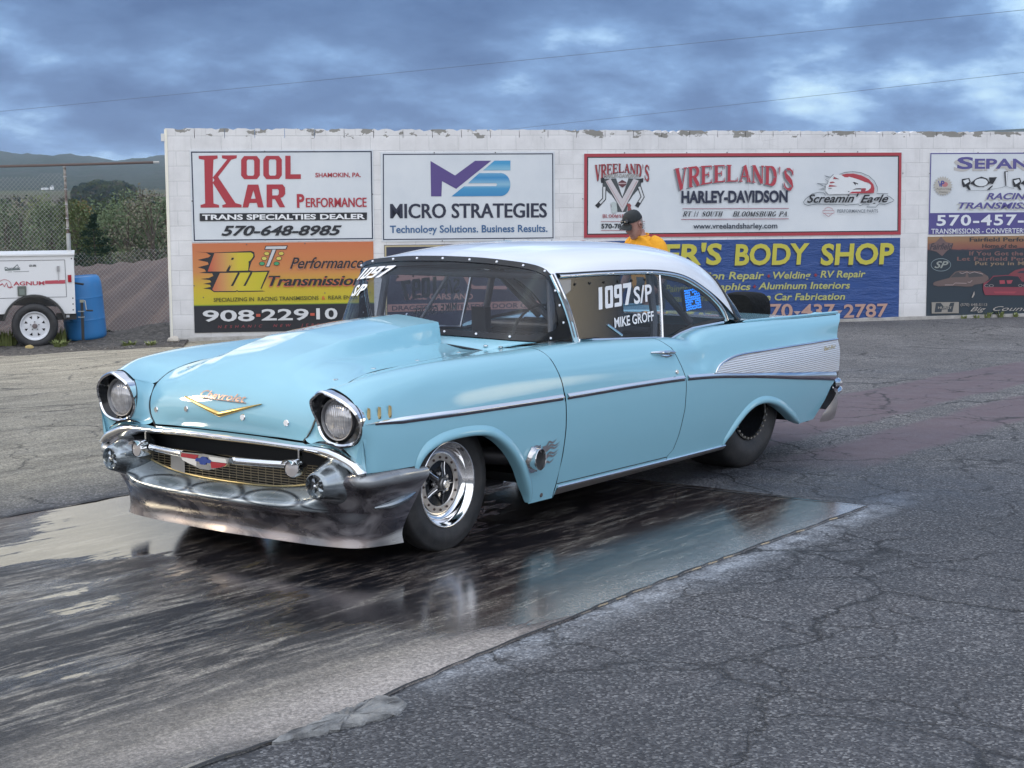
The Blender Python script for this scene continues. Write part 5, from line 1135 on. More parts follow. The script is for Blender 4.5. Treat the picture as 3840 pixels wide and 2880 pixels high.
# ---- chrome bar over the grille
def sweep(C, top, bot, bulge, name, m, par, sh=0, dirs=None):
    """ribbon between two lines, bulging outwards"""
    P = []; n = len(top)
    for i in range(n):
        a, b = np.array(top[i]), np.array(bot[i]); d = dirs[i] if dirs is not None else np.array((1., 0, 0)); row = []
        for t in np.linspace(0, 1, 9): row.append(a*(1-t)+b*t+d*bulge*math.sin(math.pi*t)**.7)
        P.append(row)
    return MB().grid(P).build(name, m, par, sh=sh)
def bar():
    ys = np.array([0, .25, .48, .58, .66, .73, .79, .84, .876]); zt = np.array([.580, .578, .571, .570, .570, .560, .538, .512, .468]); yb = np.array([0, .25, .48, .56, .64, .69, .735, .77, .795]); zb = np.array([.536, .536, .531, .526, .512, .497, .482, .468, .452]); xx = np.array([.662, .660, .655, .652, .650, .648, .645, .642, .640])
    T = crv(np.stack([xx, ys, zt], -1), 50); Bt = crv(np.stack([xx+.004, yb, zb], -1), 50); T = np.vstack([T[::-1]*[1, -1, 1], T[1:]]); Bt = np.vstack([Bt[::-1]*[1, -1, 1], Bt[1:]])
    dirs = [np.array((1, .55*(p[1]/.87)**3, .12)) for p in T]
    o = sweep(None, T, Bt, .040, 'grille_header_bar', CHROME, car, dirs=dirs)
    for s in (1, -1):     # rounded outer ends
        MB().grid(ms([[(.640, .795, .452), (.655, .80, .448), (.672, .815, .455)], [(.640, .835, .449), (.668, .842, .447), (.682, .848, .462)], [(.640, .876, .466), (.655, .880, .462), (.668, .872, .474)]], s)).build('bar_end', CHROME, o)
    for s in (1, -1):     # black vent slots between bar and fender
        L = [(.660, .575, .5745), (.668, .63, .580), (.668, .70, .574), (.664, .765, .553), (.660, .805, .532)]; U = [(.660, .575, .577), (.664, .62, .590), (.664, .69, .590), (.662, .745, .577), (.660, .805, .535)]
        a, b = crv(L, 20), crv(U, 20); MB().grid(ms([[p+np.array((.003, 0, 0)), (p+q)/2+np.array((.010, 0, 0)), q+np.array((.001, 0, 0))] for p, q in zip(a, b)], s)).build('vent_slot', BLK, o)
bar()
# ---- grille
gcav = MB(); gcav.grid([[(.50, y, z) for z in (.30, .56)] for y in (-.66, .66)]); gcav.grid([[(x, y, .545) for x in (.50, .66)] for y in (-.66, .66)]); gcav.grid([[(x, y, .335) for x in (.50, .62)] for y in (-.62, .62)])
for s in (1, -1): gcav.grid([[(x, .66*s, z) for z in (.33, .56)] for x in (.5, .655)])
gcav.build('grille_cavity', DARK, car, smooth=False)
def gbot(y): return .345+.052*(abs(y)/.58)**3
def grille():
    b = MB(); m = mat('grille_gold', (.26, .225, .155), .4, .8)
    xg = lambda y: .632-.030*(y/.6)**2
    for z in np.arange(.352, .466, .0122):
        ys = [y for y in np.linspace(-.585, .585, 60) if gbot(y) < z]
        if len(ys) > 3: b.tube([(xg(y), y, z) for y in ys], .0021, 4, cap=False)
    for y in np.arange(-.564, .57, .047): b.tube([(xg(y)-.004, y, max(.346, gbot(y))), (xg(y)-.004, y, .463)], .0022, 4, cap=False)
    o = b.build('grille_mesh', m, car)
    MB().tube([(xg(y)+.002, y, gbot(y)-.002) for y in np.linspace(-.60, .60, 40)], .0048, 6).build('grille_frame', mat('dull_gold', (.40, .33, .17), .4, .8), o)
    MB().add([(.627, -.405, .365), (.630, -.305, .352), (.630, -.305, .440), (.627, -.405, .448)], [(0, 1, 2, 3)]).build('grille_plate', mat('plate_grey', (.33, .31, .28), .5), o, smooth=False)
grille()
def gbar():
    P = []
    for y in np.linspace(-.47, .47, 70):
        x = .765-.060*(y/.47)**2; r = .0165; P.append([(x+.016*math.cos(t)-.012, y, .470+.004*(y/.47)**2+r*math.sin(t)) for t in np.linspace(0, 2*math.pi, 15)[:-1]])
    o = MB().grid(P, closev=True).build('grille_bar', CHROME, car)
    # winged emblem in the middle
    def shield(k, x): return [(x, .170*k, .488), (x, .08*k, .490), (x, 0, .493), (x, -.08*k, .490), (x, -.170*k, .488), (x, -.165*k, .462), (x, -.12*k, .442), (x, -.03*k, .420), (x, .03*k, .420), (x, .12*k, .442), (x, .165*k, .462)]
    A = shield(1.0, .752); Bq = shield(.97, .786); n = len(A); MB().add(A+Bq, [(i, (i+1) % n, (i+1) % n+n, i+n) for i in range(n)]+[tuple(range(n, 2*n))]).build('grille_emblem', CHROME, o, smooth=False)
    x = .788
    for nm, m_, pts in (('emblem_field', GRED, [(-.150, .484), (-.035, .484), (-.05, .464), (-.155, .466)]), ('emblem_field', GWHT, [(-.150, .464), (-.045, .462), (-.05, .432), (-.10, .440), (-.145, .452)]), ('emblem_field', GWHT, [(.035, .484), (.150, .483), (.152, .464), (.045, .463)]), ('emblem_field', GRED, [(.045, .461), (.150, .462), (.142, .450), (.10, .438), (.05, .430)])):
        MB().add([(x, y, z) for y, z in pts], [tuple(range(len(pts)))]).build(nm, m_, o, smooth=False, normals=False)
    bt = [(-.055, .455), (-.05, .470), (-.022, .470), (-.016, .479), (.020, .479), (.025, .470), (.052, .470), (.046, .453), (.018, .453), (.013, .443), (-.023, .443), (-.028, .454)]
    MB().add([(x+.002, y, z) for y, z in bt], [tuple(range(len(bt)))]).build('emblem_bowtie', GBLUE, o, smooth=False, normals=False)
    for s in (1, -1):
        p = MB().lathe([(.038, .045), (.040, .040), (.037, .0), (.026, -.045), (.012, -.06)], (1, .12*s, .10), (.700, .512*s, .462), 26).build('parking_light', CHROME, o)
        MB().lathe([(.0001, .046), (.02, .045), (.0365, .041)], (1, .12*s, .10), (.700, .512*s, .462), 26).build('parking_lens', mat('lens_grey', (.36, .34, .34), .25, .2, 1), p)
        P = [[(.700+t*.070, .512*s+.041*math.cos(a)*(1-.10*t), .466+.040*math.sin(a)+.004*t) for t in (0, .5, 1)] for a in np.linspace(R(25), R(155), 14)]
        MB().grid(P).build('parking_visor', CHROME, p)
        MB().box((.680, .512*s, .518), (.02, .010, .05)).build('parking_bracket', CHROME, p, smooth=False)
gbar()
# ---- bumper and front spoiler, airbrushed dark pearl
def m_air():
    m = mat('airbrushed_pearl', rough=.3, metal=.35, coat=1); g = NT(m); c = g.co('Object'); s = g.sep(c)
    y, z = s[1], s[2]
    # overlapping airbrushed ovals along the two rolls, as on the real bumper
    def ovals(z0, hz, per, ph, w):
        yy = g.math('ADD', g.math('DIVIDE', y, per), ph); fr = g.math('SUBTRACT', g.math('FRACT', yy), .5)
        zz = g.math('DIVIDE', g.math('SUBTRACT', z, z0), hz)
        return g.math('SQRT', g.math('ADD', g.math('POWER', g.math('MULTIPLY', fr, w), 2), g.math('POWER', zz, 2)))
    d1 = ovals(.310, .028, .36, .5, 2.3); d2 = ovals(.118, .052, .37, .55, 2.2)
    ring = g.math('MULTIPLY_ADD', g.math('SINE', g.math('MULTIPLY', d1, 13)), .5, .5)
    ring2 = g.math('MULTIPLY_ADD', g.math('SINE', g.math('MULTIPLY', d2, 12)), .5, .5)
    n = g.noise(g.co('Object', (2, 3.2, 6)), 1.6, 3, .5, 1.6)
    base = g.ramp(n, [(.34, (.028, .026, .032)), (.5, (.062, .056, .064)), (.68, (.19, .18, .19))])
    up = g.ramp(d1, [(0, (.13, .16, .18)), (.55, (.17, .21, .23)), (.8, (.36, .42, .46)), (1, (.40, .46, .50))])
    up = g.mix(g.math('MULTIPLY', ring, g.band(d1, .75, 1.25, .2)), up, (.055, .07, .085))
    col = g.mix(g.math('MULTIPLY', g.math('DIVIDE', g.math('SUBTRACT', z, .268), .012, clamp=True), g.math('SUBTRACT', 1, g.math('DIVIDE', g.math('SUBTRACT', g.math('ABSOLUTE', y), .62), .05), clamp=True)), base, up)
    lo = g.ramp(d2, [(0, (.34, .30, .285)), (.6, (.24, .20, .195)), (1, (.06, .05, .056))]); lo = g.mix(g.math('MULTIPLY', ring2, g.band(d2, .8, 1.5, .2)), lo, (.22, .18, .18))
    lowm = g.math('MULTIPLY', g.math('SUBTRACT', 1, g.math('DIVIDE', d2, 1.05), clamp=True), g.math('DIVIDE', g.math('SUBTRACT', .19, z), .03, clamp=True)); col = g.mix(g.math('MULTIPLY', lowm, 1.6, clamp=True), col, lo)
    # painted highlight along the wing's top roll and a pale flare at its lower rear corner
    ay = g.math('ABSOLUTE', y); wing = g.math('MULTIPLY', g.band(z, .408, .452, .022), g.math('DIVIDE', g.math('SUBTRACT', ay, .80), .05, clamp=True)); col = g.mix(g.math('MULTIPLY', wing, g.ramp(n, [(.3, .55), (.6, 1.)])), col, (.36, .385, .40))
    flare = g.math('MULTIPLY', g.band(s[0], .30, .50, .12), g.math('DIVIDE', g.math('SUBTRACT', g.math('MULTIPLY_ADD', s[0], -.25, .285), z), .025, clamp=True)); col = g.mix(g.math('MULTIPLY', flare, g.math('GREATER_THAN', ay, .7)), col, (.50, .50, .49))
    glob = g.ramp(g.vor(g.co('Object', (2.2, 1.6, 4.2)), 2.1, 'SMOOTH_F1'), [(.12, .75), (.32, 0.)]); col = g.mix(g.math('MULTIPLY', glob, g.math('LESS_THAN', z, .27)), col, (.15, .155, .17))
    g.set(col=col, rough=g.ramp(n, [(.3, .22), (.7, .34)])); g.b.inputs['Coat Roughness'].default_value = .05; return m
AIR = m_air()
def bumper():
    LV = [[(.615, 0, .340), (.612, .33, .347), (.600, .56, .385), (.605, .66, .440), (.615, .78, .462), (.630, .868, .463), (.47, .902, .462), (.277, .900, .452)],
          [(.672, 0, .330), (.668, .33, .336), (.650, .57, .362), (.650, .67, .420), (.660, .79, .452), (.652, .878, .452), (.47, .914, .452), (.266, .912, .443)],
          [(.722, 0, .308), (.715, .33, .312), (.695, .58, .336), (.682, .68, .390), (.680, .79, .425), (.660, .888, .425), (.47, .920, .425), (.262, .916, .418)],
          [(.746, 0, .284), (.738, .33, .287), (.718, .59, .308), (.690, .69, .360), (.668, .79, .392), (.645, .876, .395), (.46, .908, .393), (.270, .904, .390)],
          [(.728, 0, .266), (.720, .33, .268), (.703, .595, .282), (.672, .695, .322), (.640, .79, .352), (.610, .860, .362), (.45, .892, .362), (.286, .890, .360)],
          [(.690, 0, .240), (.683, .33, .242), (.668, .60, .250), (.640, .70, .270), (.612, .775, .300), (.585, .845, .312), (.45, .882, .318), (.315, .884, .315)],
          [(.658, 0, .195), (.652, .33, .196), (.638, .60, .200), (.615, .70, .205), (.585, .765, .212), (.545, .825, .220), (.46, .862, .222), (.375, .868, .215)],
          [(.654, 0, .150), (.645, .33, .150), (.632, .59, .152), (.608, .72, .155), (.565, .785, .158), (.515, .825, .160), (.46, .850, .160), (.392, .860, .158)],
          [(.670, 0, .106), (.657, .33, .107), (.640, .585, .108), (.606, .744, .110), (.560, .792, .110), (.510, .818, .111), (.46, .836, .111), (.382, .860, .112)]]
    C = np.array([crv(l, 64) for l in LV]); C = np.array([crv(C[:, i], 60) for i in range(64)]); P = np.concatenate([C[::-1]*[1, -1, 1], C[1:]])
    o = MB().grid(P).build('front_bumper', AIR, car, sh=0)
    for s in (1, -1):
        # raised side bar and bullet guards
        p = crv([(.575, .858, .300), (.50, .884, .306), (.42, .896, .322), (.335, .890, .338)], 24); MB().tube([(q[0], q[1]*s, q[2]) for q in p], [.003+.017*math.sin(math.pi*(k+.6)/24.5) for k in range(24)], 10).build('bumper_side_bar', AIRL, o)
        b = MB().lathe([(.118, -.11), (.112, -.06), (.098, -.01), (.078, .035), (.064, .07), (.058, .086), (.052, .090), (.049, .082), (.046, .068), (.0001, .064)], (1, .02*s, -.01), (.680, .682*s, .408), 36).build('bumper_guard', AIRB, o, sh=40)
        MB().lathe([(.0001, .095), (.008, .090), (.013, .075), (.014, .064)], (1, .02*s, -.01), (.680, .682*s, .408), 14).build('guard_cap', ALU, b)
        for a in range(4):
            t = R(45+90*a); u = Vector((0, math.cos(t), math.sin(t))); v = Vector((0, -math.sin(t), math.cos(t))); c = Vector((.748, .682*s, .408))
            MB().add([c+u*.012-v*.006+Vector((.012, 0, 0)), c+u*.012+v*.006+Vector((.012, 0, 0)), c+u*.047+v*.014, c+u*.047-v*.014, c+u*.03+Vector((.014, 0, 0))], [(0, 1, 4), (1, 2, 4), (2, 3, 4), (3, 0, 4)]).build('guard_vane', AIRB, b, smooth=False)
    # lower edge thickness
    E = P[:, -1]; MB().grid([[tuple(q), (q[0]-.012, q[1]*.985, q[2]+.004)] for q in E]).build('spoiler_edge', mat('pearl_edge', (.25, .22, .21), .4), o)
AIRL = mat('airbrushed_light', (.22, .25, .27), .25, .8, 1); AIRB = mat('airbrushed_blue_grey', (.20, .23, .25), .25, .8, 1); g = NT(AIRB); g.set(col=g.ramp(g.noise(g.co('Object', (4, 5, 7)), 2, 3, .5, 1), [(.35, (.08, .085, .095)), (.5, (.20, .23, .25)), (.7, (.36, .41, .44))]))
bumper()
# ---- windshield
def ws(a, b):
    p = WB(a)*(1-b)+WT(a)*b; bl = .030*math.sin(math.pi*b)*(1-.3*a*a); return p+np.array((bl*(1-abs(a)**3)*.8, bl*np.sign(a)*abs(a)**3*.6, bl*.3))
def wsgrid(a0, a1, b0, b1, na, nb, off=0.):
    return [[ws(a, b)+np.array((off*.9, off*.5*a, off*.3)) for b in np.linspace(b0, b1, nb)] for a in np.linspace(a0, a1, na)]
wsh = MB().grid(wsgrid(-1, 1, 0, 1, 60, 16)).build('windshield', GLASS, car, sh=0)
def wsband():
    b = MB(); o = .004
    def inner(t):      # rounded inner opening, t in 0..1 round the pane
        return None
    n = 120; out = []; inn = []
    # outer rectangle in (a,b) walked round; inner is rounded
    def sq(t):
        t = t*4
        if t < 1: return (-1+2*t, 0)
        if t < 2: return (1, t-1)
        if t < 3: return (1-2*(t-2), 1)
        return (-1, 1-(t-3))
    for k in range(n):
        a, bb = sq(k/n); x, y = a, bb*2-1; e = 5.0; rr = (abs(x)**e+abs(y)**e)**(1/e); xi, yi = x/rr*.905, y/rr*.80
        out.append(ws(a, bb)); inn.append(ws(xi, (yi+1)/2))
    P = [[o_+np.array((o, 0, .001)), (o_+i_)/2*1.0+np.array((o, 0, .001)), i_+np.array((o, 0, .001))] for o_, i_ in zip(out, inn)]
    # resample the band on the curved glass
    P = []
    for k in range(n):
        a, bb = sq(k/n); x, y = a, bb*2-1; rr = (abs(x)**9+abs(y)**9)**(1/9); xi, yi = x/rr*.955, y/rr*.86; row = []
        for t in np.linspace(0, 1, 5):
            aa, b2 = a*(1-t)+xi*t, ((y*(1-t)+yi*t)+1)/2; row.append(ws(aa, b2)+np.array((.004, .002*aa, .002)))
        P.append(row)
    b.grid(P, closeu=True); b.build('windshield_surround', BLK, wsh, sh=0)
    sc = None
    L = [(a, .962) for a in np.linspace(-.90, .90, 9)]+[(a, .038) for a in np.linspace(-.92, .92, 9)]+[(sx*.975, bb) for sx in (1, -1) for bb in (.25, .5, .72)]
    for a, bb in L:
        p = ws(a, bb)+np.array((.006, .003*a, .003))
        if sc is None: sc = MB().lathe([(.0001, .0045), (.0055, .004), (.0075, 0)], (.85, .2, .45), (0, 0, 0), 10).build('windshield_screw', mat('screw_bright', (.75, .76, .78), .3, .8), wsh); sc.location = p
        else: c = sc.copy(); COL.objects.link(c); c.location = p
wsband()
def wstext(t, a0, a1, b0, capb, it, name='windshield_number'):
    V, F = font_pts(t, .03, 2, it); X = V[:, 0]/V[:, 0].max(); Z = V[:, 1]/.70
    MB().add([ws(a0+(a1-a0)*x, b0+capb*z)+np.array((.006, 0, .003)) for x, z in zip(X, Z)], F).build(name, WDEC, wsh, smooth=False, normals=False)
wstext('S/P', -.73, -.56, .46, .15, .3)
# chrome pillar posts
for s in (1, -1):
    b = MB(); P = [ws(1.0, t)*[1, s, 1] for t in np.linspace(-.02, 1.0, 14)]
    MB().tube([(p[0]-.012, p[1]+.010*s, p[2]) for p in P], [.013]*14, 10).build('pillar_trim', CHROME, car)
    MB().tube([(p[0]+.004, p[1]+.004*s, p[2]) for p in P], .010, 8).build('pillar', ROOFW if False else CHROME, car)
# ---- roof
RS = [[(-.985, 0, 1.342), (-.988, .25, 1.337), (-.998, .43, 1.324), (-1.008, .545, 1.311), (-1.022, .612, 1.294), (-1.052, .652, 1.258)],
      [(-1.12, 0, 1.366), (-1.12, .25, 1.359), (-1.12, .43, 1.341), (-1.12, .55, 1.316), (-1.12, .628, 1.286), (-1.12, .664, 1.256)],
      [(-1.35, 0, 1.390), (-1.35, .25, 1.383), (-1.35, .43, 1.364), (-1.35, .555, 1.337), (-1.35, .636, 1.298), (-1.35, .670, 1.254)],
      [(-1.70, 0, 1.403), (-1.70, .25, 1.396), (-1.70, .43, 1.377), (-1.70, .558, 1.347), (-1.70, .640, 1.303), (-1.70, .672, 1.248)],
      [(-2.10, 0, 1.397), (-2.10, .25, 1.390), (-2.10, .43, 1.370), (-2.10, .56, 1.338), (-2.09, .642, 1.290), (-2.08, .674, 1.230)],
      [(-2.46, 0, 1.370), (-2.46, .25, 1.362), (-2.44, .43, 1.340), (-2.42, .56, 1.302), (-2.38, .642, 1.250), (-2.35, .676, 1.186)],
      [(-2.74, 0, 1.320), (-2.73, .25, 1.312), (-2.70, .43, 1.287), (-2.66, .56, 1.243), (-2.60, .640, 1.180), (-2.55, .680, 1.112)],
      [(-2.88, 0, 1.277), (-2.87, .25, 1.269), (-2.83, .43, 1.241), (-2.78, .565, 1.190), (-2.73, .648, 1.108), (-2.705, .688, 1.034)],
      [(-2.94, 0, 1.250), (-2.93, .25, 1.241), (-2.89, .43, 1.210), (-2.845, .575, 1.150), (-2.865, .665, 1.015), (-2.890, .708, .905)]]
C = np.array([crv(r, 30) for r in RS]); C = np.array([crv(C[:, i], 60) for i in range(30)]).transpose(1, 0, 2)
RP = np.concatenate([C[:, ::-1]*[1, -1, 1], C[:, 1:]], axis=1)
roof = MB().grid(RP).build('roof', ROOFW, car, sh=0)
EDGE = C[:, -1]
for s in (1, -1):
    MB().tube([(p[0], (p[1]+.004)*s, p[2]-.001) for p in EDGE[1:]], .006, 8).build('drip_rail', TRIMB, roof)
    W_ = crv([(-1.10, .668, 1.243), (-1.55, .674, 1.239), (-2.08, .676, 1.217), (-2.33, .678, 1.178), (-2.52, .682, 1.108), (-2.67, .690, 1.028), (-2.755, .700, .955), (-2.775, .708, .905)], 60); n = len(W_); P = []
    for i in range(n):
        d = W_[min(i+1, n-1)]-W_[max(i-1, 0)]; d /= np.linalg.norm(d); nn = np.array((-d[2], 0, d[0])); nn = nn if nn[2] > 0 or nn[0] < 0 else -nn
        if nn[2] < 0 and abs(nn[2]) > abs(nn[0]): nn = -nn
        if nn[0] > 0 and abs(nn[0]) > abs(nn[2]): nn = -nn
        hw = .012+.006*min(1, max(0, (i-30)/20)); P.append([W_[i]-nn*hw, W_[i]-nn*hw*.6+np.array((0, .010, 0)), W_[i]+np.array((0, .014, 0)), W_[i]+nn*hw*.6+np.array((0, .010, 0)), W_[i]+nn*hw])
    MB().grid(ms(P, s)).build('window_trim', CHROME, roof, sh=0)
    for x, z in ((-1.22, 1.240), (-1.56, 1.237), (-1.95, 1.225)):
        for dx in (-.022, .022): disc('trim_screw', (x+dx, .690*s, z), (0, s, 0), .006, ALU, roof, .004, 8)
# rear window
RB = crv([(-3.30, 0, .905), (-3.27, .25, .903), (-3.18, .45, .897), (-3.06, .60, .889), (-2.985, .672, .882)], 30); RT = C[-1]
Q = [[RT[i]*(1-t)+RB[i]*t+np.array((-.03, .012, .02))*math.sin(math.pi*t) for t in np.linspace(0, 1, 12)] for i in range(30)]; Q = [[p*[1, -1, 1] for p in r] for r in Q[::-1]]+Q[1:]
rw = MB().grid(Q).build('rear_window', GLASSD, car, sh=0)
for s in (1, -1):
    L = [RT[k]*(1-t)+RB[k]*t for k in (29,) for t in np.linspace(0, 1, 12)]; MB().tube([((p[0]-.002), p[1]*s, p[2]) for p in L], .016, 8).build('rear_window_surround', TRIMB, rw)
MB().tube([(p[0], p[1], p[2]) for p in np.concatenate([RT[::-1]*[1, -1, 1], RT[1:]])], .010, 6).build('rear_window_surround', TRIMB, rw)
# deck lid
D = []
for x in np.linspace(-4.08, -2.95, 40):
    row = []
    for t in np.linspace(-1, 1, 33):
        yy = .70*t; z = .905-.050*max(0, (-3.05-x))/1.0-.012*t*t-(.06*((-3.86-x)/.22)**2 if x < -3.86 else 0); row.append((x, yy, z))
    D.append(row)
MB().grid(D).build('deck_lid', BLUE, car, sh=0)
TP = MB(); TP.grid([[(-3.95+.16*t, y, .82-.6*t) for t in np.linspace(0, 1, 8)] for y in np.linspace(-.70, .70, 20)]); TP.build('tail_panel', BLUE, car, sh=0)
# fin bead and end
for s in (1, -1):
    xs = np.linspace(-4.135, -2.82, 40); MB().tube([(x, float(Yc(x)-.006)*s, float(Zc(x))+.005) for x in xs], [.004]+[.008]*38+[.003], 8).build('fin_bead', BLUE, quarter[0 if s > 0 else 1])
    MB().tube([(x, float(Yc(x)+.010)*s, float(Zc(x))-.007) for x in xs[2:-2]], .0028, 6).build('fin_groove', TRIMB, quarter[0 if s > 0 else 1])
    E = [(QG[0][j][0], QG[0][j][1]*s, QG[0][j][2]) for j in range(58)]; MB().grid([[p, (p[0]-.004, p[1]-.02*s, p[2]), (p[0]+.01, p[1]-.16*s, p[2])] for p in E[8:]]).build('fin_end', BLUE, quarter[0 if s > 0 else 1], sh=0)
# ---- side glass
def gy(z): return .716-(z-.905)*.15
DWIN = [(-1.185, .908), (-1.165, 1.00), (-1.125, 1.12), (-1.095, 1.232), (-1.55, 1.230), (-2.075, 1.208), (-2.055, 1.05), (-2.02, .845), (-1.95, .858), (-1.5, .882)]
QW = [(-2.02, .845), (-2.055, 1.05), (-2.075, 1.205), (-2.20, 1.190), (-2.33, 1.166), (-2.42, 1.133), (-2.52, 1.090), (-2.62, 1.035), (-2.70, .972), (-2.745, .915), (-2.62, .905), (-2.34, .888), (-2.22, .870), (-2.12, .842)]
def pane(name, pts, s, par=None, mat_=None, off=0.): return MB().add([(x, (gy(z)+off)*s, z) for x, z in pts], [tuple(range(len(pts)))]).build(name, mat_ or GLASS, par or car, smooth=False, normals=False)
def ring(name, pts, w, s, par, m, off=.003):
    P = np.array(pts); c = P.mean(0); n = len(P); I = []
    for i in range(n):
        a, b, d = P[i-1], P[i], P[(i+1) % n]; e1 = (b-a)/np.linalg.norm(b-a); e2 = (d-b)/np.linalg.norm(d-b); nn = np.array((-e1[1]-e2[1], e1[0]+e2[0])); nn /= np.linalg.norm(nn)+1e-9
        if np.dot(nn, c-b) < 0: nn = -nn
        I.append(b+nn*w)
    V = [(x, (gy(z)+off)*s, z) for x, z in P]+[(x, (gy(z)+off)*s, z) for x, z in I]; MB().add(V, [(i, (i+1) % n, (i+1) % n+n, i+n) for i in range(n)]).build(name, m, par, smooth=False, normals=False)
def block_digits(fn, par, name='window_number'):
    """heavy square block numerals 1097"""
    b = MB(); W_ = [.19, .25, .25, .27]; x = 0; rc = lambda x0, y0, x1, y1: [(x0, y0), (x1, y0), (x1, y1), (x0, y1)]
    G = {'1': [rc(.12, 0, .72, 1)], '0': [rc(0, .04, .36, .96), rc(.64, .04, 1, .96), rc(.07, .81, .93, 1), rc(.07, 0, .93, .19)],
         '9': [rc(0, .45, .36, .96), rc(.64, .05, 1, .96), rc(.07, .81, .93, 1), rc(.07, .39, .80, .56), rc(.02, 0, .92, .18)], '7': [rc(0, .79, 1, 1), [(.60, .82), (1, .82), (.60, 0), (.20, 0)]]}
    for ch, w_ in zip('1097', W_):
        for i, q in enumerate(G[ch]): b.add([fn(x+w_*.92*u, v, .0004*i) for u, v in q], [(0, 1, 2, 3)])
        x += w_+.013
    return b.build(name, WDEC, par, smooth=False, normals=False)
def gtext(t, x0, z0, x1, z1, cap, s, par, it=0., bold=.02):
    """on the door glass; x0 is where the line starts for a reader outside"""
    V, F = font_pts(t, bold, 3, it); ref = font_pts('H', bold)[0][:, 1].max(); X = V[:, 0]/V[:, 0].max(); Z = V[:, 1]/ref
    if s < 0: x0, x1 = x1, x0; z0, z1 = z1, z0
    Q = [(x0+(x1-x0)*a, z0+(z1-z0)*a+cap*b) for a, b in zip(X, Z)]; MB().add([(x, (gy(z)+.004)*s, z) for x, z in Q], F).build('window_lettering', WDEC, par, smooth=False, normals=False)
for s in (1, -1):
    k = 0 if s > 0 else 1; dw = pane('door_window', DWIN, s); qw = pane('quarter_window', QW, s)
    ring('window_seal', QW, .020, s, qw, TRIMB, .004); MB().tube([(-2.055-.018, gy(1.2)*s, 1.215), (-2.04-.012, (gy(1.05)+.004)*s, 1.05), (-2.02, (gy(.85)+.004)*s, .85)], .009, 6).build('window_channel', ALU, dw)
    MB().tube([(-1.20, (gy(.9)+.012)*s, .905), (-1.5, (gy(.9)+.012)*s, .888), (-1.95, (gy(.88)+.012)*s, .862), (-2.1, (gy(.88)+.014)*s, .846), (-2.2, (gy(.88)+.014)*s, .870), (-2.34, (gy(.88)+.012)*s, .890), (-2.7, (gy(.88)+.01)*s, .900)], .008, 6).build('sill_trim', CHROME, dw)
    block_digits(lambda a, b, o: ((-1.425-.335*a-.022*b+.0) if s > 0 else (-1.425-.335*(1-a)+.022*b), (gy(1.07+.11*b)+.004+o)*s, 1.050+(.012*a if s > 0 else .012*(1-a))+.118*b), dw); gtext('S/P', -1.775, 1.062, -1.975, 1.072, .090, s, dw, .12, .022); gtext('MIKE GROFF', -1.555, .946, -1.965, .960, .052, s, dw, .1, .022)
    for x in np.linspace(-1.24, -1.92, 6): disc('glass_screw', (x, (gy(1.19)+.002)*s, 1.195-.01*(abs(x)-1.24)), (0, s, 0), .007, TRIMB, dw, .004, 8)
    MB().tube([(-1.49, (gy(.97)+.004)*s, .968), (-1.62, (gy(.905)+.004)*s, .900)], .007, 6).build('window_latch', ALU, dw)
    pl = MB().add([(-1.20, .735*s, .9115), (-1.20, .775*s, .911), (-1.345, .768*s, .9105), (-1.33, .735*s, .9110)], [(0, 1, 2, 3)]).build('sill_plate', CHROME, door[k], smooth=False)
    MB().tube([(x, (Yat(x, .2185)+.0008)*s, .2185) for x in np.linspace(-1.815, -.775, 24)], .0024, 5).build('door_seam', TRIMB, door[k])
    # door furniture
    h = Vector((-1.745, (Yat(-1.745, .805)+.012)*s, .806)); hb = MB(); hb.tube([h+Vector((.115, -.012*s, .008)), h+Vector((.06, .010*s, .004)), h, h+Vector((-.08, .010*s, -.006)), h+Vector((-.115, .0, -.008))], [.004, .010, .012, .011, .006], 10)
    hb.tube([h+Vector((.03, -.004*s, -.014)), h+Vector((-.03, .0, -.022)), h+Vector((-.085, -.006*s, -.02))], [.006, .010, .008], 8); hb.build('door_handle', CHROME, door[k])
    disc('door_lock', (-1.842, Yat(-1.842, .692)*s, .692), (0, s, .15), .013, ALU, door[k], .008)
    # chrome spear, in fender, door and quarter pieces
    TT = crv([(.648, .684), (.45, .693), (.25, .692), (0., .688), (-.755, .678), (-1.476, .674), (-1.913, .666), (-2.30, .645), (-2.60, .618), (-2.95, .588), (-3.35, .552), (-3.70, .523), (-3.945, .500)], 240)
    def spear(x0, x1, par, name='side_trim'):
        P = []
        for x, z in TT:
            if not (x0 <= x <= x1): continue
            hgt = .0225*min(1, max(.06, (.650-x)/.22)); hgt *= 1 if x > -2.7 else 1+(-2.7-x)*1.05; y = Yat(x, z-hgt/2); row = []
            for t in np.linspace(0, 1, 8): row.append((x, (Yat(x, z-hgt*t)+.0125*(t/.66 if t < .66 else (1-t)/.34)**.9*min(1, .3+hgt/.03)+.0012)*s, z-hgt*t))
            P.append(row)
        return MB().grid(P).build(name, CHROME, par, sh=0)
    spear(-.7745, .66, fender[k]); spear(-1.930, -.7795, door[k]); spear(-3.95, -1.937, quarter[k])
    # dark strip added for the shaded reflection under the spear
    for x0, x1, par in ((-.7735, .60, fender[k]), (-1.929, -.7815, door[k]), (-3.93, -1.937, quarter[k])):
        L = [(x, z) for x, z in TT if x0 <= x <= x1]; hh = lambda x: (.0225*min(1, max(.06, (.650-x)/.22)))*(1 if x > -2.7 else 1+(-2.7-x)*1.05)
        MB().tube([(x, (Yat(x, z-hh(x))+.001)*s, z-hh(x)-.003) for x, z in L], .0045, 6).build('trim_shade_strip', mat('maroon_shade', (.035, .02, .03), .35), par)
    # ribbed panel and its upper spear
    up = crv([(-2.255, .648), (-2.30, .678), (-2.375, .700), (-2.53, .721), (-2.93, .722), (-3.45, .716), (-3.985, .707)], 90)
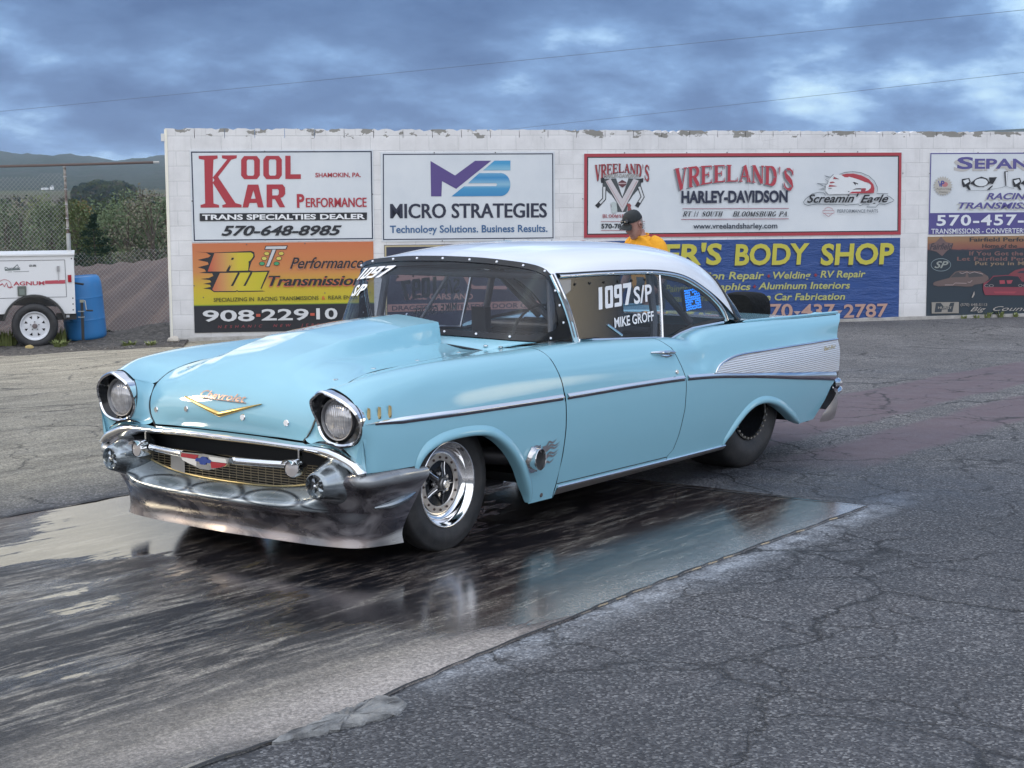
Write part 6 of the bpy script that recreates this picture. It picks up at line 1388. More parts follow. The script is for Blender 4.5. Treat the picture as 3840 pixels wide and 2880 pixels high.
    P = []; nr = 17
    for x, z in up:
        lo = float(np.interp(x, TT[::-1, 0], TT[::-1, 1])); row = []
        for t in np.linspace(0, 1, nr*5+1):
            zz = z*(1-t)+lo*t; x2 = x; zr = (zz-.48)/.0125; row.append((x2, (Yat(x2, zz)+.0035+.0016*math.sin(2*math.pi*zr))*s, zz))
        P.append(row)
    # rear edge of the panel leans with the fin
    RIB = mat('ribbed_aluminium', (.80, .80, .80), .32, .6); rp = MB().grid(P).build('ribbed_panel', RIB, quarter[k], sh=0)
    MB().tube([(x, (Yat(x, z)+.004)*s, z+.003) for x, z in up], [.004]+[.0075]*88+[.006], 8).build('upper_spear', CHROME, quarter[k])
    def bel(a, b):
        x, z = (-3.72-.20*a) if s > 0 else (-3.92+.20*a), .655+.035*b+(.004*a if s > 0 else .004*(1-a)); return (x, (Yat(x, z)+.008)*s, z)
    script('quarter_script', 'Bel Air', bel, GOLD, quarter[k], .3, .006)
    # rocker moulding
    P = []
    for x in np.linspace(-2.475, -.782, 40):
        z0 = .198; y = Yat(x, z0); P.append([(x, (y+.002)*s, z0+.004), (x, (y+.008)*s, z0-.001), (x, (y+.004)*s, z0-.008), (x, (y-.012)*s, z0-.022), (x, (y-.035)*s, .152+.016*(-.78-x)/1.7), (x, (y-.10)*s, .150+.016*(-.78-x)/1.7)])
    MB().grid(P).build('rocker_moulding', mat('rocker_alu', (.27, .25, .24), .3, .45), car, sh=25); MB().tube([(x, (Yat(x, .2)+.004)*s, .200) for x in np.linspace(-2.475, -.782, 20)], .0055, 6).build('rocker_bead', CHROME, car)
    # louvres
    for x in (.620, .560, .498):
        b = MB(); y = Yat(x, .722); b.add([(x+.011, y*s, .692), (x-.011, y*s, .692), (x-.011, (y-.003)*s, .750), (x+.011, (y-.003)*s, .756)], [(0, 1, 2, 3)]); V = [(x+.013, (y+.001)*s, .690), (x-.009, (y+.003)*s, .690), (x-.011, (y+.002)*s, .748), (x+.006, (y+.001)*s, .754), (x-.001, (y+.012)*s, .712), (x-.002, (y+.011)*s, .742)]
        MB().add(V, [(0, 1, 4), (1, 2, 5, 4), (2, 3, 5), (3, 0, 4, 5)]).build('fender_louvre', mat('louvre_gold', (.45, .36, .18), .3, .9), fender[k], smooth=False)
    # exhaust outlet with flame cut plate
    ex, ez = -.545, .378; ey = Yat(ex, ez); eo = MB().lathe([(.053, -.04), (.054, .034), (.0515, .036), (.050, .030), (.049, -.02)], (-.10, s, 0), (ex, ey*s, ez), 32).build('exhaust_outlet', ALU, fender[k])
    MB().lathe([(.0001, .012), (.0495, .012)], (-.10, s, 0), (ex, ey*s, ez), 24).build('exhaust_bore', DARK, eo)
    pl = [(.066*math.cos(t)*(1.14 if i % 6 == 0 else 1), .070*math.sin(t)*(1.12 if i % 6 == 0 else 1)) for i, t in enumerate(np.linspace(0, 2*math.pi, 37)[:-1])]
    MB().add([(ex+.008-a, (Yat(ex+.008-a, ez+b)+.004)*s, ez+b) for a, b in pl], [tuple(range(36))]).build('exhaust_plate', ALU, eo, smooth=False, normals=False)
    for z0, z1, L in ((.058, .078, .165), (.046, .061, .195), (.034, .047, .192), (.004, .022, .190), (-.006, .007, .186), (-.040, -.022, .160)):
        fl = crv([(.050, z0*.85), (.085, z0-.004), (L*.62, z1-.004), (L*.80, z1-.012), (L, z1+.004)], 14); w = [.014, .014, .013, .012, .011, .0105, .010, .0095, .009, .008, .007, .005, .003, .0008]
        q = wst([tuple(p) for p in fl], w); b = MB()
        for quad in q: b.add([(ex-a, (Yat(ex-a, ez+c)+.0035)*s, ez+c) for a, c in quad], [(0, 1, 2, 3)])
        b.build('flame_tongue', PRINT, eo, smooth=False, normals=False)
    disc('fender_bolt', (-.655, Yat(-.655, .178)*s, .178), (0, s, 0), .012, mat('bolt_dark', (.12, .11, .11), .5, .6), fender[k], .003)
    # rear bumper end
    P = np.array([[(-3.70, .865, .195), (-3.71, .872, .23), (-3.76, .868, .26)], [(-3.86, .860, .19), (-3.86, .875, .25), (-3.86, .868, .31)], [(-3.99, .83, .20), (-3.98, .852, .28), (-3.93, .858, .345)], [(-4.08, .76, .22), (-4.07, .795, .30), (-4.03, .80, .36)], [(-4.10, .5, .23), (-4.10, .5, .30), (-4.07, .5, .36)], [(-4.10, 0, .23), (-4.10, 0, .30), (-4.07, 0, .36)]])
    P = np.array([crv(r, 8) for r in P]); P = np.array([crv(P[:, i], 40) for i in range(8)]); MB().grid(ms(P, s)).build('rear_valance', mat('smoked_chrome', (.27, .25, .245), .38, .45), car, sh=0)
    P = np.array([[(-3.915, .868, .345), (-3.93, .878, .362), (-3.945, .868, .385)], [(-4.02, .850, .350), (-4.03, .862, .372), (-4.03, .842, .400)], [(-4.10, .79, .36), (-4.125, .80, .39), (-4.10, .77, .42)], [(-4.13, .66, .37), (-4.15, .66, .40), (-4.12, .65, .43)], [(-4.13, 0, .37), (-4.15, 0, .40), (-4.12, 0, .43)]])
    P = np.array([crv(r, 8) for r in P]); P = np.array([crv(P[:, i], 40) for i in range(8)]); MB().grid(ms(P, s)).build('rear_bumper', CHROME, car, sh=0)
    MB().lathe([(.0001, -.07), (.03, -.06), (.045, -.03), (.05, .0), (.05, .06), (.045, .10)], (.97, .1*s, .1), (-4.06, .79*s, .405), 20).build('bumper_tip', CHROME, car)
    tl = MB().lathe([(.0001, -.075), (.022, -.065), (.036, -.03), (.042, .02), (.042, .09)], (1, .05*s, .05), (-4.01, .800*s, .525), 20).build('tail_lamp', CHROME, car)
    MB().box((-4.02, .79*s, .46), (.06, .06, .10)).build('tail_trim', mat('smoked_trim', (.24, .23, .23), .3, .8), car)
block_digits(lambda a, b, o: ws(-.80+.36*a+.07*b, .70+.165*b)+np.array((.006+o, 0, .003)), wsh, 'windshield_number')
# ---- wheels
def tyre_prof(R_, r_, w, bulge): return [(r_, -w*.42), (r_+.012, -w*.47), ((R_+r_)/2, -w*.5-bulge), (R_-.025, -w*.47), (R_-.006, -w*.40), (R_, -w*.25), (R_, w*.25), (R_-.006, w*.40), (R_-.025, w*.47), ((R_+r_)/2, w*.5+bulge), (r_+.012, w*.47), (r_, w*.42)]
STAR = mat('star_black', (.012, .012, .014), .2, .3, 1)
def front_wheel(s):
    Rw, rr, w = .318, .196, .118; yc = .752
    wl = empty('front_wheel', (.0, yc*s, .318)); wl.parent = car; wl.rotation_euler = (0, 0, R(1.5)*s)
    pr = crv(tyre_prof(Rw, rr, w, .006), 50); MB().lathe([(a, b) for a, b in pr], (0, s, 0), (0, 0, 0), 64).build('tyre', RUB, wl, sh=0)
    o = w/2
    MB().lathe([(.205, o-.012), (.207, o-.002), (.201, o+.003), (.196, o-.002), (.192, o-.012), (.184, o-.020), (.178, o-.030), (.174, o-.046), (.166, o-.053), (.150, o-.056), (.138, o-.056)], (0, s, 0), (0, 0, 0), 64).build('rim', mat('polished_rim', (.83, .83, .84), .09, 1), wl, sh=0)
    MB().lathe([(.142, o-.056), (.142, o-.050), (.112, o-.050), (.108, o-.054)], (0, s, 0), (0, 0, 0), 64).build('beadlock_ring', mat('brushed_ring', (.62, .58, .54), .34, 1), wl, sh=25)
    for k in range(16):
        a = 2*math.pi*k/16; disc('rim_bolt', (.126*math.cos(a), (o-.050)*s, .126*math.sin(a)), (0, s, 0), .0065, mat('bolt_brown', (.10, .075, .065), .4, .7), wl, .006, 8)
    MB().lathe([(.112, o-.056), (.06, o-.066), (.0001, o-.066)], (0, s, 0), (0, 0, 0), 40).build('wheel_center', BLK, wl)
    for k in range(5):
        a = R(90+72*k+20); u = np.array((math.cos(a), 0, math.sin(a))); v = np.array((-math.sin(a), 0, math.cos(a))); Y = np.array((0, s, 0)); b = MB(); P = []
        for r_, wd, h in ((.030, .022, .030), (.055, .016, .020), (.08, .013, .010), (.108, .020, .004)):
            c = u*r_+Y*(o-.064+h); P.append([c-v*wd-Y*.016, c-v*wd*.55, c, c+v*wd*.55, c+v*wd-Y*.016])
        b.grid(P).build('spoke', STAR, wl, sh=0); c = [u*r_+Y*(o-.062+h+.002)+v*.0045 for r_, h in ((.045, .024), (.075, .012), (.106, .006))]
        MB().tube(c, .003, 6).build('spoke_edge', ALU, wl); q = u*.05+v*0; aa = a+R(36); disc('lug_nut', (.052*math.cos(aa), (o-.052)*s, .052*math.sin(aa)), (0, s, 0), .011, ALU, wl, .012, 8)  # polished metal edge on each black spoke
    MB().lathe([(.034, o-.064), (.034, o-.022), (.030, o-.018), (.026, o-.018), (.026, o-.012), (.0001, o-.012)], (0, s, 0), (0, 0, 0), 28).build('hub', mat('hub_grey', (.22, .22, .22), .35, .8), wl, sh=35)
    disc('hub_cap', (0, (o-.014)*s, 0), (0, s, 0), .024, ALU, wl, .008, 20)
    MB().lathe([(.19, -o), (.17, -o+.02), (.06, -.02), (.0001, -.02)], (0, s, 0), (0, 0, 0), 32).build('brake_side', DARK, wl)
both(front_wheel)
def rear_wheel(s):
    Rw, rr, w = .385, .205, .36; yc = .600
    wl = empty('rear_wheel', (-2.955, yc*s, .380)); wl.parent = car
    pr = crv(tyre_prof(Rw, rr, w, .014), 50); MB().lathe([(a, b) for a, b in pr], (0, s, 0), (0, 0, 0), 72).build('tyre', RUB, wl, sh=0); o = w/2
    MB().lathe([(.212, o-.02), (.214, o-.006), (.205, o-.002), (.198, o-.012), (.190, o-.05), (.17, o-.11), (.06, o-.13), (.0001, o-.13)], (0, s, 0), (0, 0, 0), 56).build('rim', BLK, wl, sh=0)
    bm_ = None
    for k in range(32):
        a = 2*math.pi*k/32
        if bm_ is None: bm_ = disc('beadlock_bolt', (0, 0, 0), (0, s, 0), .0085, mat('bolt_bright', (.70, .66, .58), .25, .9), wl, .010, 8); bm_.location = (.203*math.cos(a), (o-.004)*s, .203*math.sin(a))
        else: c = bm_.copy(); COL.objects.link(c); c.location = (.203*math.cos(a), (o-.004)*s, .203*math.sin(a))
both(rear_wheel)
# ---- underside and wheel wells
ub = MB(); ub.box((-1.55, 0, .235), (1.75, 1.70, .03)); ub.box((-.95, 0, .52), (.04, 1.56, .60)); ub.box((-2.36, 0, .5), (.03, 1.70, .62)); ub.box((-3.66, 0, .45), (.03, 1.6, .5)); ub.build('floor_pan', DARK, car, smooth=False)
wu = MB(); wu.box((-.28, 0, .60), (1.30, .95, .03)); wu.box((-.28, .40, .45), (1.30, .02, .42)); wu.box((-.28, -.40, .45), (1.30, .02, .42)); wu.box((-3.0, 0, .62), (1.3, 1.66, .03)); wu.box((-3.0, .36, .4), (1.25, .02, .45)); wu.box((-3.0, -.36, .4), (1.25, .02, .45)); wu.box((-.30, 0, .70), (1.5, 1.70, .02)); wu.box((.44, 0, .45), (.02, 1.66, .5)); wu.build('wheel_well', DARK, car, smooth=False)
STEEL = mat('dark_steel', (.06, .06, .065), .5, .7)
for s in (1, -1):
    MB().tube([(-.10, .30*s, .42), (-.35, .55*s, .40), (-.50, .78*s, .385), (-.545, .90*s, .378)], .045, 14).build('header_pipe', STEEL, car); MB().tube([(0, .30*s, .30), (0, .70*s, .318)], .028, 10).build('axle_stub', STEEL, car); MB().tube([(-.75, .55*s, .205), (.25, .45*s, .215)], .02, 8).build('frame_rail', STEEL, car)
# ---- cabin
RED_L = mat('seat_tag', (.28, .03, .03), .6); SEAT = mat('seat_fabric', (.050, .050, .058), .75); CAGE = mat('cage_grey', (.16, .165, .18), .4, .3)
cab = MB(); cab.box((-2.62, 0, .66), (.03, 1.36, .44)); cab.box((-1.6, 0, .27), (2.0, 1.5, .02)); cab.build('cabin_tub', DARK, car, smooth=False)
MB().grid([[(-.80-.38*t-.02*abs(y), y, .905-.05*t*t) for t in np.linspace(0, 1, 6)] for y in np.linspace(-.66, .66, 20)]).build('dashboard', TRIMB, car)
def seat():
    b = MB(); P = []
    for t, wd, z, x in ((0, .22, .62, -1.80), (.25, .25, .75, -1.86), (.55, .25, .95, -1.93), (.75, .21, 1.06, -1.97), (.86, .16, 1.12, -1.99), (1, .14, 1.20, -2.01), (1.05, .12, 1.235, -2.03)):
        P.append([(x+.07*math.cos(a)+(.09*(abs(math.sin(a))**3) if t < .8 else .05*abs(math.sin(a))**3), .33+wd*math.sin(a), z) for a in np.linspace(0, 2*math.pi, 29)[:-1]])
    st = b.grid(P, closev=True).build('racing_seat', SEAT, car, sh=0); MB().add([(-1.925, .27, 1.115), (-1.925, .40, 1.115), (-1.935, .40, 1.15), (-1.935, .27, 1.15)], [(0, 1, 2, 3)]).build('seat_badge', RED_L, st, smooth=False)
    MB().box((-1.62, .33, .50), (.45, .46, .12)).build('seat_base', SEAT, st)
seat()
MB().lathe([(.165, .0), (.172, .012), (.180, .0), (.172, -.012), (.165, 0)], (1, 0, .35), (-1.38, .33, .90), 36).build('steering_wheel', TRIMB, car)
CT = [[(-1.02, .58, .45), (-1.12, .61, .90), (-1.16, .57, 1.235)], [(-2.12, .60, .3), (-2.12, .61, .95), (-2.14, .56, 1.225)], [(-1.16, .57, 1.235), (-2.14, .56, 1.235)], [(-2.14, .56, 1.21), (-2.6, .56, .90)], [(-1.13, .60, .70), (-1.7, .62, .52), (-2.12, .60, .70)]]
for s in (1, -1):
    for p in CT: MB().tube([(x, y*s, z) for x, y, z in p], .021, 10).build('roll_cage_tube', CAGE, car)
MB().tube([(-2.14, -.56, 1.23), (-2.14, .56, 1.23)], .021, 10).build('roll_cage_tube', CAGE, car); MB().tube([(-1.16, -.57, 1.24), (-1.16, .57, 1.24)], .021, 10).build('roll_cage_tube', CAGE, car)
MB().tube([(-2.13, .05, 1.22), (-2.14, .02, .35)], .021, 10).build('roll_cage_tube', CAGE, car); MB().tube([(-2.13, -.5, 1.20), (-2.13, .5, .45)], .019, 10).build('roll_cage_tube', CAGE, car); MB().tube([(-2.13, -.58, .88), (-2.13, .58, .88)], .021, 10).build('roll_cage_tube', CAGE, car)
MB().tube([(-1.15, -.12, 1.22), (-1.05, -.28, .92)], .010, 8).build('windshield_brace', CAGE, car); MB().tube([(-1.17, .55, 1.22), (-1.55, .40, .88)], .012, 8).build('cage_gusset', CAGE, car)
MB().box((-1.50, -.16, .96), (.05, .10, .14)).build('control_box', TRIMB, car)
# dial-in board glowing blue in the quarter window
def board():
    g_ = lambda x, z, o: (x, gy(z)+o, z); b = MB(); pts = [(-2.335, .985), (-2.515, .995), (-2.512, 1.118), (-2.328, 1.108)]
    V = [g_(x, z, -.012) for x, z in pts]+[g_(x, z, -.030) for x, z in pts]; bo = b.add(V, [(0, 1, 2, 3), (4, 5, 6, 7), (0, 1, 5, 4), (1, 2, 6, 5), (2, 3, 7, 6), (3, 0, 4, 7)]).build('dial_in_board', TRIMB, car, smooth=False)
    lit = mat('blue_leds', (.02, .2, .8), .5, emit=(.012, .24, 1.0, 1.5)); q = MB(); rnd = random.Random(4); hole = {(3, 1), (4, 1), (3, 2), (4, 2), (3, 5), (4, 5), (3, 6), (4, 6)}
    for i in range(8):
        for j in range(9):
            if (i, j) in {(3, 2), (4, 2), (4, 3), (3, 6), (4, 6), (3, 7)}: continue
            for h in range(2):
                x = -2.338-.0215*i-.0095*h; z = .990+.0055*i*.2+.0133*j+rnd.uniform(-.002, .002); w_, hh = .0085, .0095
                q.add([g_(x, z, -.009), g_(x-w_, z+.0005, -.009), g_(x-w_, z+hh, -.009), g_(x, z+hh, -.009)], [(0, 1, 2, 3)])
    q.build('led_matrix', lit, bo, smooth=False, normals=False)
board()
# parachute pack at the tail
def chute():
    m = mat('black_nylon', (.006, .007, .008), .9, 0, 0, .2); g = NT(m); g.bump(g.noise(g.co('Object'), 9, 5, .6), .03, .8); P = []
    for t, w_, h in ((0, .135, .9), (.12, .15, .97), (.5, .155, 1.0), (.88, .15, .95), (1, .13, .86)):
        x = -4.18-.26*t; P.append([(x, -.03+w_*math.copysign(abs(math.cos(a))**.6, math.cos(a)), .84+.135*h*math.copysign(abs(math.sin(a))**.75, math.sin(a))) for a in np.linspace(0, 2*math.pi, 25)[:-1]])
    b = MB().grid(P, closev=True); n = 24; b.F.append(tuple(range(n))); b.F.append(tuple(range(4*n, 5*n))); b.M += [0, 0]; o = b.build('parachute_pack', m, car); MB().tube([(-4.05, -.03, .70), (-4.25, -.03, .74)], .02, 8).build('parachute_mount', STEEL, o)
chute()
# ================================================================ TRAILER, BARREL, FENCE
def wl(u, q): p = uq(u, q); return (p[0], p[1])
TW = mat('trailer_white', (.66, .665, .67), .35, 0, .3); TB = mat('chassis_black', (.018, .019, .02), .5); TRED = mat('trailer_red', (.42, .04, .06), .4)
def trailer():
    u0 = -2.17; p = wl(u0, .1); z0 = float(zwall(u0)); t = empty('equipment_trailer', (p[0], p[1], 0), WY+R(6.3), 'white generator trailer with red stripe parked at the chain link fence', 'trailer')
    cz, rt = -.132, .31; zt, zb, xr, xl = .822, .022, .545, -2.6
    # side with a round wheel cut-out, roof and ends
    arch = [(.40*math.cos(R(a)), cz+.40*math.sin(R(a))) for a in range(23, 158, 6)]
    P = [(xl, zb), (xl, zt), (xr-.02, zt), (xr, zt-.02), (xr, zb)]+arch
    b = MB(); n = len(P); b.add([(x, 0, z) for x, z in P]+[(x, .14, z) for x, z in P], [tuple(range(n)), tuple(range(2*n-1, n-1, -1))]+[(i, i+n, (i+1) % n+n, (i+1) % n) for i in range(n)])
    b.add([(xl, .14, zb+.16), (xr, .14, zb), (xr, 1.35, zb), (xl, 1.35, zb+.16), (xl, .14, zt), (xr, .14, zt), (xr, 1.35, zt), (xl, 1.35, zt)], [(1, 2, 6, 5), (4, 5, 6, 7), (3, 2, 6, 7), (0, 3, 7, 4)]); b.box(((xl+xr)/2, .67, zt+.012), (xr-xl+.02, 1.39, .022)); b.build('housing', TW, t, smooth=False)
    d = MB(); x0, x1, y0, y1 = xl, .425, .255, .760
    for a, c in (((x0, y1), (x1, y1)), ((x1, y1), (x1+.008, y0)), ((x1+.008, y0), (x0, y0-.01))):
        for q in stroke([a, c], .008): d.add([(x, -.003, z) for x, z in q], [(0, 1, 2, 3)])
    d.build('door_seam', mat('seam_grey', (.16, .16, .17), .6), t, smooth=False, normals=False)
    def flat(nm, polys, col, y=-.004):
        m = MB()
        for pts in polys: m.add([(x, y, z) for x, z in pts], [tuple(range(len(pts)))])
        return m.build(nm, ink(col), t, smooth=False, normals=False)
    def txt(s, x0, x1, z, cap, col, bold=.02, it=0., nm='lettering'):
        V, F = font_pts(s, bold, 3, it); ref = font_pts('H', bold)[0][:, 1].max(); X = (V[:, 0]-V[:, 0].min())/(V[:, 0].max()-V[:, 0].min())
        MB().add([(x0+(x1-x0)*a, -.005, z+cap*v/ref) for a, v in zip(X, V[:, 1])], F).build(nm, ink(col), t, smooth=False, normals=False)
    flat('red_stripe', [[(.155, .436), (.421, .436), (.421, .486), (.155, .482)]], (.42, .06, .085)); txt('AGNUM', -.262, .148, .424, .052, (.40, .06, .085), .03)
    flat('emblem_ring', stroke([(-.375+.085*math.cos(R(a)), .43+.075*math.sin(R(a))) for a in range(-40, 200, 12)], .007)+stroke([(-.50, .40), (-.40, .45), (-.38, .41), (-.35, .46), (-.33, .40), (-.27, .405)], .016), (.38, .08, .10), -.006)
    txt('639-1896', -.046, .046+.0, .674, .030, (.06, .07, .07), .03); txt('Dominic', -.365, -.165, .640, .036, (.05, .08, .08), .02); flat('logo_house', stroke([(-.25, .66), (-.20, .705), (-.165, .64), (-.365, .632)], .012), (.06, .10, .10)); flat('web_address', [[(-.33, .606), (-.27, .606), (-.27, .612), (-.33, .612)], [(-.255, .606), (-.05, .610), (-.05, .617), (-.255, .613)]], (.22, .23, .24))
    MB().box((-.152, -.008, .345), (.115, .02, .135)).build('door_latch', mat('latch_green', (.10, .115, .10), .5), t, smooth=False); MB().box((-.152, -.02, .335), (.07, .01, .08)).build('latch_handle', mat('latch_pad', (.16, .19, .17), .5), t, smooth=False)
    MB().box((.335, -.012, .64), (.035, .02, .075)).build('hasp', mat('hasp_grey', (.32, .32, .33), .4, .6), t, smooth=False); MB().box((.335, -.006, .54), (.012, .008, .13)).build('hasp_bar', mat('hasp_bar', (.45, .45, .46), .4, .4), t, smooth=False)
    MB().box((.482, -.008, .505), (.048, .018, .098)).build('side_marker', mat('marker_red', (.32, .01, .02), .2), t, smooth=False)
    for z in (.775, .235, .155, .075): MB().lathe([(.0001, .006), (.010, .0)], (0, -1, 0), (.515, -.001, z), 8).build('bolt', STEEL, t)
    MB().box((.42, .10, -.02), (.27, .10, .085)).box((-1.75, .10, -.01), (2.7, .10, .10)).build('chassis_rail', TB, t, smooth=False); MB().box((.44, .045, -.012), (.045, .008, .036)).build('chassis_label', ink((.6, .62, .64)), t, smooth=False)
    A = np.linspace(R(12), R(168), 26); MB().grid([[(r*math.cos(a), y, cz+r*math.sin(a)) for r, y in ((.40, -.055), (.425, -.055), (.43, 0), (.43, .22), (.40, .22), (.395, 0), (.40, -.055))] for a in A]).build('mudguard', mat('mudguard', (.03, .031, .03), .45), t)
    w_ = empty('trailer_wheel', (0, .02, cz)); w_.parent = t
    MB().lathe([(.19, .09), (.21, .105), (.26, .11), (.296, .09), (.308, .06), (.31, 0), (.308, -.05), (.296, -.075), (.26, -.088), (.22, -.085), (.196, -.068), (.19, -.05)], (0, 1, 0), (0, 0, 0), 48).build('tyre', RUB, w_, sh=0)
    MB().lathe([(.198, -.07), (.195, -.078), (.184, -.074), (.176, -.045), (.165, -.038), (.14, -.040), (.12, -.046), (.05, -.046), (.0001, -.046)], (0, 1, 0), (0, 0, 0), 48).build('rim', mat('rim_white', (.62, .63, .65), .4), w_, sh=30)
    h = MB()
    for k in range(8):
        a = R(22+45*k); c = np.array((.118*math.cos(a), .118*math.sin(a))); u = c/np.linalg.norm(c); v = np.array((-u[1], u[0])); q = [c+u*.020+v*.020, c+u*.020-v*.020, c-u*.022]; h.add([(x, -.0475, z) for x, z in q], [(0, 1, 2)])
    h.build('rim_hole', BLK, w_, smooth=False, normals=False)
    MB().lathe([(.034, -.04), (.034, -.07), (.024, -.078), (.0001, -.078)], (0, 1, 0), (0, 0, 0), 20).build('hub', mat('hub_rust', (.17, .14, .14), .6, .3), w_)
    for k in range(5): a = R(90+72*k); MB().lathe([(.008, -.04), (.007, -.062), (.0001, -.062)], (0, 1, 0), (.057*math.cos(a), 0, .057*math.sin(a)), 8).build('lug_nut', STEEL, w_)
    j = MB().box((.632, .10, -.08), (.040, .05, .54)).box((.64, .10, -.41), (.055, .07, .045)).build('jack_post', TB, t, smooth=False); MB().box((.632, .10, .185), (.055, .06, .035)).build('jack_head', mat('jack_tan', (.25, .25, .19), .5), j, smooth=False)
    MB().tube([(.65, .08, .195), (.675, .07, .19), (.690, .06, .06)], .008, 6).build('jack_crank', mat('crank_grey', (.35, .36, .35), .4, .5), j); MB().tube([(.690, .06, .058), (.775, .02, .055)], .011, 8).build('crank_grip', TB, j)
    MB().box((.62, .10, .045), (.09, .07, .012)).box((.62, .10, -.035), (.09, .07, .012)).build('jack_clamp', mat('clamp_grey', (.26, .28, .28), .5, .3), j, smooth=False)
    MB().tube([(.545, .2, .43), (.66, .12, .415)], .014, 8).build('rear_handle', TB, t); MB().box((.565, .1, .765), (.04, .05, .03)).build('rear_catch', TB, t, smooth=False)
    MB().box((-.56, .06, -.13), (.13, .05, .035)).box((-.56, .06, -.19), (.13, .05, .03)).build('step', mat('step_grey', (.22, .22, .20), .6), t, smooth=False)
trailer()
def barrel():
    p = wl(-1.56, .75); z = float(zwall(-1.56))+.04; m = mat('blue_plastic', (.030, .17, .42), .38, 0, 0, .4); g = NT(m); g.set(col=g.mix(g.noise(g.co('Object'), 3, 5), (.025, .15, .38), (.04, .20, .46)))
    o = MB().lathe([(.0001, .015), (.24, .0), (.272, .012), (.284, .05), (.2865, .1), (.287, .26), (.288, .272), (.291, .28), (.288, .288), (.287, .30), (.287, .43), (.287, .57), (.288, .582), (.291, .59), (.288, .598), (.287, .61), (.285, .72), (.282, .79), (.262, .86), (.235, .885), (.225, .872), (.0001, .868)], (0, 0, 1), (0, 0, 0), 48).build('plastic_barrel', m, sh=60)
    o.location = (p[0], p[1], z); o.rotation_euler = (R(1.5), R(-4), WY); tag(o, 'blue plastic barrel leaning between the white trailer and the fence', 'barrel')
barrel()
GALV = mat('galvanised_wire', (.34, .345, .34), .5, .5); RUST = mat('rusty_pipe', rough=.8); g = NT(RUST); c = g.co('Object'); g.set(col=g.mix(g.ramp(g.noise(c, 7, 5, .7), [(.42, 0.), (.62, 1.)]), (.085, .055, .045), (.35, .33, .30)))
RAILM = mat('brown_rail', (.10, .072, .064), .7)
def fence():
    p = wl(-1.88, 1.6); f = empty('chain_link_fence', (p[0], p[1], 0), WY, 'sagging chain link fence with a rusty top rail behind the trailer', 'fence')
    MB().tube([(-4.5, 0, 1.995), (-2, -.005, 2.022), (-.9, .0, 2.050), (0, 0, 2.068), (1.26, 0, 2.098)], .0195, 10).build('top_rail', RAILM, f); MB().tube([(1.26, 0, 2.098), (1.345, 0, 2.100)], .0185, 10).build('rail_sleeve', mat('sleeve_pale', (.42, .42, .40), .6), f)
    MB().tube([(.035, .03, -.5), (.018, .03, .9), (.0, .03, 2.03)], .019, 10).build('post', RUST, f); MB().tube([(.035, .03, -.5), (.018, .03, 1.085)], .031, 12).build('post_sleeve', mat('sleeve_galv', (.36, .37, .36), .55, .3), f); MB().lathe([(.0001, .03), (.024, .01), (.026, -.03)], (0, 0, 1), (0, .02, 2.06), 12).build('post_cap', GALV, f)
    b = MB(); rnd = random.Random(3)
    def run(x0, x1, zlo, zhi, sag):
        s = .060; H = 3.2; n = int((x1-x0+H*1.1)/s)
        for sg in (1, -1):
            for k in range(n+1):
                xs = (x0-H+k*s) if sg > 0 else (x0+k*s); pts = []
                for i in range(0, 61):
                    z = -.6+i*.05; x = xs+sg*(z+.6)*.92+.012*math.sin(z*3+k*.02)
                    if x0 <= x <= x1 and zlo(x) <= z <= zhi(x): pts.append((x, .025+sag*math.sin((z+.4)*1.6)*.05+.004*sg, z))
                if len(pts) > 1: b.tube(pts[::3]+([pts[-1]] if (len(pts)-1) % 3 else []), .0019, 3, cap=False)
    run(-3.2, -.005, lambda x: -.42, lambda x: 1.99+.014*x-.05*abs(math.sin(x*2.1)), .6)
    run(.0, 1.48, lambda x: -.42, lambda x: .845-.045*math.sin(x*4)-.02*x+.10*max(0, x-.9), .9)
    o = b.build('wire_mesh', GALV, f, sh=0)
    for z in (1.9, 1.72, 1.5, 1.3, 1.15, .95, .8): MB().lathe([(.025, -.008), (.027, 0), (.025, .008)], (0, .1, 1), (.02-.01*z, .03, z), 10).build('wire_tie', GALV, f)
fence()
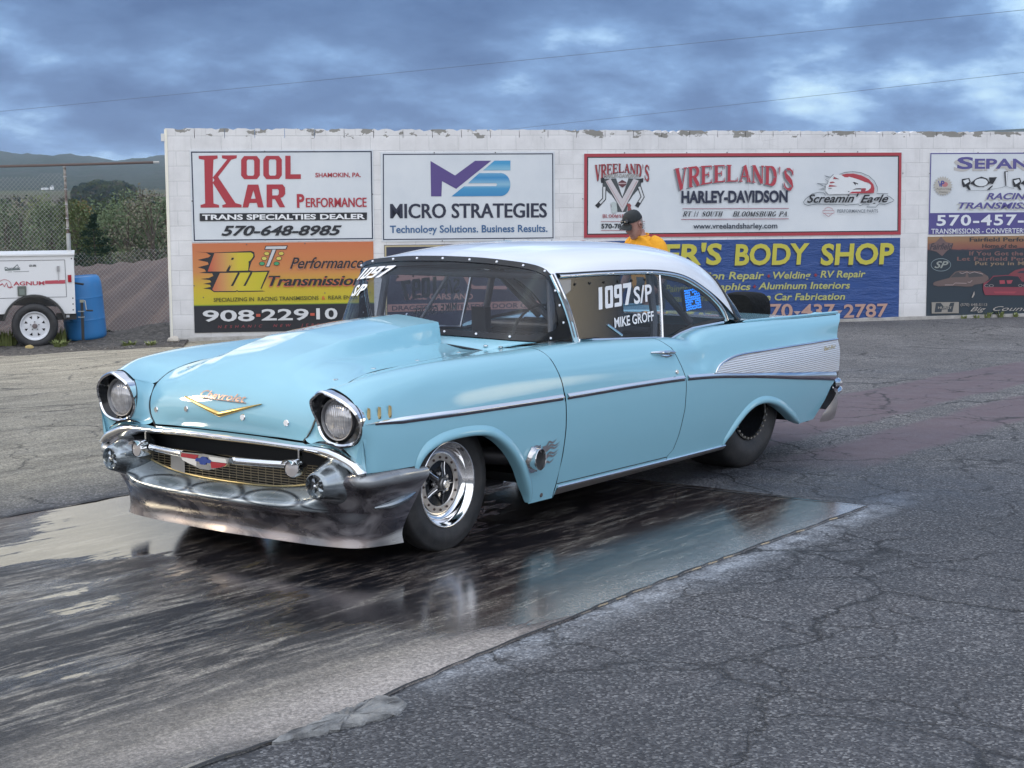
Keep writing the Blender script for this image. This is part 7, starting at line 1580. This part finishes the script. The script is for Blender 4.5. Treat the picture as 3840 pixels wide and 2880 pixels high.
# ================================================================ PERSON BEHIND THE CAR
def person():
    px_, py_ = -7.86, -3.08; gz = float(zground(px_, py_)); face = math.atan2(-.798*.78+.603*.62, .603*.78+.798*.62)
    root = empty('person', (px_, py_, gz), face, 'man in an orange yellow T-shirt and dark cap standing behind the car', 'person')
    SK = mat('skin', (.36, .20, .16), .5); g = NT(SK); g.set(col=g.mix(g.ramp(g.noise(g.co('Object'), 14, 4), [(.35, 0.), (.65, 1.)]), (.29, .145, .12), (.40, .235, .19))); g.b.inputs['Subsurface Weight'].default_value = 0
    TS = mat('orange_shirt', (.74, .34, .02), .9); g = NT(TS); c = g.co('Object'); g.bump(g.noise(g.co('Object', (1, 1, .6)), 9, 4, .6, 1), .03, .7)
    JE = mat('grey_jeans', (.05, .055, .07), .9); CP = mat('dark_cap', (.010, .014, .016), .75)
    # local frame: +X forward, +Y his left, Z up; stooping slightly forward, head bowed
    b = MB()
    def limb(pts, r, n=12): b.tube(crv(pts, 14), list(np.interp(np.linspace(0, 1, 14), np.linspace(0, 1, len(r)), r)), n)
    for s in (1, -1):
        limb([(0, .10*s, .86), (.04, .115*s, .66), (.05, .11*s, .46), (.01, .11*s, .26), (-.02, .11*s, .07)], [.088, .075, .058, .052, .038])
        limb([(-.04, .11*s, .05), (.06, .115*s, .045), (.16, .12*s, .025)], [.04, .042, .03])
        sh = (.045, .19*s, 1.235); el = (.03, .245*s, .98); wr = (.16, .225*s, .775)
        limb([sh, (.04, .225*s, 1.11), el, (.09, .24*s, .88), wr], [.058, .050, .042, .040, .027]); limb([wr, (.195, .22*s, .725), (.21, .215*s, .695)], [.026, .036, .034])
        for k, (dy, ln) in enumerate(((-.026, .062), (-.009, .074), (.009, .07), (.025, .055))): limb([(.212, (.215+dy)*s, .70), (.228, (.214+dy)*s, .70-ln*.55), (.222, (.212+dy)*s, .70-ln)], [.0095, .009, .007], 8)
        limb([(.19, .195*s, .735), (.225, .180*s, .71), (.240, .178*s, .685)], [.012, .011, .008], 8)
    # torso and neck
    tor = [(0, .155, .115, .84, 0), (.0, .165, .12, .92, 0), (.01, .160, .115, 1.02, 0), (.035, .175, .118, 1.13, 0), (.055, .185, .11, 1.21, 0), (.075, .15, .085, 1.27, 0), (.10, .075, .070, 1.31, 0), (.125, .058, .062, 1.345, 0), (.145, .056, .062, 1.39, 0)]
    rings = [[(x+d*math.cos(a), w_*math.sin(a), z) for a in np.linspace(0, 2*math.pi, 25)[:-1]] for x, w_, d, z, _ in tor]; b.grid(rings, closev=True)
    # head: rings with a face
    hc = Vector((.190, 0, 1.425)); tilt = R(26); yawh = R(-4); V = []
    M = Matrix.Rotation(yawh, 3, 'Z') @ Matrix.Rotation(tilt, 3, 'Y')
    zs = np.linspace(-.118, .122, 34); rows = []
    for z in zs:
        wz = float(pchip([-.118, -.10, -.06, 0, .05, .095, .122], [.030, .050, .064, .073, .076, .060, .010], z)); df = float(pchip([-.118, -.10, -.06, 0, .05, .095, .122], [.072, .082, .086, .088, .090, .070, .010], z)); db = float(pchip([-.118, -.06, 0, .05, .095, .122], [.01, .055, .088, .098, .078, .010], z)); row = []
        for a in np.linspace(-math.pi, math.pi, 49)[:-1]:
            ca, sa = math.cos(a), math.sin(a); x = (df if ca > 0 else db)*ca; y = wz*sa
            y *= 1+.0*ca
            e = math.exp(-(a/.20)**2); nose = .034*e*max(0, 1-abs((z+.012)/.038))**.8 if z < .03 else 0
            x += nose*1.0+.010*math.exp(-(a/.7)**2)*math.exp(-((z-.040)/.013)**2)+.006*math.exp(-(a/.5)**2)*math.exp(-((z+.100)/.015)**2)
            for sgn in (1, -1): x -= .012*math.exp(-((a-sgn*.42)/.17)**2)*math.exp(-((z-.020)/.015)**2)
            x += (.006*math.exp(-((z+.052)/.006)**2)+.006*math.exp(-((z+.070)/.006)**2)-.006*math.exp(-((z+.061)/.0035)**2))*math.exp(-(a/.32)**2)
            p = M @ Vector((x, y, z))+hc; row.append(tuple(p))
        rows.append(row)
    b.grid(rows, closev=True); k0 = len(b.V)-48
    for s in (1, -1):      # ears
        E = []
        for t in np.linspace(0, 1, 7):
            E.append([tuple(M @ Vector((-.012+.022*math.cos(a)*math.sin(math.pi*(t*.9+.05))**.5, (.071+.020*t)*s, .006+.034*math.sin(a)*math.sin(math.pi*(t*.9+.05))**.5))+hc) for a in np.linspace(0, 2*math.pi, 13)[:-1]])
        b.grid(E, closev=True)
    body = b.build('body', SK, root, sh=0)
    h = lambda x, y, z: tuple(M @ Vector((x, y, z))+hc)
    # grey hair below the cap
    H = [[h(-.004-float(pchip([-.06, 0, .05, .095], [.060, .091, .101, .080], z))*math.cos(a), (float(pchip([-.06, 0, .05, .095], [.064, .073, .076, .060], z))+.004)*math.sin(a), z) for a in np.linspace(-R(72), R(72), 19)] for z in (-.040, -.01, .03, .065)]; MB().grid(H).build('hair', mat('grey_hair', (.23, .21, .20), .9), root, sh=0)
    # eyes and brows
    for s in (1, -1): MB().lathe([(.0001, .010), (.007, .007), (.010, 0)], (1, .35*s, 0), h(.071, .030*s, .020), 10).build('eye', mat('eye_dark', (.05, .04, .04), .3), root); MB().tube([h(.086, .012*s, .037), h(.080, .032*s, .041), h(.066, .048*s, .036)], .0045, 6).build('eyebrow', mat('grey_brow', (.25, .23, .22), .9), root)
    # T-shirt: torso with short sleeves
    t = MB(); tor2 = [(.0, .182, .142, .80), (.0, .190, .150, .90), (.012, .188, .142, 1.02), (.036, .195, .136, 1.13), (.056, .208, .124, 1.205), (.070, .190, .108, 1.250), (.088, .135, .094, 1.292), (.104, .090, .082, 1.318), (.110, .078, .076, 1.326)]
    C = [[(x+d*math.cos(a)+.006*math.sin(5*a+z*17), w_*math.sin(a)+.005*math.sin(4*a+z*23), z) for a in np.linspace(0, 2*math.pi, 41)[:-1]] for x, w_, d, z in tor2]; C = np.array([crv([C[i][j] for i in range(len(C))], 40) for j in range(40)]).transpose(1, 0, 2); t.grid(C, closev=True)
    for s in (1, -1): t.tube(crv([(.062, .12*s, 1.262), (.05, .188*s, 1.232), (.042, .225*s, 1.13), (.035, .242*s, 1.03)], 14), list(np.linspace(.074, .072, 10))+[.071, .072, .073, .072], 16)
    t.build('t_shirt', TS, root, sh=0); MB().tube([(.110+.078*math.cos(a), .080*math.sin(a), 1.328+.018*-math.cos(a)) for a in np.linspace(0, 2*math.pi, 30)], .007, 6).build('collar', TS, root)
    j = MB()
    for s in (1, -1): j.tube(crv([(0, .09*s, .90), (.03, .115*s, .66), (.045, .112*s, .46), (.01, .112*s, .24), (-.01, .112*s, .06)], 16), list(np.linspace(.118, .070, 16)), 16)
    j.tube([(0, 0, .80), (0, 0, .93)], [.15, .155], 20); j.build('jeans', JE, root, sh=0); 
    for s in (1, -1): MB().tube(crv([(-.07, .112*s, .055), (.05, .116*s, .06), (.18, .122*s, .035)], 10), [.045, .05, .052, .052, .05, .05, .048, .046, .042, .03], 12).build('shoe', mat('shoe_dark', (.04, .04, .04), .7), root)
    # cap with brim, sunglasses resting on it
    cap = MB(); rows = []
    for tt in np.linspace(0, 1, 12):
        z = .050+.098*math.sin(tt*math.pi/2); k = math.cos(tt*math.pi/2)**.62; rows.append([h(-.004+.101*k*math.cos(a), .088*k*math.sin(a), z+.010*max(0, math.cos(a))*(1-tt)) for a in np.linspace(0, 2*math.pi, 33)[:-1]])
    cap.grid(rows, closev=True); co_ = cap.build('cap', CP, root, sh=0)
    MB().grid([[h(.078+.090*r*math.cos(a)**.7 if True else 0, .076*math.sin(a), .058-.020*r-.022*r*math.sin(a)**2-.012*math.sin(a)**2) for r in np.linspace(0, 1, 7)] for a in np.linspace(-R(84), R(84), 21)]).build('cap_brim', CP, co_, sh=0)
    for s in (1, -1): MB().lathe([(.0001, .008), (.016, .007), (.022, .003), (.024, -.004)], (1, .28*s, .35), h(.096, .032*s, .088), 16).build('sunglass_lens', BLK, co_)
    MB().tube([h(.072, .075, .085), h(.09, .055, .09), h(.104, 0, .092), h(.09, -.055, .09), h(.072, -.075, .085), h(-.02, -.09, .072)], .004, 6).build('sunglass_frame', BLK, co_)
person()
# ================================================================ HAZE
def haze():
    m = bpy.data.materials.new('haze'); m.use_nodes = True; nt = m.node_tree; nt.nodes.clear(); o = nt.nodes.new('ShaderNodeOutputMaterial'); v = nt.nodes.new('ShaderNodeVolumePrincipled')
    v.inputs['Color'].default_value = (.62, .80, 1.0, 1); v.inputs['Density'].default_value = .000085; v.inputs['Anisotropy'].default_value = 0; nt.links.new(v.outputs[0], o.inputs['Volume'])
    b = MB(); b.box((0, 0, 36), (15000, 15000, 136)); o_ = b.build('haze', m, smooth=False); tag(o_, kind='stuff')
haze()
